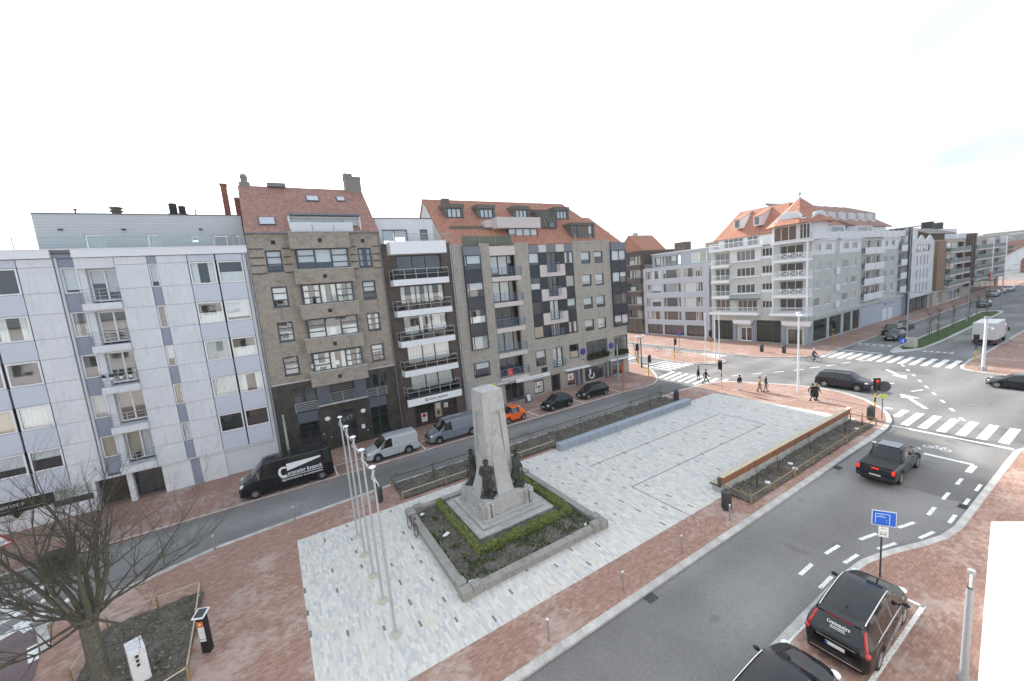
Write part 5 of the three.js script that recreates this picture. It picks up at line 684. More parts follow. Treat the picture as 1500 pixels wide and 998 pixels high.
// ---------------------------------------------------------------- figures: tapered bones joined into one skin
function skin(prims, c, half, res, k = 0.035) {
  const mc = new MarchingCubes(res, M.white, false, false, 90000); mc.isolation = 0; const f = mc.field, s = mc.size, hs = s / 2;
  const sd = (x, y, z) => { let d = 9; for (const p of prims) { const bx_ = p.b[0] - p.a[0], by = p.b[1] - p.a[1], bz = p.b[2] - p.a[2], px = x - p.a[0], py = y - p.a[1], pz = z - p.a[2]; const t = Math.min(1, Math.max(0, (px * bx_ + py * by + pz * bz) / (bx_ * bx_ + by * by + bz * bz + 1e-9))); const qx = px - bx_ * t, qy = py - by * t, qz = (pz - bz * t) * (p.f ?? 1), e = Math.sqrt(qx * qx + qy * qy + qz * qz) - (p.ra + (p.rb - p.ra) * t); const h = Math.max(0, Math.min(1, 0.5 + 0.5 * (d - e) / k)); d = d * (1 - h) + e * h - k * h * (1 - h); } return d; };
  for (let z = 0; z < s; z++) for (let y = 0; y < s; y++) for (let x = 0; x < s; x++) f[z * s * s + y * s + x] = -sd(c[0] + (x - hs) / hs * half, c[1] + (y - hs) / hs * half, c[2] + (z - hs) / hs * half);
  mc.update(); const n = mc.count, pos = new Float32Array(n * 3), nor = new Float32Array(n * 3), col = new Float32Array(n * 3);
  for (let i = 0; i < n; i++) {
    const x = mc.positionArray[i * 3] * half + c[0], y = mc.positionArray[i * 3 + 1] * half + c[1], z = mc.positionArray[i * 3 + 2] * half + c[2]; pos.set([x, y, z], i * 3);
    const e = 0.004, gx = sd(x + e, y, z) - sd(x - e, y, z), gy = sd(x, y + e, z) - sd(x, y - e, z), gz = sd(x, y, z + e) - sd(x, y, z - e), L = Math.hypot(gx, gy, gz) || 1; nor.set([gx / L, gy / L, gz / L], i * 3);
    let best = 9, cc = null; for (const p of prims) { const dx = p.b[0] - p.a[0], dy = p.b[1] - p.a[1], dz = p.b[2] - p.a[2], t = Math.min(1, Math.max(0, ((x - p.a[0]) * dx + (y - p.a[1]) * dy + (z - p.a[2]) * dz) / (dx * dx + dy * dy + dz * dz + 1e-9))), e2 = Math.hypot(x - p.a[0] - dx * t, y - p.a[1] - dy * t, (z - p.a[2] - dz * t) * (p.f ?? 1)) - (p.ra + (p.rb - p.ra) * t); if (e2 < best) { best = e2; cc = p.c; } } col.set(cc ?? [0.1, 0.1, 0.1], i * 3);
  }
  const g = new THREE.BufferGeometry(); g.setAttribute('position', new THREE.BufferAttribute(pos, 3)); g.setAttribute('normal', new THREE.BufferAttribute(nor, 3)); g.setAttribute('color', new THREE.BufferAttribute(col, 3)); return g;
}
const lin = (h) => new THREE.Color(h).toArray();
function person(o) {
  const J = lin(o.jacket), T = lin(o.trousers), K = lin(o.skin ?? '#c79a80'), S = lin(o.shoes ?? '#2a2522'), st = o.stride ?? 0.25, P = [], add = (a, b, ra, rb, c, f) => P.push({ a, b, ra, rb, c, f });
  const lean = o.lean ?? 0.04, seat = o.seat, hy = seat ? 0.95 : 0.93;
  for (const s of [-1, 1]) {
    const ph = s * (o.lead ?? 1), kz = seat ? 0.3 : ph * st * 0.55 + 0.04, az = seat ? 0.12 : ph * st * 1.15, ay = seat ? 0.12 + (s > 0 ? 0.16 : 0) : ph < 0 && st > 0.15 ? 0.14 : 0.085, ky = seat ? 0.62 + (s > 0 ? 0.12 : 0) : 0.5;
    add([s * 0.095, hy, 0], [s * 0.1, ky, kz], 0.1, 0.062, T); add([s * 0.1, ky, kz], [s * 0.1, ay, az - 0.02], 0.062, 0.042, T); add([s * 0.1, ay - 0.035, az - 0.05], [s * 0.115, ay - 0.045, az + 0.16], 0.042, 0.034, S);
    const sz = lean * 1.2, ez = o.arms?.[s > 0 ? 1 : 0]?.[0] ?? -ph * st * 0.5, wz = o.arms?.[s > 0 ? 1 : 0]?.[1] ?? -ph * st * 0.8 + 0.1, wy = o.arms?.[s > 0 ? 1 : 0]?.[2] ?? 0.9, ey = (1.4 + wy) / 2 - 0.04;
    add([s * 0.17, 1.41, sz], [s * 0.25, ey, ez], 0.062, 0.05, J); add([s * 0.25, ey, ez], [s * 0.24, wy, wz], 0.05, 0.036, J); add([s * 0.24, wy - 0.02, wz], [s * 0.235, wy - 0.08, wz + 0.015], 0.036, 0.032, K);
    for (let k = 0; k < 4; k++) add([s * 0.235 + 0, wy - 0.08, wz - 0.022 + k * 0.018], [s * 0.225, wy - [0.145, 0.16, 0.155, 0.14][k], wz - 0.02 + k * 0.019 + 0.02], 0.009, 0.007, K); add([s * 0.23, wy - 0.04, wz + 0.03], [s * 0.215, wy - 0.09, wz + 0.06], 0.011, 0.008, K);
  }
  add([0, 0.98, 0], [0, 1.18, lean * 0.5], 0.15, 0.145, J, 1.35); add([0, 1.18, lean * 0.5], [0, 1.38, lean], 0.15, 0.15, J, 1.3); add([-0.13, 1.42, lean], [0.13, 1.42, lean], 0.075, 0.075, J);
  if (o.coat) add([0, 1.1, 0.0], [0, o.coat, 0.0], 0.17, 0.2, J, 1.15);
  add([0, 1.46, lean], [0, 1.56, lean + 0.02], 0.055, 0.052, K); add([0, 1.62, lean + 0.035], [0, 1.69, lean + 0.02], 0.082, 0.088, K); add([0, 1.625, lean + 0.11], [0, 1.65, lean + 0.115], 0.016, 0.01, K); for (const s of [-1, 1]) add([s * 0.085, 1.63, lean + 0.02], [s * 0.088, 1.665, lean + 0.015], 0.014, 0.016, K);
  if (o.scarf) add([0, 1.47, lean], [0, 1.5, lean + 0.03], 0.085, 0.08, lin(o.scarf));
  const t = thing('person', o.label, 'person', [o.at[0], (o.y ?? YP), o.at[1]], o.turn, o.group); const sc = (o.height ?? 1.74) / 1.78; 
  const body = new THREE.Mesh(skin(P, [0, 0.92, 0.02], 0.96, o.res ?? 84, 0.03), o.mat ?? M.cloth); body.name = 'body'; body.scale.setScalar(sc); body.castShadow = body.receiveShadow = true; t.add(body);
  const hair = part('hair', o.hat ? [ell(0.105, 0.07, 0.115, 0, 1.745, lean + 0.01, 14), new THREE.CylinderGeometry(0.12, 0.125, 0.05, 14).translate(0, 1.71, lean + 0.01)] : [ell(0.1, 0.09, 0.105, 0, 1.715, lean + 0.005, 14), ell(0.088, 0.1, 0.06, 0, 1.66, lean - 0.045, 12)], mk(o.hair ?? '#2b221c', 0.9), t); hair.scale.setScalar(sc);
  const eyes = part('eyes', [ell(0.011, 0.008, 0.006, -0.032, 1.665, lean + 0.117, 6), ell(0.011, 0.008, 0.006, 0.032, 1.665, lean + 0.117, 6), ell(0.022, 0.005, 0.006, 0, 1.592, lean + 0.108, 6)], M.black70, t); eyes.scale.setScalar(sc);
  return t;
}
M.cloth = new THREE.MeshPhysicalMaterial({ color: 0xffffff, roughness: 0.9, vertexColors: true });

// ---------------------------------------------------------------- war memorial
{
  const cx = 10.38, cz = -20.9;
  const G = thing('memorial', 'grey stone obelisk memorial on stepped base inside the low square wall', 'monument', [cx, YP, cz]);
  const sq = (s, y0, y1, c = 0.02) => cbx(-s / 2, s / 2, y0, y1, -s / 2, s / 2, c);
  part('base_slab', sq(5.0, 0, 0.2, 0.03), M.stone, G); part('step', sq(4.1, 0.2, 0.36, 0.02), M.stone, G); part('step', sq(3.55, 0.36, 0.52, 0.02), M.stone, G); part('pedestal', sq(3.1, 0.52, 1.42, 0.03), M.stone, G); part('pedestal_cap', sq(2.9, 1.42, 1.5, 0.02), M.stone, G);
  for (const sx of [-1, 1]) for (const sz of [-1, 1]) { for (const o of [1.42, 1.14]) { part('corner_pilaster', cbx(sx * o - 0.09, sx * o + 0.09, 0.52, 1.28, sz * 1.62 - 0.14, sz * 1.62 + 0.14, 0.02), M.stone, G); part('corner_pilaster', cbx(sx * 1.62 - 0.14, sx * 1.62 + 0.14, 0.52, 1.28, sz * o - 0.09, sz * o + 0.09, 0.02), M.stone, G); } }
  // shaft: corner posts and head laid in courses, a sunk panel on every face that flares out at the foot
  const hw = (y) => 0.86 - (y - 1.5) / 6.02 * 0.18;
  const frust = (y0, y1, f) => { const A = f(y0), B = f(y1), g = []; for (let k = 0; k < 4; k++) { const n = (k + 1) % 4; g.push(quad([A[k][0], y0, A[k][1]], [A[n][0], y0, A[n][1]], [B[n][0], y1, B[n][1]], [B[k][0], y1, B[k][1]])); } g.push(quad(...B.map((p) => [p[0], y1, p[1]]))); return g; };
  const full = (i = 0) => (y) => { const a = hw(y) - i; return [[-a, a], [a, a], [a, -a], [-a, -a]]; }, post = (sx, sz) => (y) => { const a = hw(y), b = a - 0.36, X0 = Math.min(sx * a, sx * b), X1 = Math.max(sx * a, sx * b), Z0 = Math.min(sz * a, sz * b), Z1 = Math.max(sz * a, sz * b); return [[X0, Z1], [X1, Z1], [X1, Z0], [X0, Z0]]; };
  for (const [a, b] of [[6.25, 6.85], [6.857, 7.52]]) part('head_block', frust(a, b, full()), M.stone, G); part('shaft_core', frust(1.5, 6.26, full(0.12)), M.stone, G);
  const courses = [1.5, 2.7, 3.9, 5.1, 6.25]; for (const sx of [-1, 1]) for (const sz of [-1, 1]) for (let k = 0; k < 4; k++) part('shaft_block', frust(courses[k] + 0.005, courses[k + 1] - 0.005, post(sx, sz)), M.stone, G);
  part('shaft_cap', [[-1, 1], [1, 1], [1, -1], [-1, -1]].map((p, k, c) => { const q = c[(k + 1) % 4], a = 0.68; return quad([p[0] * a, 7.521, p[1] * a], [q[0] * a, 7.521, q[1] * a], [0, 7.78, 0], [0, 7.7801, 0]); }), M.stone, G);
  for (let k = 0; k < 4; k++) { const prof = [[6.0, hw(6) - 0.1], [5.0, hw(5) - 0.075], [4.0, hw(4) - 0.03], [3.2, hw(3.2) + 0.05], [2.6, hw(2.6) + 0.14], [2.1, hw(2.1) + 0.26], [1.75, hw(1.75) + 0.38], [1.5, hw(1.5) + 0.46]], w = [0.32, 0.36, 0.4, 0.44, 0.47, 0.5, 0.52, 0.53], P = (i, s, back) => [s * w[i], prof[i][0], back ? 0.5 : prof[i][1]]; for (const [a, b] of [[0, 2], [2, 4], [4, 7]]) { const g = []; for (let i = a; i < b; i++) g.push(quad(P(i + 1, -1), P(i + 1, 1), P(i, 1), P(i, -1)), quad(P(i + 1, 1), P(i + 1, 1, 1), P(i, 1, 1), P(i, 1)), quad(P(i + 1, -1, 1), P(i + 1, -1), P(i, -1), P(i, -1, 1))); g.push(quad(P(a, -1), P(a, 1), P(a, 1, 1), P(a, -1, 1))); const m = part('face_panel', g, M.stone, G); m.rotation.y = k * Math.PI / 2; } }
  const soldier = []; const add = (a, b, ra, rb, f) => soldier.push({ a, b, ra, rb, c: [1, 1, 1], f });
  for (const s of [-1, 1]) { add([s * 0.12, 1.15, 0], [s * 0.14, 0.6, 0.05], 0.14, 0.085); add([s * 0.14, 0.6, 0.05], [s * 0.15, 0.1, 0], 0.085, 0.065); add([s * 0.15, 0.06, -0.04], [s * 0.18, 0.06, 0.2], 0.06, 0.05); add([s * 0.24, 1.78, 0], [s * 0.32, 1.4, 0.02], 0.09, 0.07); add([s * 0.32, 1.4, 0.02], [s * 0.06, 1.18, 0.26], 0.07, 0.055); }
  add([0, 1.2, 0], [0, 1.7, 0], 0.22, 0.23, 1.25); add([0, 1.25, -0.02], [0, 0.55, -0.06], 0.2, 0.3, 1.2); add([0, 1.85, 0], [0, 2.0, 0.02], 0.08, 0.07); add([0, 2.04, 0.03], [0, 2.12, 0.02], 0.105, 0.11); add([0, 2.17, 0.0], [0, 2.19, 0.0], 0.15, 0.12); add([0, 0.15, 0.3], [0, 1.2, 0.27], 0.03, 0.025); add([-0.2, 0.03, 0], [0.2, 0.03, 0.05], 0.09, 0.09);
  const sg = skin(soldier, [0, 1.12, 0.03], 1.2, 80, 0.05); sg.deleteAttribute('color'); boxUV(sg);
  let first; [[-1, 1], [1, 1], [1, -1], [-1, -1]].forEach(([sx, sz], k) => { const s = thing('soldier_statue', ['dark bronze soldier statue on the memorial corner toward the flagpoles and near road', 'dark bronze soldier statue on the memorial corner toward the wooden bench', 'dark bronze soldier statue on the memorial corner toward the stone bench', 'dark bronze soldier statue on the memorial corner toward the litter bin and north road'][k], 'statue', [cx + sx * 1.0, YP + 1.58, cz + sz * 1.0], Math.atan2(sx, sz), 'bronze soldiers on the memorial'); const m = new THREE.Mesh(sg, M.bronze); m.name = 'figure'; m.scale.set(1.22, 0.92, 1.22); m.castShadow = m.receiveShadow = true; s.add(m); part('plinth', cbx(-0.4, 0.4, -0.08, 0.03, -0.34, 0.42, 0.02), M.bronze, s); });
  // low enclosing wall
  const W = thing('memorial_wall', 'low grey stone wall around the memorial bed with stepped corner blocks', 'wall', [0, YP, 0]);
  const x0 = 5.45, x1 = 14.0, z0 = -23.7, z1 = -15.15, seg = (a, b, c, d) => part('wall_block', [cbx(a, b, 0, 0.26, c, d, 0.02), cbx(a - 0.03 * (b - a < 1), b + 0.03 * (b - a < 1), 0.262, 0.36, c - 0.03 * (d - c < 1), d + 0.03 * (d - c < 1), 0.03)], M.stoneDark, W);
  for (let k = 0; k < 5; k++) { const a = x0 + 0.95 + k * (x1 - x0 - 1.9) / 5, b = a + (x1 - x0 - 1.9) / 5 - 0.008; seg(a, b, z1 - 0.36, z1); seg(a, b, z0, z0 + 0.36); const c = z0 + 0.95 + k * (z1 - z0 - 1.9) / 5, d = c + (z1 - z0 - 1.9) / 5 - 0.008; seg(x0, x0 + 0.36, c, d); seg(x1 - 0.36, x1, c, d); }
  for (const [X, sx] of [[x0, 1], [x1, -1]]) for (const [Z, sz] of [[z0, 1], [z1, -1]]) { const q = (a, b, c, d, h) => cbx(Math.min(X + sx * a, X + sx * b), Math.max(X + sx * a, X + sx * b), 0, h, Math.min(Z + sz * c, Z + sz * d), Math.max(Z + sz * c, Z + sz * d), 0.03); part('corner_block', [q(-0.06, 0.46, -0.06, 0.46, 0.42), q(0.47, 0.95, -0.03, 0.4, 0.5), q(-0.03, 0.4, 0.47, 0.95, 0.5)], M.stoneDark, W); part('lid', cyl(0.17, 0.17, 0.05, X + sx * 0.75, 0.06, Z + sz * 0.75, 18), M.white, W); }
  // soil, clods and sprouts
  const bed = (name, label, pts, seed, y = YP + 0.05) => { const xs = pts.map((p) => p[0]), zs = pts.map((p) => p[1]), a = Math.min(...xs), b = Math.max(...xs), c = Math.min(...zs), d = Math.max(...zs), nx = Math.ceil((b - a) / 0.12), nz = Math.ceil((d - c) / 0.12), g = new THREE.PlaneGeometry(b - a, d - c, nx, nz).rotateX(-Math.PI / 2).translate((a + b) / 2, y, (c + d) / 2), p = g.attributes.position, r = mulberry(seed); for (let i = 0; i < p.count; i++) { const x = p.getX(i), z = p.getZ(i); p.setY(i, y + (sm(G32, x * 0.07, z * 0.07) - 0.5) * 0.1 + (sm(G128, x * 0.05, z * 0.05) - 0.5) * 0.1 + (r() - 0.5) * 0.02); } g.computeVertexNormals(); return structure(name, g, M.soil); };
  bed('soil_bed', '', [[x0 + 0.3, z0 + 0.3], [x1 - 0.3, z1 - 0.3]], 3, YP + 0.1); bed('soil_bed', '', [[21.75, -13.25], [39.5, -11.65]], 4, YP + 0.09); bed('soil_bed', '', [[5.8, -28.3], [18.3, -25.65]], 5, YP + 0.09); bed('soil_bed', '', [[18.3, -28.3], [35.0, -25.12]], 7, YP + 0.09); bed('soil_bed', '', [[-8.2, -23.5], [-4.6, -17.6]], 6, YP + 0.1);
  // loose mulch, stones and sprouts on the beds: too many to count
  const clod = new THREE.DodecahedronGeometry(0.035, 0), N = 3600, im = new THREE.InstancedMesh(clod, mk('#ffffff', 1), N), m4 = new THREE.Matrix4(), q = new THREE.Quaternion(), e = new THREE.Euler(), cols = ['#7a7064', '#6a6157', '#8d8375', '#5b5347', '#a0968a'].map((c) => new THREE.Color(c));
  for (let i = 0; i < N; i++) { const b = [[5.8, 13.6, -23.3, -15.6], [21.8, 39.4, -13.2, -11.7], [5.9, 18.2, -28.2, -25.7], [18.3, 34.9, -28.2, -25.2], [-8.1, -4.7, -23.4, -17.7]][i % 5]; e.set(R() * 6, R() * 6, R() * 6); m4.compose(V3(rr(b[0], b[1]), YP + 0.1 + rr(-0.02, 0.03), rr(b[2], b[3])), q.setFromEuler(e), V3(rr(0.5, 1.7), rr(0.3, 0.9), rr(0.5, 1.7))); im.setMatrixAt(i, m4); im.setColorAt(i, pick(cols)); }
  im.name = 'mulch'; im.userData = { kind: 'stuff', label: 'loose earth clods and mulch scattered on the beds', category: 'soil' }; im.castShadow = im.receiveShadow = true; scene.add(im);
  const blade = new THREE.PlaneGeometry(0.05, 0.13).translate(0, 0.06, 0), NS = 900, sp = new THREE.InstancedMesh(blade, mk('#6d8048', 1, { side: THREE.DoubleSide }), NS);
  for (let i = 0; i < NS; i++) { let x, z, t = 0; do { x = rr(5.9, 13.5); z = rr(-23.2, -15.6); } while (t++ < 30 && ((x > 6.8 && x < 13.6 && z < -17.2) || sm(G32, x * 0.06, z * 0.06) < 0.52)); e.set(rr(-0.8, 0.8), R() * 6.3, rr(-0.8, 0.8)); m4.compose(V3(x, YP + 0.1, z), q.setFromEuler(e), V3(rr(0.6, 1.5), rr(0.5, 1.4), 1)); sp.setMatrixAt(i, m4); sp.setColorAt(i, new THREE.Color().setHSL(rr(0.2, 0.27), rr(0.25, 0.45), rr(0.25, 0.45))); }
  sp.name = 'sprouts'; sp.userData = { kind: 'stuff', label: 'small green sprouts in the memorial bed', category: 'weeds' }; sp.castShadow = sp.receiveShadow = true; scene.add(sp);
  // box hedge, four runs
  const leaf = new THREE.PlaneGeometry(0.06, 0.045), run = (a, b, c, d, h, k) => {
    const H = thing('box_hedge', ['clipped green hedge run before the memorial, facing the near road', 'clipped green hedge run along the memorial, facing the flagpoles', 'clipped green hedge run behind the memorial, facing the north road', 'clipped green hedge run along the memorial, facing the long benches'][k], 'hedge', [(a + b) / 2, YP, (c + d) / 2]), w = b - a, l = d - c;
    const n = Math.ceil(w * l * 2600 + (w + l) * h * 2900), L = new THREE.InstancedMesh(leaf, mk('#ffffff', 0.9, { side: THREE.DoubleSide, transmission: 0.2 }), n);
    part('stems', [...Array(Math.ceil(Math.max(w, l) * 9))].map(() => { const x = rr(-0.35, 0.35) * w, z = rr(-0.35, 0.35) * l; return bar([x, 0, z], [x + rr(-0.1, 0.1), h * 0.9, z + rr(-0.1, 0.1)], 0.012, 0.005, 4); }), M.twig, H);
    for (let i = 0; i < n; i++) { let x = rr(-0.5, 0.5), y = R(), z = rr(-0.5, 0.5); const f = R() * (w * l + 2 * h * (w + l)) * 1.7; if (f > w * l + 2 * h * (w + l)) { x *= 0.9; z *= 0.9; } else if (f < w * l) y = 1; else if (f < w * l + 2 * h * w) z = R() < 0.5 ? -0.5 : 0.5; else x = R() < 0.5 ? -0.5 : 0.5; const lump = (sm(G64, (x * w + 3) * 0.05 + k * 0.2, (z * l + y * h) * 0.05) - 0.5) * 0.2; e.set(R() * 6, R() * 6, R() * 6); m4.compose(V3(x * (w - 0.05 + lump), y * (h + lump) + rr(-0.03, 0.03), z * (l - 0.05 + lump)), q.setFromEuler(e), V3(rr(0.7, 1.4), rr(0.7, 1.4), 1)); L.setMatrixAt(i, m4); L.setColorAt(i, new THREE.Color().setHSL(rr(0.18, 0.235), rr(0.45, 0.62), rr(0.13, 0.27))); }
    L.name = 'foliage'; L.userData.kind = 'stuff'; L.castShadow = L.receiveShadow = true; H.add(L);
  };
  run(7.25, 13.45, -17.65, -17.25, 0.42, 0); run(7.25, 7.65, -23.4, -17.66, 0.42, 1); run(9.6, 12.9, -23.3, -23.0, 0.36, 2); run(13.05, 13.45, -23.2, -17.66, 0.42, 3);
}
// ---------------------------------------------------------------- street furniture
{ // flagpoles
  const first = thing('flagpole', 'grey steel flagpole with white disc cap, first of five from the near road', 'flagpole', [2.5, YP, -15.3], 0, 'row of five flagpoles');
  part('pole', new THREE.CylinderGeometry(0.038, 0.06, 7.1, 12).translate(0, 3.55, 0), M.galv, first); part('cap', [cyl(0.1, 0.14, 0.04, 0, 7.09, 0, 16), cyl(0.14, 0.08, 0.04, 0, 7.13, 0, 16)], M.whiteGloss, first); part('base_plate', [cyl(0.24, 0.24, 0.03, 0, 0.015, 0, 18), cyl(0.13, 0.1, 0.1, 0, 0.03, 0, 14)], mk('#b5b8a6', 0.6), first);
  const loop = new THREE.CatmullRomCurve3([V3(0.06, 7.0, 0.06), V3(-0.09, 6.75, 0.08), V3(0.09, 6.5, 0.06), V3(0.15, 6.3, 0.08), V3(0.05, 6.65, -0.09), V3(-0.05, 6.9, 0.05)]); part('halyard', new THREE.TubeGeometry(loop, 24, 0.014, 5), M.white, first); part('cleat', bx(-0.02, 0.02, 1.3, 1.45, 0.06, 0.1), M.steel, first);
  [-17.45, -19.4, -21.35, -23.35].forEach((z, k) => dup(first, [2.52, YP, z], rr(-0.3, 0.3), 'grey steel flagpole with white disc cap, ' + ['second', 'third', 'fourth', 'fifth'][k] + ' of five from the near road'));
  const w = thing('tall_pole', 'slim white pole on the brick island, nearest the zebra crossing', 'flagpole', [52.15, YP, -34.15], 0, 'white poles on the island'); part('pole', new THREE.CylinderGeometry(0.05, 0.08, 7.1, 10).translate(0, 3.55, 0), M.whiteGloss, w); part('cap', cyl(0.12, 0.14, 0.06, 0, 7.1, 0, 12), M.whiteGloss, w); dup(w, [54, YP, -33.9], 0, 'slim white pole on the brick island, middle of three'); dup(w, [55.3, YP, -34.05], 0, 'slim white pole on the brick island, nearest the sage residence');
}
{ // bollards
  const b = thing('bollard', 'slim steel bollard in the brick strip, fourth from the bench bin', 'bollard', [0, YP, 0], 0, 'bollards along the near road'); part('post', cyl(0.045, 0.045, 0.86, 0, 0, 0, 12), M.steel, b); part('cap', [cyl(0.047, 0.047, 0.05, 0, 0.86, 0, 12), ell(0.047, 0.02, 0.047, 0, 0.91, 0)], M.whiteGloss, b);
  const pts = [gp(804.4, 940), gp(913.5, 867), gp(999.2, 811.3), gp(1069.4, 764)]; b.position.set(pts[0][0], YP, pts[0][1]); pts.slice(1).forEach(([x, z], k) => dup(b, [x, YP, z], 0, 'slim steel bollard in the brick strip, ' + ['third from the bench bin', 'second from the bench bin', 'right beside the bench bin'][k]));
  [[-4.5, -27.4], [-0.45, -27.85]].forEach(([x, z], k) => { const o = dup(b, [x, YP, z], 0, ['slim steel bollard on the north road edge, nearer the bare tree', 'slim steel bollard on the north road edge opposite the lettered van'][k]); o.userData.group = 'bollards by the north road'; });
}
{ // litter bins
  const mkBin = (x, z, label) => { const b = thing('litter_bin', label, 'bin', [x, YP, z]); part('body', [new THREE.LatheGeometry([[0.0, 0.02], [0.2, 0.02], [0.23, 0.1], [0.25, 1.0], [0.25, 1.08], [0.22, 1.15], [0.0, 1.17]].map((p) => new THREE.Vector2(...p)), 20)], M.bin, b); part('opening', new THREE.TorusGeometry(0.1, 0.025, 8, 16).rotateX(Math.PI / 2).translate(0, 1.17, 0), M.black, b); part('slats', [...Array(20)].map((_, k) => bx(-0.012, 0.012, 0.12, 1.0, 0.232, 0.256).rotateY(k / 20 * 6.283)), M.darkGrey, b); return b; };
  mkBin(4.5, -26.55, 'dark grey litter bin between flagpoles and the fenced mulch bed'); mkBin(20.25, -12.2, 'dark grey litter bin at the near end of the wooden bench'); mkBin(35.1, -26.4, 'dark grey litter bin past the end of the blue stone bench'); mkBin(40.75, -12.25, 'dark grey litter bin under the striped traffic light'); mkBin(...gp(1116, 516), 'dark grey litter bin before the sage residence windows'); mkBin(...gp(1148.5, 518), 'small dark bin near the pale door canopy');
}
{ // long benches
  const s = thing('stone_bench', 'long blue grey stone block bench along the north mulch bed', 'bench', [0, YP, 0]); for (let k = 0; k < 8; k++) { const a = 18.2 + k * 2.09; part('block', [cbx(a, a + 2.075, 0.46, 0.58, -25.14, -24.5, 0.025), cbx(a + 0.01, a + 2.06, 0, 0.46, -25.1, -24.54, 0.01)], M.bluestone, s); }
  const b = thing('wooden_bench', 'long brown slatted wooden bench with pale top rail along the south bed', 'bench', [0, YP, 0]);
  for (let k = 0; k < 6; k++) { const a = 21.65 + k * 3.05, e = a + 3.035; part('plinth', cbx(a, e, 0, 0.36, -13.95, -13.42, 0.02), M.concrete, b); for (let j = 0; j < 4; j++) part('seat_slat', cbx(a, e, 0.38, 0.44, -14.06 + j * 0.13, -13.95 + j * 0.13, 0.008), M.woodPale, b); for (let j = 0; j < 4; j++) { const y = 0.42 + j * 0.135; part('back_slat', cbx(a, e, y, y + 0.125, -13.42 + j * 0.022, -13.36 + j * 0.022, 0.01), M.wood, b); } part('top_rail', cbx(a, e, 0.965, 1.02, -13.54, -13.22, 0.012), M.woodPale, b); }
  part('end_plate', [bx(21.58, 21.64, 0.36, 0.95, -13.55, -13.35), bx(21.58, 21.64, 0.36, 0.45, -14.06, -13.35)], M.bin, b);
}
{ // wooden knee rails round the beds
  const fence = (label, pts, mat, ends) => { const f = thing('knee_rail', label, 'fence', [0, YP, 0]); pts.forEach(([x, z], i) => { part('post', [cyl(0.05, 0.045, 0.62, x, 0, z, 8)], M.woodPost, f); if (i && !ends?.includes(i)) part('rail', bar([pts[i - 1][0], 0.56, pts[i - 1][1]], [x, 0.56, z], 0.028, 0.028, 7), mat, f); }); return f; };
  fence('knee high wooden rail round the bed behind the slatted bench', [[21.65, -13.2], [21.65, -11.6], [24.05, -11.56], [26.6, -11.58], [29.1, -11.58], [31.75, -11.58], [34.3, -11.6], [36.7, -11.6], [39.6, -11.56], [39.6, -13.2]], M.woodPost);
  fence('low brown rail along the north kerb of the mulch beds', [[5.8, -25.6], [5.75, -28.35], ...[...Array(12)].map((_, k) => [8.2 + k * 2.43, -28.33]), [35.05, -28.2], [35.1, -26.8]], M.twigDark);
  fence('pale wooden rail between the mulch bed and the memorial wall', [[5.85, -25.62], [8.9, -25.62], [12, -25.62], [15.2, -25.62], [18.4, -25.62]], M.woodPale);
  fence('pale wooden rail round the earth bed under the bare tree', [[-8.3, -20.6], [-8.0, -23.4], [-6.33, -23.6], [-4.7, -23.6], [-4.55, -20.8], [-4.45, -18.0], [-6.4, -17.3]], M.woodPale);
}
function twigs(name, label, cat, [x, z], n, h, mat, seed, group, spread = 0.35) {       // a bare shrub: branching stems
  const r = mulberry(seed), g = []; for (let i = 0; i < n; i++) { const a = r() * 6.28, l = h * (0.5 + r() * 0.5), tx = Math.cos(a) * spread * r(), tz = Math.sin(a) * spread * r(); const m = [tx * 0.4, l * 0.5, tz * 0.4], t = [tx, l, tz]; g.push(bar([tx * 0.05, 0, tz * 0.05], m, 0.012, 0.009, 4), bar(m, t, 0.009, 0.004, 4)); for (let k = 0; k < 3; k++) { const f = 0.4 + r() * 0.5, b = [m[0] + (t[0] - m[0]) * f, m[1] + (t[1] - m[1]) * f, m[2] + (t[2] - m[2]) * f]; g.push(bar(b, [b[0] + (r() - 0.5) * 0.35, b[1] + 0.15 + r() * 0.25, b[2] + (r() - 0.5) * 0.35], 0.006, 0.002, 4)); } }
  const o = thing(name, label, cat, [x, YP + 0.03, z], 0, group); part('stems', g, mat, o); return o;
}
[[23.6, -12.3], [26.6, -12.5], [31.4, -12.7], [36.2, -12.4], [38.9, -12.2]].forEach(([x, z], i) => twigs('bare_shrub', 'leafless twiggy shrub behind the wooden bench, '+['first', 'second', 'third', 'fourth', 'fifth', 'sixth', 'seventh', 'eighth', 'ninth'][i]+' from the near bin', 'shrub', [x, z], 5, rr(1.2, 2.1), M.twigDark, 40 + i, 'shrubs in the south bed'));
[[8.5, -27], [12, -27.2], [15.5, -26.8], [19.5, -26.6], [22.5, -27.2], [25.6, -26.8], [29, -27.1], [31.2, -26.6], [33.6, -27.3]].forEach(([x, z], i) => twigs('bare_shrub', 'leafless twiggy shrub by the north road, '+['first', 'second', 'third', 'fourth', 'fifth', 'sixth', 'seventh', 'eighth', 'ninth'][i]+' from the flagpole bin', 'shrub', [x, z], 5, rr(0.9, 2.0), M.twigDark, 60 + i, 'shrubs in the north bed'));
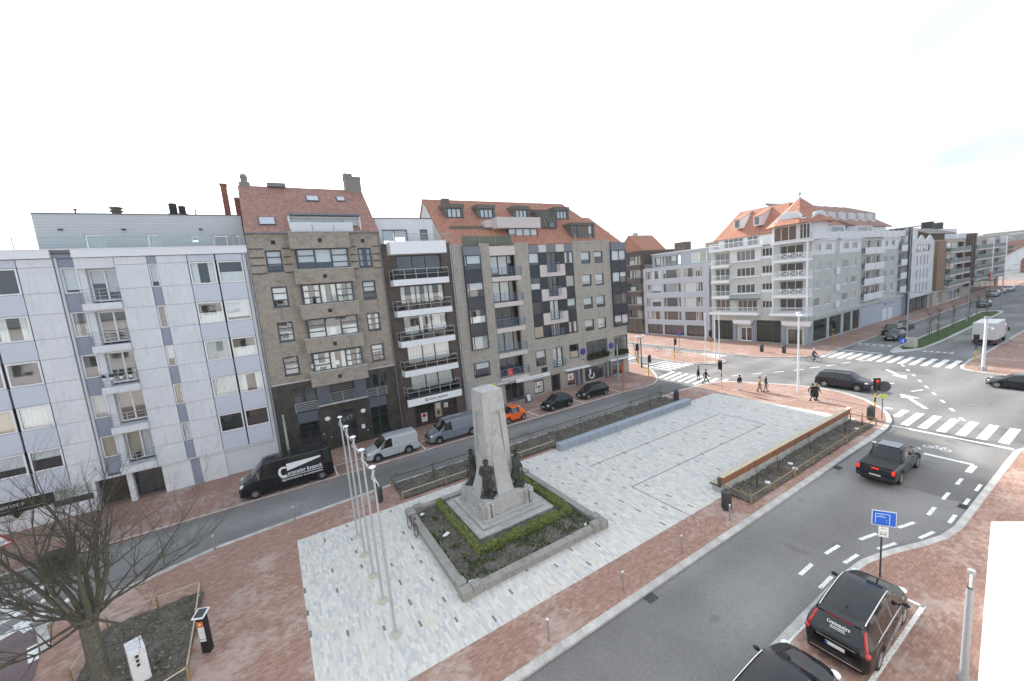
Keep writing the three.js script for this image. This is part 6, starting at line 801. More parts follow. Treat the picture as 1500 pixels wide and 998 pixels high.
// ---------- big bare tree
{
  const T = thing('bare_tree', 'large leafless plane tree with spreading mossy branches over the earth bed', 'tree', [-7.35, YP, -20.1]);
  const r = mulberry(21); const limb = (g, p, d, len, rad, lv) => {
    const n = lv > 2 ? 5 : 4; let a = p.clone(), dir = d.clone();
    for (let i = 0; i < n; i++) {
      const b = a.clone().addScaledVector(dir, len / n), r0 = rad * (1 - i / n * 0.65), r1 = rad * (1 - (i + 1) / n * 0.65); g.push(bar(a.toArray(), b.toArray(), r0, r1, lv > 2 ? 8 : lv > 1 ? 6 : 4)); if (lv > 1) g.push(ell(r1, r1, r1, b.x, b.y, b.z, 6));
      if (lv > 0 && i > 0) { const k = lv > 2 ? 2 : lv > 1 ? 2 : 2; for (let c = 0; c < k; c++) { const q = V3(r() - 0.5, r() - 0.3, r() - 0.5).normalize(); const nd = dir.clone().multiplyScalar(0.75).addScaledVector(q, 0.85).normalize(); limb(g, b, nd, len * (0.38 + r() * 0.26), r1 * 0.55, lv - 1); } }
      a = b; dir.add(V3((r() - 0.5) * 0.45, (r() - 0.35) * 0.3, (r() - 0.5) * 0.45)).normalize();
    }
    if (lv === 0) return; limb(g, a, dir, len * 0.4, rad * 0.3, lv - 1);
  };
  part('trunk', [new THREE.CylinderGeometry(0.25, 0.29, 2.7, 14, 5).translate(0, 1.35, 0), ell(0.36, 0.34, 0.36, 0, 2.65, 0, 14), new THREE.CylinderGeometry(0.29, 0.42, 0.4, 14).translate(0, 0.15, 0)], M.bark, T);
  const n = 20; for (let k = 0; k < n; k++) { const a = k / n * 6.283 + r() * 0.3, el = k % 3 === 0 ? 1.0 + r() * 0.35 : k % 3 === 1 ? 0.45 + r() * 0.35 : -0.12 + r() * 0.35, g = []; limb(g, V3(Math.cos(a) * 0.25, 2.5 + r() * 0.4, Math.sin(a) * 0.25), V3(Math.cos(a) * Math.cos(el), Math.sin(el), Math.sin(a) * Math.cos(el)), 2.5 + r() * 1.6, k % 3 === 0 ? 0.1 : 0.055, 3); part('branch', g, M.bark, T); }
}
// young staked trees on the median
[[85.9, -19.2], [88.9, -18.9], [96.4, -18.8], [106.5, -18.9], [112, -18.9], [119, -18.8]].forEach(([x, z], i) => {
  const t = thing('young_tree', 'thin leafless staked tree on the green median, '+['first', 'second', 'third', 'fourth', 'fifth', 'sixth', 'seventh', 'eighth', 'ninth'][i]+' from the cabinet', 'tree', [x, YP, z], rr(0, 6), 'young trees on the median'), r = mulberry(300 + i), g = []; part('trunk', new THREE.CylinderGeometry(0.04, 0.07, 3.2, 7).translate(0, 1.6, 0), M.bark, t);
  for (let k = 0; k < 26; k++) { const a = r() * 6.28, y = 2.0 + r() * 1.6, l = 0.7 + r() * 0.9, e = 0.7 + r() * 0.5, p = [Math.cos(a) * Math.cos(e) * l, y + Math.sin(e) * l, Math.sin(a) * Math.cos(e) * l]; g.push(bar([0, y, 0], p, 0.02, 0.008, 4)); for (let j = 0; j < 3; j++) { const f = 0.4 + r() * 0.6; g.push(bar([p[0] * f, y + (p[1] - y) * f, p[2] * f], [p[0] * f + (r() - 0.5) * 0.6, y + (p[1] - y) * f + r() * 0.5, p[2] * f + (r() - 0.5) * 0.6], 0.009, 0.004, 3)); } } part('crown', g, M.twig, t); part('stake', [cyl(0.04, 0.04, 1.6, -0.3, 0, 0, 6), cyl(0.04, 0.04, 1.6, 0.3, 0, 0, 6), bx(-0.34, 0.34, 1.3, 1.38, -0.03, 0.03)], M.woodPost, t);
});
// ---------- traffic lights
function trafficLight(label, [x, z], h, face, striped, o = {}) {
  const t = thing('traffic_light', label, 'traffic light', [x, YP, z]);
  if (striped) { const n = 9; for (let k = 0; k < n; k++) part('pole_band', cyl(0.055, 0.055, h / n - 0.002, 0, k * h / n, 0, 10), k < 3 || k % 2 ? M.yellow : M.black, t); } else part('pole', [cyl(0.06, 0.055, h, 0, 0, 0, 10)], M.darkGrey, t), part('pole_sleeve', cyl(0.075, 0.075, h * 0.42, 0, 0, 0, 10), M.yellow, t);
  const d = [Math.sin(face), Math.cos(face)], head = part('signal_head', [cbx(-0.15, 0.15, -0.45, 0.45, -0.1, 0.1, 0.03), bx(-0.24, 0.24, -0.52, 0.52, -0.02, 0.0)], M.black, t); head.position.set(d[0] * 0.2, h - 0.35, d[1] * 0.2); head.rotation.y = face;
  for (let k = 0; k < 3; k++) { const l = part('lens', new THREE.CylinderGeometry(0.095, 0.095, 0.03, 14).rotateX(Math.PI / 2).translate(0, 0.28 - k * 0.28, 0.11), k === 0 && o.red ? mk('#e0352a', 0.3, { emissive: new THREE.Color('#ff2a18'), emissiveIntensity: 0.6 }) : mk(['#3a1512', '#3a2c10', '#10301c'][k], 0.3), t); l.position.copy(head.position); l.rotation.y = face; const v = part('visor', new THREE.CylinderGeometry(0.11, 0.11, 0.16, 14, 1, true, -Math.PI / 2, Math.PI).rotateX(Math.PI / 2).translate(0, 0.28 - k * 0.28, 0.18), M.black, t); v.position.copy(head.position); v.rotation.y = face; }
  if (o.cap) part('pole_cap', cyl(0.1, 0.1, 0.12, 0, h, 0, 10), M.woodPale, t);
  return t;
}
trafficLight('black traffic light with yellow pole base on the corner by the brick block', [41.35, -35.2], 2.75, 1.2, false); trafficLight('dark twin traffic light beside the globe lantern post', [45.3, -40.4], 3.15, 2.6, false); trafficLight('traffic light on the brick island beside parked bicycles', [52.4, -39.5], 3.05, 1.4, false); trafficLight('pale capped traffic light before the blue grey block shops', [60.5, -38.7], 3.3, -1.2, true, { cap: true }); trafficLight('yellow striped traffic light at the plaza corner crossing', gp(1057.3, 570.6), 3.1, -1.7, true); trafficLight('striped traffic light showing red above a litter bin', [41.05, -12.1], 3.35, -0.9, true, { red: true, cap: true }); trafficLight('traffic light with yellow base on the far pavement by the white mast', [70.1, -11.7], 2.9, -1.57, false); trafficLight('traffic light before the residence glass shopfront', gp(1220, 500), 3.0, -0.6, true);
// ---------- lamps, poles and signs
function drum(label, [x, z], h) { const l = thing('street_lamp', label, 'street lamp', [x, YP, z]); part('post', [cyl(0.1, 0.085, h - 0.6, 0, 0, 0, 14), cyl(0.13, 0.13, 0.5, 0, 0, 0, 14)], M.lampGrey, l); part('lantern', cyl(0.085, 0.085, 0.5, 0, h - 0.6, 0, 14), M.glassClear, l); part('lamp_core', cyl(0.03, 0.03, 0.44, 0, h - 0.58, 0, 10), M.whiteGloss, l); part('cap', cyl(0.088, 0.088, 0.09, 0, h - 0.1, 0, 14), M.lampGrey, l); return l; }
drum('grey cylinder lamp post by the near pavement parking bays', [16.45, -2.52], 4.05); drum('grey cylinder lamp post before the dark stone house base', gp(414, 609, 4.9), 4.9); drum('grey cylinder lamp post beside the yellow shop sign', gp(686, 551, 4.9), 4.9); drum('grey cylinder lamp post near the corner shop windows', [36.86, -36.2], 4.9);
{ const l = thing('street_lamp', 'tall white lamp column on the brick corner by walking people', 'street lamp', [45.05, YP, -19.4]); part('post', new THREE.CylinderGeometry(0.06, 0.11, 8, 12).translate(0, 4, 0), M.whiteGloss, l); part('arm', [bar([0, 7.9, 0], [-0.9, 8.1, 0.6], 0.05), bar([0, 7.9, 0], [0.9, 8.1, -0.6], 0.05)], M.whiteGloss, l); part('luminaire', [cbx(-1.5, -0.8, 8.03, 8.15, 0.45, 0.75, 0.03), cbx(0.8, 1.5, 8.03, 8.15, -0.75, -0.45, 0.03)], M.whiteGloss, l); }
{ const pos = [[77.5, -19.6], [105.5, -18.9], [131, -18.8], [160, -18.8]]; const l = thing('street_lamp', 'tall twin armed lamp column at the cabinet end of the median', 'street lamp', [pos[0][0], YP, pos[0][1]], 0, 'boulevard lamp columns'); part('post', new THREE.CylinderGeometry(0.07, 0.12, 7.6, 10).translate(0, 3.8, 0), M.lampGrey, l); part('arm', [bar([0, 7.55, -2.2], [0, 7.55, 2.2], 0.05)], M.lampGrey, l); part('luminaire', [cbx(-0.15, 0.15, 7.5, 7.62, -2.9, -2.1, 0.03), cbx(-0.15, 0.15, 7.5, 7.62, 2.1, 2.9, 0.03)], M.lampGrey, l); pos.slice(1).forEach(([x, z], k) => dup(l, [x, YP, z], 0, 'tall twin armed lamp column in the boulevard, ' + ['second', 'third', 'fourth'][k] + ' from the cabinet')); }
{ const l = thing('globe_lantern', 'dark lantern post with two white globes on the brick corner', 'street lamp', [45.1, YP, -39.6]); part('post', [cyl(0.09, 0.06, 4.4, 0, 0, 0, 10), cyl(0.14, 0.1, 0.8, 0, 0, 0, 10)], M.darkGrey, l); part('arm', [bar([-0.6, 4.3, 0], [0.6, 4.3, 0], 0.03)], M.darkGrey, l); part('globe', ell(0.2, 0.22, 0.2, -0.6, 4.55, 0, 14), M.whiteGloss, l); part('globe', ell(0.2, 0.22, 0.2, 0.6, 4.55, 0, 14), M.whiteGloss, l); twigs('street_tree', 'bare bushy street tree behind the globe lantern', 'tree', [47.5, -42.5], 30, 5.2, M.twig, 91, undefined, 1.6); }
{ const p = thing('camera_mast', 'thick white camera mast on the far brick pavement', 'pole', [64.7, YP, -10.2]); part('mast', new THREE.CylinderGeometry(0.11, 0.15, 5.6, 14).translate(0, 2.8, 0), M.whiteGloss, p); part('cap', cyl(0.2, 0.2, 0.18, 0, 5.6, 0, 14), M.lampGrey, p); part('camera', [ell(0.14, 0.14, 0.14, -0.05, 4.5, 0.5), bar([0, 4.65, 0], [-0.05, 4.65, 0.5], 0.04)], M.whiteGloss, p); part('foot_bolts', [0, 1, 2, 3].map((k) => bx(-0.06, 0.06, 0, 0.35, 0.14, 0.24).rotateY(k * 1.571)), M.lampGrey, p); }
{ const s = thing('blue_lane_sign', 'blue rectangular lane sign with white plate on dark post', 'sign', [20.26, YP, -5.6]); part('post', cyl(0.035, 0.035, 3.0, 0, 0, 0, 10), M.darkGrey, s);
  board('sign_panel', 0.78, 0.66, 0.03, printed(256, 188, (c, W, H) => { c.fillStyle = '#dce8f7'; c.fillRect(0, 0, W, H); c.fillStyle = '#1c62cf'; c.fillRect(6, 6, W - 12, H - 12); c.fillStyle = '#bcd6f6'; c.fillRect(34, 34, 150, 9); c.fillRect(34, 34, 8, 130); c.fillRect(40, 72, 108, 9); c.fillRect(182, 34, 9, 140); c.fillStyle = '#8fb8ee'; c.fillRect(70, 52, 50, 7); c.fillRect(150, 108, 10, 12); c.fillRect(150, 132, 10, 12); }), s, 0, 2.68, 0.05, -1.02, M.galv); board('sub_plate', 0.32, 0.46, 0.02, printed(64, 92, (c, W, H) => { c.fillStyle = '#e6e9e8'; c.fillRect(0, 0, W, H); c.fillStyle = '#5d6a64'; c.fillRect(8, 46, 48, 3); c.fillRect(10, 60, 16, 12); c.fillRect(34, 60, 18, 12); c.fillRect(14, 14, 34, 4); }), s, 0, 2.08, 0.05, -1.02, M.galv); }
{ const s = thing('round_sign', 'grey back of a round sign above a green oval plate', 'sign', [41.45, YP, -11.75]); part('post', cyl(0.03, 0.03, 3.0, 0, 0, 0, 8), M.darkGrey, s); const d = part('disc', new THREE.CylinderGeometry(0.45, 0.45, 0.03, 24).rotateX(Math.PI / 2), M.darkGrey, s); d.position.set(0, 2.75, 0.05); d.rotation.y = 2.2; const o = part('oval_plate', new THREE.CylinderGeometry(0.32, 0.32, 0.03, 22).rotateX(Math.PI / 2).scale(1, 0.6, 1), M.green, s); o.position.set(0, 1.95, 0.05); o.rotation.y = -0.9; }
{ const s = thing('orange_sign_post', 'bright orange post with small box at the parking lane end', 'post', [34.25, YP, -32.9]); part('post', cyl(0.05, 0.05, 3.3, 0, 0, 0, 8), M.orange, s); part('box', cbx(-0.16, 0.16, 2.5, 3.1, -0.1, 0.1, 0.02), M.orange, s);
  const p = thing('parking_sign', 'red post with round blue and red sign by the far shops', 'sign', [60.7, YP, -44.7]); part('post', cyl(0.04, 0.04, 3.1, 0, 0, 0, 8), mk('#c06a5a', 0.5), p); const d = part('disc', [new THREE.CylinderGeometry(0.36, 0.36, 0.03, 22).rotateX(Math.PI / 2)], mk('#7a2f86', 0.4), p); d.position.set(-0.05, 2.95, 0); d.rotation.y = -1.57; const b = part('plate', bx(-0.25, 0.25, -0.2, 0.2, -0.015, 0.015), M.signBlue, p); b.position.set(-0.05, 2.35, 0); b.rotation.y = -1.57; }
{ const s = thing('keep_right_sign', 'round blue arrow sign at the tip of the green median', 'sign', [74.7, YP, -19.3]); part('post', cyl(0.04, 0.04, 1.3, 0, 0, 0, 8), M.lampGrey, s); const d = part('disc', new THREE.CylinderGeometry(0.42, 0.42, 0.04, 24).rotateX(Math.PI / 2), M.signBlue, s); d.position.set(-0.06, 1.1, 0); d.rotation.y = -1.4; const a = part('arrow', [bx(-0.05, 0.05, -0.22, 0.22, 0.03, 0.035).rotateZ(-0.8), bx(-0.05, 0.05, -0.14, 0.06, 0.03, 0.036).translate(0.1, -0.14, 0)], M.white, s); a.position.copy(d.position); a.rotation.y = -1.4;
  const c = thing('utility_cabinet', 'low beige concrete utility cabinet on the green median', 'cabinet', [76, YP, -18.75]); part('body', cbx(-0.25, 0.25, 0.02, 1.35, -0.62, 0.62, 0.03), mk('#c2bfb4', 0.8), c); part('lock', bx(-0.27, -0.25, 0.7, 0.85, 0.1, 0.2), M.black70, c); }
{ const k = thing('kiosk', 'small white kiosk building on the far right pavement', 'kiosk', [108, YP, -9.6]); part('wall', cbx(-2, 2, 0, 3.4, -1.2, 3, 0.03), M.render, k); part('plinth', cbx(-2.1, 2.1, 0, 0.3, -1.3, 3.1, 0.02), M.white, k); part('roof', cbx(-2.3, 2.3, 3.4, 3.65, -1.5, 3.3, 0.04), M.white, k); part('door', bx(-2.03, -2.005, 0.3, 2.3, 0, 1), M.greyFrame, k); }
{ // electricity cabinet and parking meter by the tree
  const c = thing('electricity_cabinet', 'white metal power socket cabinet in the earth bed', 'cabinet', [-6.05, YP, -19.3], 0.35); part('body', cbx(-0.24, 0.24, 0.02, 1.4, -0.42, 0.42, 0.015), M.whiteGloss, c); part('door', cbx(-0.21, 0.21, 0.1, 1.34, 0.42, 0.432, 0.004), M.whiteGloss, c); for (let k = 0; k < 3; k++) part('socket', [cyl(0.05, 0.05, 0.05, 0, 0, 0, 10).rotateX(Math.PI / 2).translate(-0.03, 1.18 - k * 0.17, 0.43)], M.black70, c); part('lock', bx(0.235, 0.25, 0.95, 1.12, -0.02, 0.06), M.black70, c);
  const m = thing('parking_meter', 'black parking meter with solar panel top and orange notice', 'parking meter', [-4.0, YP, -19.2], -0.45); part('body', cbx(-0.15, 0.15, 0, 1.55, -0.13, 0.13, 0.015), M.black, m); const s = part('solar_panel', [cbx(-0.22, 0.22, -0.02, 0.02, -0.24, 0.24, 0.01)], M.white, m); s.position.set(0, 1.66, 0); s.rotation.x = 0.25; const sp = part('panel_cell', bx(-0.17, 0.17, 0.022, 0.028, -0.19, 0.19), M.navy, m); sp.position.copy(s.position); sp.rotation.x = 0.25; part('neck', bx(-0.1, 0.1, 1.55, 1.65, -0.09, 0.09), M.black, m);
  board('notice', 0.24, 0.9, 0.012, printed(64, 240, (x, W, H) => { x.fillStyle = '#d9dcdf'; x.fillRect(0, 0, W, H); x.fillStyle = '#d0703a'; x.fillRect(0, 0, W, 70); x.fillStyle = '#f3d9c6'; x.font = 'bold 46px sans-serif'; x.fillText('P', 18, 52); x.fillStyle = '#9aa'; x.fillRect(8, 120, 46, 5); x.fillRect(8, 140, 46, 5); x.fillRect(0, 205, W, 14); }), m, 0, 0.98, 0.138, 0, M.black);
  const r = thing('bin_cluster', 'dark wheeled bin with red marker post behind the bare tree', 'bin', [...[gp(88, 838)].map(([x, z]) => [x, YP, z])[0]]); part('body', [cbx(-0.5, 0.5, 0.1, 1.0, -0.4, 0.4, 0.08)], M.black70, r); part('lid', cbx(-0.53, 0.53, 1.0, 1.12, -0.43, 0.43, 0.05), M.black, r); part('wheel', [cyl(0.1, 0.1, 0.06, 0, 0, 0, 12).rotateZ(Math.PI / 2).translate(-0.4, 0.1, 0.38), cyl(0.1, 0.1, 0.06, 0, 0, 0, 12).rotateZ(Math.PI / 2).translate(0.45, 0.1, 0.38)], M.black, r);
  const q = thing('red_marker_post', 'red and white marker post at the zebra crossing behind branches', 'post', [gp(62, 850)[0], YP, gp(62, 850)[1]]); part('post', cyl(0.06, 0.06, 1.0, 0, 0, 0, 8), M.red, q); part('band', cyl(0.063, 0.063, 0.2, 0, 0.6, 0, 8), M.white, q);
  const v = thing('give_way_sign', 'red edged white triangular sign at the left street corner', 'sign', [gp(22, 862)[0], YP, gp(22, 862)[1]]); part('post', cyl(0.035, 0.035, 2.9, 0, 0, 0, 8), M.darkGrey, v); const tri = (s, z) => new THREE.CylinderGeometry(s, s, 0.02, 3).rotateX(Math.PI / 2).rotateZ(Math.PI).translate(0, 0, z); const p1 = part('panel', tri(0.5, 0), M.red, v), p2 = part('panel_face', tri(0.34, 0.014), M.white, v); for (const p of [p1, p2]) { p.position.set(0, 2.6, 0.05); p.rotation.y = 0.5; }
  for (const [i, [px, py]] of [[30, 778], [122, 748]].entries()) { const [x, z] = gp(px, py), t = thing('potted_yucca', ['spiky dark green plant in white pot by the black shop sign', 'spiky dark green plant in white pot by the shop entrance'][i], 'plant', [x, YP, z]); part('pot', new THREE.LatheGeometry([[0, 0], [0.25, 0], [0.38, 0.6], [0.36, 0.62], [0, 0.58]].map((p) => new THREE.Vector2(...p)), 18), M.whiteGloss, t); const g = []; for (let k = 0; k < 90; k++) g.push(new THREE.PlaneGeometry(0.06, 0.85, 1, 2).translate(0, 0.42, 0).rotateX(rr(0.1, 1.5)).rotateY(R() * 6.28).translate(0, 0.75 + rr(0, 0.25), 0)); part('leaves', g, M.leafDark, t); }
  const a = thing('pavement_sign', 'folding pavement sign by the estate shop door', 'sign', [...[gp(774, 590)].map(([x, z]) => [x, YP, z])[0]], 0.2); part('frame', [thickQuad([-0.3, 0, 0.25], [0.3, 0, 0.25], [0.3, 1.05, 0.02], [-0.3, 1.05, 0.02], 0.03), thickQuad([0.3, 0, -0.25], [-0.3, 0, -0.25], [-0.3, 1.05, -0.02], [0.3, 1.05, -0.02], 0.03)].flat(), M.bluePanel, a); const f = part('poster', quad([-0.24, 0.2, 0.21], [0.24, 0.2, 0.21], [0.24, 0.95, 0.048], [-0.24, 0.95, 0.048]), M.white, a);
}
// bicycles
function bicycle(label, [x, z], turn, group, y = YP, tint = M.darkGrey) {
  const b = thing('bicycle', label, 'bicycle', [x, y, z], turn, group), r = 0.34;
  for (const [wx, n] of [[-0.52, 'rear'], [0.52, 'front']]) { const w = part('wheel', [new THREE.TorusGeometry(r - 0.02, 0.02, 6, 24).translate(wx, r, 0)], M.black, b); part('spokes', [...Array(8)].map((_, k) => bar([wx, r, 0], [wx + Math.cos(k * 0.785) * (r - 0.03), r + Math.sin(k * 0.785) * (r - 0.03), 0], 0.004, 0.004, 3)), M.galv, w); }
  part('frame', [bar([-0.52, r, 0], [-0.08, 0.3, 0], 0.016), bar([-0.08, 0.3, 0], [-0.2, 0.86, 0], 0.018), bar([-0.52, r, 0], [-0.17, 0.74, 0], 0.013), bar([-0.17, 0.72, 0], [0.36, 0.82, 0], 0.018), bar([-0.08, 0.3, 0], [0.37, 0.74, 0], 0.02), bar([0.36, 0.9, 0], [0.52, r, 0], 0.017)], tint, b); part('saddle', ell(0.13, 0.03, 0.07, -0.22, 0.9, 0), M.black, b); part('handlebar', [bar([0.33, 1.0, 0], [0.36, 0.86, 0], 0.014), bar([0.25, 1.02, -0.27], [0.34, 1.0, 0], 0.013), bar([0.25, 1.02, 0.27], [0.34, 1.0, 0], 0.013)], M.galv, b); part('mudguard', [new THREE.TorusGeometry(r + 0.03, 0.02, 4, 16, 2.2).rotateZ(0.7).translate(-0.52, r, 0)], tint, b); part('crank', [cyl(0.09, 0.09, 0.02, 0, 0, 0, 12).rotateX(Math.PI / 2).translate(-0.08, 0.3, 0), bar([-0.08, 0.3, 0.05], [-0.02, 0.14, 0.05], 0.01), bar([-0.08, 0.3, -0.05], [-0.14, 0.46, -0.05], 0.01)], M.galv, b); return b;
}
{ const b = bicycle('dark bicycle leaning against the low memorial wall', [5.2, -21.7], Math.PI / 2 + 0.05, undefined, YP, mk('#5a2f33', 0.4)); b.rotation.z = 0; b.rotation.order = 'YXZ'; b.rotation.x = 0.18; }
bicycle('parked bicycle on the brick island, basket end to the lantern', [55.9, -45.0], 1.7); bicycle('parked bicycle on the brick island beside the traffic light', [55.6, -41.6], 1.5); bicycle('bicycle standing on the pavement behind the silver van', gp(574, 632), 0.4);
// drain grates, lids and small marks
[[29.6, -4.98], [12, -11.2], [30, -11.2]].forEach(([x, z], i) => { const o = thing('drain_grate', ['iron gully grate in the kerb by the dashed lane', 'iron gully grate by the kerb below the flagpoles', 'iron gully grate by the kerb below the wooden bench'][i], 'grate', [x, YR, z + (i ? 0.62 : 0)]); part('frame', bx(-0.28, 0.28, 0.002, 0.012, -0.2, 0.2), M.bin, o); part('bars', [...Array(6)].map((_, k) => bx(-0.24 + k * 0.088, -0.2 + k * 0.088, 0.012, 0.02, -0.17, 0.17)), M.black70, o); });
[[24.6, -12.2], [27.6, -12.0], [28.1, -12.5], [37.6, -12.1]].forEach(([x, z], i) => { const o = thing('bed_lid', 'round pale lid lying in the bed, ' + ['first', 'second', 'third', 'fourth'][i] + ' from the near bench end', 'lid', [x, YP + 0.1, z], 0, 'pale lids in the south bed'); part('disc', cyl(0.16, 0.15, 0.05, 0, 0, 0, 16), M.white, o); part('knob', cyl(0.04, 0.03, 0.03, 0, 0.05, 0, 8), M.kerb, o); });
{ const o = thing('name_plaque', 'small white plaque lying in the memorial earth', 'plaque', [6.6, YP + 0.16, -20.0], 0.5); part('plate', cbx(-0.2, 0.2, 0, 0.04, -0.1, 0.1, 0.01), M.white, o); part('rim', cbx(-0.22, 0.22, -0.03, 0.0, -0.12, 0.12, 0.005), M.kerb, o); }
// ---------------------------------------------------------------- vehicles (local +x is forward)
const paint = (c, o = {}) => new THREE.MeshPhysicalMaterial({ color: new THREE.Color(c), roughness: 0.5, specularIntensity: 0.15, clearcoat: 1, clearcoatRoughness: 0.03, ...o });
M.carGlass = mk([0.012, 0.014, 0.016], 0.03, { ior: 1.65 }); M.tyre = mk([0.018, 0.018, 0.018], 0.85); M.alloy = mk([0.52, 0.53, 0.54], 0.3, { metalness: 0.8 }); M.hub = mk([0.2, 0.2, 0.21], 0.5, { metalness: 0.3 }); M.lampClear = mk('#d7dde2', 0.1, { clearcoat: 1 }); M.lampRed = mk('#a81a17', 0.2, { clearcoat: 1 }); M.brake = mk('#d8261c', 0.25, { emissive: new THREE.Color('#ff2a14'), emissiveIntensity: 0.8 }); M.plate = mk('#d9d9d4', 0.5); M.trim = mk([0.02, 0.02, 0.021], 0.65); M.chrome = mk([0.75, 0.76, 0.78], 0.2, { metalness: 1 });
const lerpC = (c, x) => { if (x <= c[0][0]) return c[0][1]; for (let i = 1; i < c.length; i++) if (x <= c[i][0]) { const t = (x - c[i - 1][0]) / (c[i][0] - c[i - 1][0]); return c[i - 1][1] + (c[i][1] - c[i - 1][1]) * t; } return c[c.length - 1][1]; };
function vehicle(s, label, category, [x, z], turn, o = {}) {
  const t = thing(s.name, label, category, [x, o.y ?? YR, z], turn, o.group), h = s.L / 2, sill = s.sill ?? 0.24, ra = s.r * 1.14;
  const xs = new Set(); for (const c of [s.top, s.belt, s.plan]) c.forEach((p) => xs.add(p[0])); for (const w of s.wheels) for (let k = -6; k <= 6; k++) xs.add(w + ra * Math.sin(k / 6 * 1.5708)); for (const r of [...(s.side ?? []), s.ws ?? [0, 0], s.rear ?? [0, 0]]) r.forEach((q) => xs.add(q)); for (let k = -h; k < h; k += 0.25) xs.add(k);
  const X = [...xs].filter((q) => q >= -h - 1e-6 && q <= h + 1e-6).sort((a, b) => a - b).filter((q, i, a) => !i || q - a[i - 1] > 0.012);
  const ring = (q) => {
    const w = lerpC(s.plan, q), T = lerpC(s.top, q), B = Math.min(lerpC(s.belt, q), T - 0.025), hf = clamp((T - B) / 0.5), wr = w * (0.95 - (s.tumble ?? 0.2) * hf); let b = sill; for (const k of s.wheels) { const d = Math.abs(q - k); if (d < ra) b = Math.max(b, s.r + Math.sqrt(ra * ra - d * d)); } b = Math.min(b, B - 0.12);
    return [[w * 0.93, b], [w * 0.99, b + 0.07], [w, b + (B - b) * 0.5], [w * 0.985, B - 0.035], [w * 0.95, B], [wr, Math.max(B + 0.004, T - 0.055 - 0.035 * hf)], [wr * 0.88, T - 0.016], [wr * 0.5, T + 0.006], [0, T + 0.01]].map(([a, y]) => [q, y, a]);
  };
  const R_ = X.map(ring), bins = {}; const put = (n, a, b, c, d) => { (bins[n] ??= []).push(a, b, c, a, c, d); };
  for (let i = 0; i + 1 < X.length; i++) for (let j = 0; j < 8; j++) {
    const m = (X[i] + X[i + 1]) / 2, inR = (r) => r && m > r[0] && m < r[1]; let n = 'body', gap = (R_[i][5][1] - R_[i][4][1] + R_[i + 1][5][1] - R_[i + 1][4][1]) / 2;
    if (j >= 5 && inR(s.ws)) n = 'windscreen'; else if (j >= 5 && inR(s.rear)) n = 'rear_window'; else if (j >= 5 && inR(s.glassRoof)) n = 'glass_roof'; else if (j === 4 && gap > 0.1) { const k = (s.side ?? []).findIndex(inR); if (k >= 0) n = 'side_window' + k; } else if (j === 0 && s.clad) n = 'cladding'; else if (s.twoTone && j >= 4 && m < s.twoTone) n = 'cell';
    for (const f of [1, -1]) { const v = (p) => [p[0], p[1], p[2] * f], a = v(R_[i][j]), b = v(R_[i + 1][j]), c = v(R_[i + 1][j + 1]), d = v(R_[i][j + 1]); const nn = n.startsWith('side_window') ? n + (f > 0 ? 'a' : 'b') : n === 'cladding' ? n + (f > 0 ? '0a' : '0b') : n; f > 0 ? put(nn, a, b, c, d) : put(nn, d, c, b, a); }
  }
  for (const [i, f] of [[0, 1], [X.length - 1, -1]]) { const q = R_[i], all = [...q, ...q.slice(0, 8).reverse().map((p) => [p[0], p[1], -p[2]])], c = [q[0][0], (q[0][1] + q[8][1]) / 2, 0]; for (let k = 0; k < all.length; k++) { const a = all[k], b = all[(k + 1) % all.length]; (bins.body ??= []).push(...(f > 0 ? [c, a, b] : [c, b, a])); } }
  const geo = (pts) => { const g = new THREE.BufferGeometry(); g.setAttribute('position', new THREE.Float32BufferAttribute(pts.flat(), 3)); g.computeVertexNormals(); return boxUV(toCreasedNormals(g, 0.6)); };
  for (const [n, p] of Object.entries(bins)) part(n.replace(/\d[ab]$/, ''), geo(p), n === 'body' ? s.paint : n.startsWith('cladding') ? M.trim : n === 'cell' ? s.cell : M.carGlass, t);
  part('underbody', bx(-h + 0.3, h - 0.3, 0.17, Math.max(0.4, s.r * 1.5), -s.W * 0.4, s.W * 0.4), M.blackMatt, t);
  for (const wx of s.wheels) for (const f of [-1, 1]) { const zc = f * (s.W / 2 - 0.13), w = part('wheel', new THREE.LatheGeometry([[s.r * 0.62, -0.1], [s.r * 0.93, -0.11], [s.r, -0.08], [s.r, 0.08], [s.r * 0.93, 0.11], [s.r * 0.62, 0.1]].map((p) => new THREE.Vector2(...p)), 22).rotateX(Math.PI / 2), M.tyre, t); w.position.set(wx, s.r, zc); const g = [new THREE.CylinderGeometry(s.r * 0.2, s.r * 0.2, 0.06, 12).rotateX(Math.PI / 2)]; if (s.steel) g.push(new THREE.CylinderGeometry(s.r * 0.54, s.r * 0.54, 0.04, 20).rotateX(Math.PI / 2)); else { for (let k = 0; k < 5; k++) g.push(bx(-s.r * 0.085, s.r * 0.085, 0, s.r * 0.62, -0.025, 0.025).rotateZ(k * 1.2566)); g.push(new THREE.TorusGeometry(s.r * 0.61, 0.02, 5, 22)); } const rim = part('rim', g, s.steel ? M.hub : M.alloy, w); rim.position.z = f * 0.085; if (!s.steel) { part('brake_disc', new THREE.CylinderGeometry(s.r * 0.58, s.r * 0.58, 0.03, 16).rotateX(Math.PI / 2), M.blackMatt, w); } }
  // seams, handles, mirrors, lights, plates
  const strip = (q) => { const a = ring(q).slice(1, 5), g = []; for (let i = 0; i < 3; i++) for (const f of [1, -1]) g.push(bar([q, a[i][1], f * (a[i][2] + 0.001)], [q, a[i + 1][1], f * (a[i + 1][2] + 0.001)], 0.006, 0.006, 4)); return g; };
  if (s.seams) part('door_seams', s.seams.flatMap(strip), M.black, t);
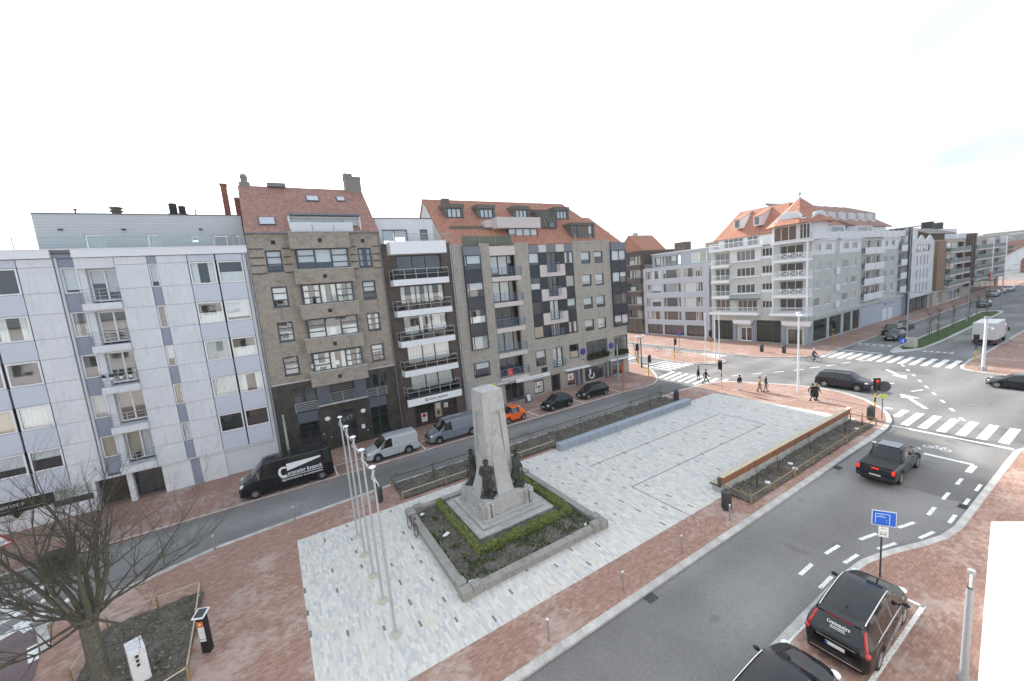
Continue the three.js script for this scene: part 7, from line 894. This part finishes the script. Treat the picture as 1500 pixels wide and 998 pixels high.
  if (s.handles) part('door_handle', s.handles.flatMap((q) => { const r = ring(q)[3]; return [1, -1].map((f) => bx(q - 0.09, q + 0.09, r[1] - 0.09, r[1] - 0.06, f * r[2] - 0.015, f * r[2] + 0.015)); }), s.handleMat ?? s.paint, t);
  const mq = s.mirror ?? s.ws[0] + 0.55, mr = ring(mq); for (const f of [-1, 1]) part('wing_mirror', [ell(0.07, 0.08, 0.11, mq, mr[4][1] + 0.1, f * (mr[4][2] + 0.14), 10), bar([mq, mr[4][1] + 0.03, f * (mr[4][2] - 0.04)], [mq, mr[4][1] + 0.07, f * (mr[4][2] + 0.1)], 0.025)], s.mirrorMat ?? s.paint, t);
  for (const f of [-1, 1]) { const [hx, hy, hz, a, b, c] = s.head; part('headlight', ell(a, b, c, hx, hy, f * hz, 12), M.lampClear, t); const [tx, ty, tz, d, e, g] = s.tail; part('tail_light', new THREE.SphereGeometry(1, 12, 8).scale(d, e, g).translate(tx, ty, f * tz), o.brake ? M.brake : M.lampRed, t); }
  part('number_plate', bx(h + 0.005, h + 0.02, 0.42, 0.53, -0.26, 0.26), M.plate, t); if (!s.noRearPlate) part('number_plate', bx(-h - 0.02, -h - 0.003, s.plateY ?? 0.75, (s.plateY ?? 0.75) + 0.11, -0.26, 0.26), M.plate, t);
  part('grille', bx(h - 0.02, h + 0.012, 0.55, 0.68, -s.W * 0.3, s.W * 0.3), M.trim, t);
  if (s.rails) for (const f of [-1, 1]) { const g = []; let p; for (let q = s.rails[0]; q <= s.rails[1] + 0.01; q += (s.rails[1] - s.rails[0]) / 8) { const r = ring(q)[6], v = [q, r[1] + 0.035, f * (r[2] + 0.0)]; if (p) g.push(bar(p, v, 0.018, 0.018, 6)); p = v; } part('roof_rail', g, M.chrome, t); }
  return t;
}
const bk = paint('#0d0f13'), dk = paint('#14181f'), dkBlue = paint('#141b28'), slv = paint('#b6bbbf', { metalness: 0.3 }), gry = paint('#7d858e', { metalness: 0.5 }), blackVan = paint('#101217'), orangeP = paint('#e5662a'), whiteP = paint('#d6d8d8');
const hatch = (L, W, H, p, e = {}) => { const h = L / 2; return { name: 'parked_car', L, W, H, r: 0.3, paint: p, top: [[-h, 0.5], [-h + 0.04, 0.82], [-h + 0.12, H * 0.66], [-h + 0.5, H * 0.93], [-h + 0.8, H * 0.98], [-0.1, H], [0.25, H * 0.985], [h - 1.6, H * 0.95], [h - 0.95, H * 0.66], [h - 0.35, H * 0.58], [h - 0.08, H * 0.47], [h, 0.42]], belt: [[-h, 0.5], [-h + 0.15, H * 0.62], [h - 0.9, H * 0.6], [h, 0.4]], plan: [[-h, W * 0.4], [-h + 0.15, W * 0.47], [-h + 0.6, W * 0.5], [h - 0.8, W * 0.5], [h - 0.25, W * 0.45], [h, W * 0.34]], wheels: [-h + 0.62, h - 0.72], ws: [h - 1.6, h - 0.95], rear: [-h + 0.14, -h + 0.5], side: [[-h + 0.75, -0.08], [0.02, h - 1.32]], seams: [-0.03, h - 1.2], handles: [0.08], mirror: h - 1.3, head: [h - 0.2, 0.66, W * 0.36, 0.12, 0.09, 0.13], tail: [-h + 0.1, 0.85, W * 0.41, 0.06, 0.16, 0.07], ...e }; };
const suv = (p, e = {}) => { const L = 4.64, h = L / 2, W = 1.89; return { name: 'parked_car', L, W, H: 1.7, r: 0.365, sill: 0.28, paint: p, clad: true, top: [[-h, 0.62], [-h + 0.03, 0.88], [-h + 0.07, 1.0], [-h + 0.12, 1.06], [-h + 0.42, 1.55], [-h + 0.47, 1.6], [-h + 0.8, 1.645], [-1.0, 1.675], [-0.3, 1.7], [0.3, 1.69], [0.62, 1.65], [1.3, 1.14], [1.5, 1.09], [2.05, 0.98], [2.24, 0.86], [h, 0.6]], belt: [[-h, 0.6], [-h + 0.2, 1.12], [-1.2, 1.13], [0.9, 1.02], [1.6, 0.96], [h, 0.55]], plan: [[-h, W * 0.41], [-h + 0.12, W * 0.46], [-h + 0.5, W * 0.49], [-1.2, W * 0.5], [1.2, W * 0.5], [1.9, W * 0.48], [2.2, W * 0.42], [h, W * 0.33]], wheels: [-1.36, 1.41], ws: [0.62, 1.3], rear: [-h + 0.12, -h + 0.42], side: [[-1.85, -1.15], [-1.08, -0.08], [0.0, 0.92]], seams: [-1.1, -0.04, 1.0], handles: [-0.85, 0.2], mirror: 0.95, head: [2.08, 0.88, 0.68, 0.16, 0.08, 0.16], tail: [-h + 0.13, 0.93, 0.81, 0.11, 0.1, 0.085], rails: [-1.8, 0.45], plateY: 0.72, ...e }; };
const van = (L, W, H, p, e = {}) => { const h = L / 2; return { name: 'parked_van', L, W, H, r: 0.33, paint: p, clad: true, tumble: 0.09, top: [[-h, 0.6], [-h + 0.02, 0.9], [-h + 0.05, H * 0.9], [-h + 0.15, H * 0.985], [-0.3, H], [h - 1.9, H * 0.985], [h - 1.65, H * 0.95], [h - 0.95, H * 0.62], [h - 0.7, H * 0.57], [h - 0.2, H * 0.5], [h - 0.06, H * 0.4], [h, 0.4]], belt: [[-h, 0.55], [-h + 0.1, H * 0.56], [h - 0.9, H * 0.54], [h - 0.2, H * 0.42], [h, 0.36]], plan: [[-h, W * 0.48], [-h + 0.2, W * 0.5], [h - 1.1, W * 0.5], [h - 0.4, W * 0.47], [h - 0.1, W * 0.4], [h, W * 0.32]], wheels: [-h + 0.95, h - 0.88], ws: [h - 1.65, h - 0.95], side: [[h - 2.15, h - 1.2]], seams: [h - 2.3, h - 1.1, -0.4], handles: [h - 2.05], mirror: h - 1.2, mirrorMat: M.trim, handleMat: M.trim, steel: true, head: [h - 0.26, H * 0.43, W * 0.37, 0.2, 0.1, 0.12], tail: [-h + 0.02, 1.05, W * 0.45, 0.03, 0.22, 0.06], ...e }; };
const PI = Math.PI;
// large black tradesman's van with lettering
{
  const s = van(6.2, 2.05, 2.42, blackVan, { r: 0.35, top: [[-3.1, 0.6], [-3.08, 0.9], [-3.04, 2.2], [-2.95, 2.38], [-0.3, 2.42], [1.2, 2.4], [1.45, 2.34], [2.25, 1.48], [2.5, 1.36], [2.9, 1.12], [3.05, 0.85], [3.1, 0.45]], belt: [[-3.1, 0.55], [-3, 1.3], [2.2, 1.32], [2.9, 1.0], [3.1, 0.4]], wheels: [-2.2, 2.16], ws: [1.45, 2.25], side: [[1.0, 1.95]], seams: [0.85, 2.05, -0.6, -2.9], handles: [1.0], mirror: 1.95, head: [2.82, 1.02, 0.78, 0.2, 0.16, 0.1] });
  const v = vehicle(s, 'large black panel van with white lettering and saw emblem on its side', 'van', [-0.47, -33.95], PI, { y: YP });
  const T = new THREE.Group(); const put = (str, size, font, x, y, w) => { const g = letters(str, size, font), bb = g.boundingBox, k = w / (bb.max.x - bb.min.x); return g.scale(k, 1, 1).translate(x - bb.min.x * k, y, 0); };
  const arc = new THREE.Shape(); const geo = [put('arpentier Kenneth', 0.26, fontSerif, -0.42, 1.08, 2.3), put('algemene binnen- en schrijnwerken', 0.13, fontSans, -0.85, 0.74, 2.75), put('C', 0.78, fontSans, -1.0, 1.02, 0.55)].map((g) => g);
  const saw = new THREE.Shape([[-0.43, 1.95], [1.86, 1.96], [1.86, 1.87], ...[...Array(24)].flatMap((_, k) => { const t = (k + 0.5) / 24, u = (k + 1) / 24, X = (q) => 1.86 - q * 2.29, Y = (q) => 1.86 - q * 0.42; return [[X(t), Y(t) - 0.035], [X(u), Y(u)]]; })].map((p) => new THREE.Vector2(...p))); geo.push(new THREE.ExtrudeGeometry(saw, { depth: 0.006, bevelEnabled: false }), bx(-0.85, 1.92, 0.955, 1.0, 0, 0.006));
  const m = part('lettering', geo, M.whiteGloss, v); m.rotation.y = PI; m.position.set(-0.42, 0.02, -1.045);
}
vehicle(van(4.4, 1.82, 1.84, slv), 'small silver panel van parked between the black van and grey van', 'van', [7.3, -33.95], PI, { y: YP });
vehicle(van(4.98, 1.92, 1.92, gry, { wheels: [-1.6, 1.65] }), 'grey metallic panel van parked before the optician shop', 'van', [12.98, -34.0], PI, { y: YP });
{ const h = 1.27; vehicle({ ...hatch(2.54, 1.54, 1.53, orangeP), r: 0.29, top: [[-h, 0.5], [-h + 0.04, 0.9], [-h + 0.12, 1.05], [-h + 0.5, 1.46], [-0.4, 1.52], [0.1, 1.53], [0.3, 1.46], [0.82, 0.98], [1.1, 0.82], [1.24, 0.6], [h, 0.4]], belt: [[-h, 0.5], [-h + 0.1, 0.92], [0.8, 0.92], [h, 0.4]], wheels: [-0.9, 0.9], ws: [0.3, 0.82], rear: [-h + 0.14, -h + 0.5], side: [[-0.5, 0.6]], seams: [-0.42, 0.72], handles: [-0.25], mirror: 0.62, head: [1.12, 0.72, 0.52, 0.1, 0.08, 0.1], tail: [-h + 0.08, 0.8, 0.62, 0.05, 0.12, 0.06], twoTone: -0.5, cell: paint('#9aa0a4', { metalness: 0.5 }) }, 'tiny orange two seat car with dark roof beside the memorial view', 'car', [19.42, -33.85], PI, { y: YP }); }
vehicle(hatch(3.56, 1.63, 1.49, paint('#0f1d1e'), { steel: true }), 'rounded dark green hatchback with pale hubcaps parked in a bay', 'car', [25.05, -33.85], PI, { y: YP });
vehicle(hatch(4.0, 1.72, 1.45, bk), 'glossy black hatchback parked in the bay nearest the orange post', 'car', [30.55, -34.25], PI, { y: YP });
// near parked estate with lettering, and the car behind it
{
  const v = vehicle(suv(paint('#0c0d10')), 'black estate car with white lettering on its tailgate and red lamps', 'car', [16.62, -5.12], 0.05, { y: YP });
  const w = (str, size, font, y, width, dx) => { const g = letters(str, size, font), bb = g.boundingBox, k = width / (bb.max.x - bb.min.x); return g.scale(k, 1, 1).translate(-width / 2 - bb.min.x * k, y, 0); };
  const m = part('lettering', [w('Centenaire', 0.1, fontSerif, 0.03, 0.62), w('KNOKKE', 0.045, fontSans, -0.05, 0.38), bx(-0.22, 0.22, -0.085, -0.075, 0, 0.006)], M.whiteGloss, v); m.rotation.order = 'YXZ'; m.rotation.y = -PI / 2; m.rotation.x = -0.55; m.position.set(-2.085, 1.31, 0.0);
  for (const f of [-1, 1]) part('tail_light_stem', new THREE.TubeGeometry(new THREE.CatmullRomCurve3([V3(-2.2, 0.92, f * 0.8), V3(-2.16, 1.1, f * 0.77), V3(-2.02, 1.32, f * 0.7), V3(-1.9, 1.5, f * 0.64)]), 10, 0.05, 8), M.lampRed, v); part('spoiler', cbx(-1.98, -1.6, 1.575, 1.625, -0.6, 0.6, 0.02), bk, v); part('third_brake_light', bx(-1.992, -1.976, 1.585, 1.612, -0.4, 0.4), M.lampRed, v); part('tailgate_trim', bx(-2.305, -2.27, 0.9, 0.925, -0.52, 0.52), M.chrome, v); part('window_trim', [-1, 1].flatMap((f) => [bar([-1.6, 1.135, f * 0.905], [0.95, 1.035, f * 0.905], 0.012)]), M.chrome, v); part('rear_wiper', [bar([-2.15, 1.16, 0], [-2.12, 1.22, 0.33], 0.012)], M.black, v); part('antenna', ell(0.1, 0.05, 0.03, -1.3, 1.69, 0), bk, v); part('bumper_trim', bx(-2.34, -2.31, 0.4, 0.43, -0.7, 0.7), M.chrome, v); part('plate_band', bx(-2.343, -2.338, 0.72, 0.83, -0.26, -0.2), M.signBlue, v);
}
vehicle(suv(paint('#0f1115')), 'black car parked behind the lettered estate with folded mirror', 'car', [11.0, -5.2], 0.02, { y: YP });
{ // dark pickup waiting at the lights
  const h = 2.66, p = paint('#191d26'); const v = vehicle({ name: 'pickup_truck', L: 5.32, W: 1.88, H: 1.8, r: 0.39, sill: 0.42, paint: p, clad: true, top: [[-h, 0.62], [-h + 0.02, 1.0], [-h + 0.06, 1.13], [-h + 0.1, 1.14], [-0.98, 1.15], [-0.93, 1.2], [-0.72, 1.68], [-0.6, 1.77], [0.1, 1.8], [0.55, 1.74], [1.2, 1.24], [1.5, 1.18], [2.35, 1.06], [2.55, 0.9], [h, 0.55]], belt: [[-h, 0.6], [-h + 0.06, 1.08], [1.2, 1.12], [2.3, 0.95], [h, 0.5]], plan: [[-h, 0.9], [-h + 0.1, 0.92], [2.1, 0.93], [2.5, 0.82], [h, 0.66]], wheels: [-1.55, 1.56], ws: [0.55, 1.2], rear: [-0.93, -0.72], side: [[-0.72, -0.12], [-0.04, 0.8]], seams: [-0.85, -0.08, 0.95], handles: [-0.65, 0.1], mirror: 0.8, mirrorMat: M.trim, head: [2.45, 0.92, 0.68, 0.14, 0.1, 0.14], tail: [-h + 0.02, 0.98, 0.8, 0.04, 0.14, 0.075], plateY: 0.58 }, 'dark grey pickup truck with covered bed stopped before the cycle box', 'pickup truck', [31.72, -8.5], 0.02, { brake: true });
  part('bed_cover', cbx(-2.58, -1.0, 1.155, 1.185, -0.76, 0.76, 0.01), M.black70, v); part('sports_bar', [bar([-1.0, 1.16, 0.74], [-0.65, 1.72, 0.64], 0.04), bar([-1.0, 1.16, -0.74], [-0.65, 1.72, -0.64], 0.04)], M.trim, v); part('third_brake_light', bx(-2.675, -2.655, 1.02, 1.07, -0.16, 0.16), M.brake, v); part('step_bumper', cbx(-2.78, -2.62, 0.5, 0.62, -0.85, 0.85, 0.03), M.trim, v); part('roof_panel', cbx(-0.55, 0.35, 1.805, 1.822, -0.5, 0.5, 0.006), gry, v);
}
vehicle({ ...suv(paint('#121722')), name: 'moving_car' }, 'dark blue large estate car crossing past the plaza corner', 'car', [49.95, -17.3], -PI / 2);
vehicle({ ...hatch(4.5, 1.8, 1.42, paint('#161b24')), name: 'moving_car', r: 0.33 }, 'dark saloon car entering the junction from the side street', 'car', [58.2, -6.6], PI / 2);
{ // box lorry seen from behind
  const t = thing('box_lorry', 'white box lorry driving away along the boulevard', 'lorry', [84.2, YR, -12.9], 0.0); const boxM = mk('#dcdcd8', 0.5), panel = mk('#cfcfcc', 0.55);
  part('cargo_box', cbx(-3.2, 1.6, 0.85, 3.1, -1.08, 1.08, 0.02), boxM, t); part('tail_lift', cbx(-3.3, -3.22, 0.9, 1.95, -1.05, 1.05, 0.02), panel, t); part('rear_door', cbx(-3.24, -3.205, 1.98, 3.02, -1.03, 1.03, 0.01), panel, t); part('chassis', bx(-3.1, 3.4, 0.45, 0.84, -0.5, 0.5), M.trim, t); part('cab', [cbx(1.75, 3.5, 0.5, 2.3, -1.0, 1.0, 0.12)], whiteP, t); part('windscreen', bx(3.5, 3.52, 1.3, 2.1, -0.85, 0.85), M.carGlass, t); for (const f of [-1, 1]) { part('tail_light', bx(-3.25, -3.2, 0.55, 0.75, f * 0.95 - 0.12, f * 0.95 + 0.12), M.lampRed, t); part('wing_mirror', [cbx(3.0, 3.1, 1.3, 1.8, f * 1.22 - 0.1, f * 1.22 + 0.1, 0.02)], M.trim, t); for (const x of [-1.9, 2.6]) { const w = part('wheel', new THREE.CylinderGeometry(0.4, 0.4, 0.28, 20).rotateX(PI / 2), M.tyre, t); w.position.set(x, 0.4, f * 0.88); part('rim', new THREE.CylinderGeometry(0.22, 0.22, 0.3, 16).rotateX(PI / 2), M.hub, w); } } part('bumper', cbx(-3.3, -3.1, 0.4, 0.52, -1.0, 1.0, 0.02), M.trim, t);
}
const farCars = [[82.7, -22.3, PI, 'dark car waiting at the stop line beside the median tip', dk], [88.2, -24.1, PI, 'dark car parked beside the white garage doors', bk], [94.2, -24.2, PI, 'black car parked farther along the garage front', dk], [132.5, -21.4, PI, 'black car driving in by the end of the green median', bk], [158, -24.1, PI, 'grey car parked along the beige row, first of the line', gry], [165, -24.1, PI, 'dark grey car parked along the beige row, second of the line', dk], [176, -24.1, PI, 'silver car parked along the beige row, third of the line', slv], [188, -20.6, 0, 'white car near the far end of the boulevard', whiteP], [200, -22, 0, 'dark blue car among far boulevard traffic', dkBlue], [214, -20, 0, 'pale car among far boulevard traffic', whiteP], [228, -23, 0, 'silver car among far boulevard traffic', slv]];
farCars.forEach(([x, z, a, l, p], i) => vehicle({ ...(i % 3 === 1 ? suv(p) : hatch(4.3, 1.78, 1.46, p)), name: 'distant_car' }, l, 'car', [x, z], a));
vehicle({ ...van(5.4, 1.95, 2.3, bk), name: 'distant_van' }, 'black van standing beyond the parked line on the boulevard', 'van', [182, -16.5], PI);

// ---------------------------------------------------------------- people
person({ label: 'person in dark coat walking over the zebra crossing, arms down', at: gp(1023, 556), turn: 0.6, jacket: '#24252a', trousers: '#1f2024', stride: 0.12, coat: 0.75, y: YR, hat: true, hair: '#1c1b1c' });
person({ label: 'person in black jacket striding over the zebra crossing', at: gp(1034, 561.5), turn: 0.9, jacket: '#1b1b1f', trousers: '#22242a', stride: 0.36, y: YR, hair: '#241d18' });
person({ label: 'person in dark jacket and white trousers with a dark beret', at: gp(1083.4, 572.6), turn: -0.5, jacket: '#23242b', trousers: '#dcdcda', stride: 0.05, hat: true, hair: '#22263a', height: 1.72 });
person({ label: 'person in long beige coat walking beside a dark jacket', at: gp(1112.5, 575), turn: 0.4, jacket: '#a68e6c', trousers: '#3b342e', stride: 0.18, coat: 0.6, hair: '#4a3c30', height: 1.66 });
person({ label: 'person in dark jacket and grey trousers beside the beige coat', at: gp(1121.5, 575), turn: 0.5, jacket: '#25262b', trousers: '#77776f', stride: 0.14, hair: '#b9b4ac', height: 1.8 });
person({ label: 'person in long black coat with scarf walking on the brick corner', at: gp(1190, 588), turn: 1.2, jacket: '#1d1d20', trousers: '#39404a', stride: 0.34, coat: 0.6, scarf: '#a8a295', hair: '#3a2d22', height: 1.7 });
person({ label: 'person in dark olive coat walking ahead of the scarf wearer', at: gp(1196, 588.5), turn: 1.3, jacket: '#2e2d29', trousers: '#2a2c30', stride: 0.22, coat: 0.55, hair: '#8b6a48', height: 1.7 });
{ const [x, z] = [60.9, -24.4]; bicycle('dark bicycle ridden past the far zebra crossing', [x, z], -1.4, undefined, YR); person({ label: 'cyclist in blue jacket and pale cap riding a dark bicycle', at: [x + 0.02, z - 0.15], y: YR + 0.02, turn: 0.17, jacket: '#3c4664', trousers: '#2c3140', seat: true, lean: 0.14, arms: [[0.28, 0.5, 1.02], [0.28, 0.5, 1.02]], hat: true, hair: '#d8d4cc' }); }
scene.fog = new THREE.FogExp2(0xeef2f6, 0.00022);
renderer.render(scene, camera);
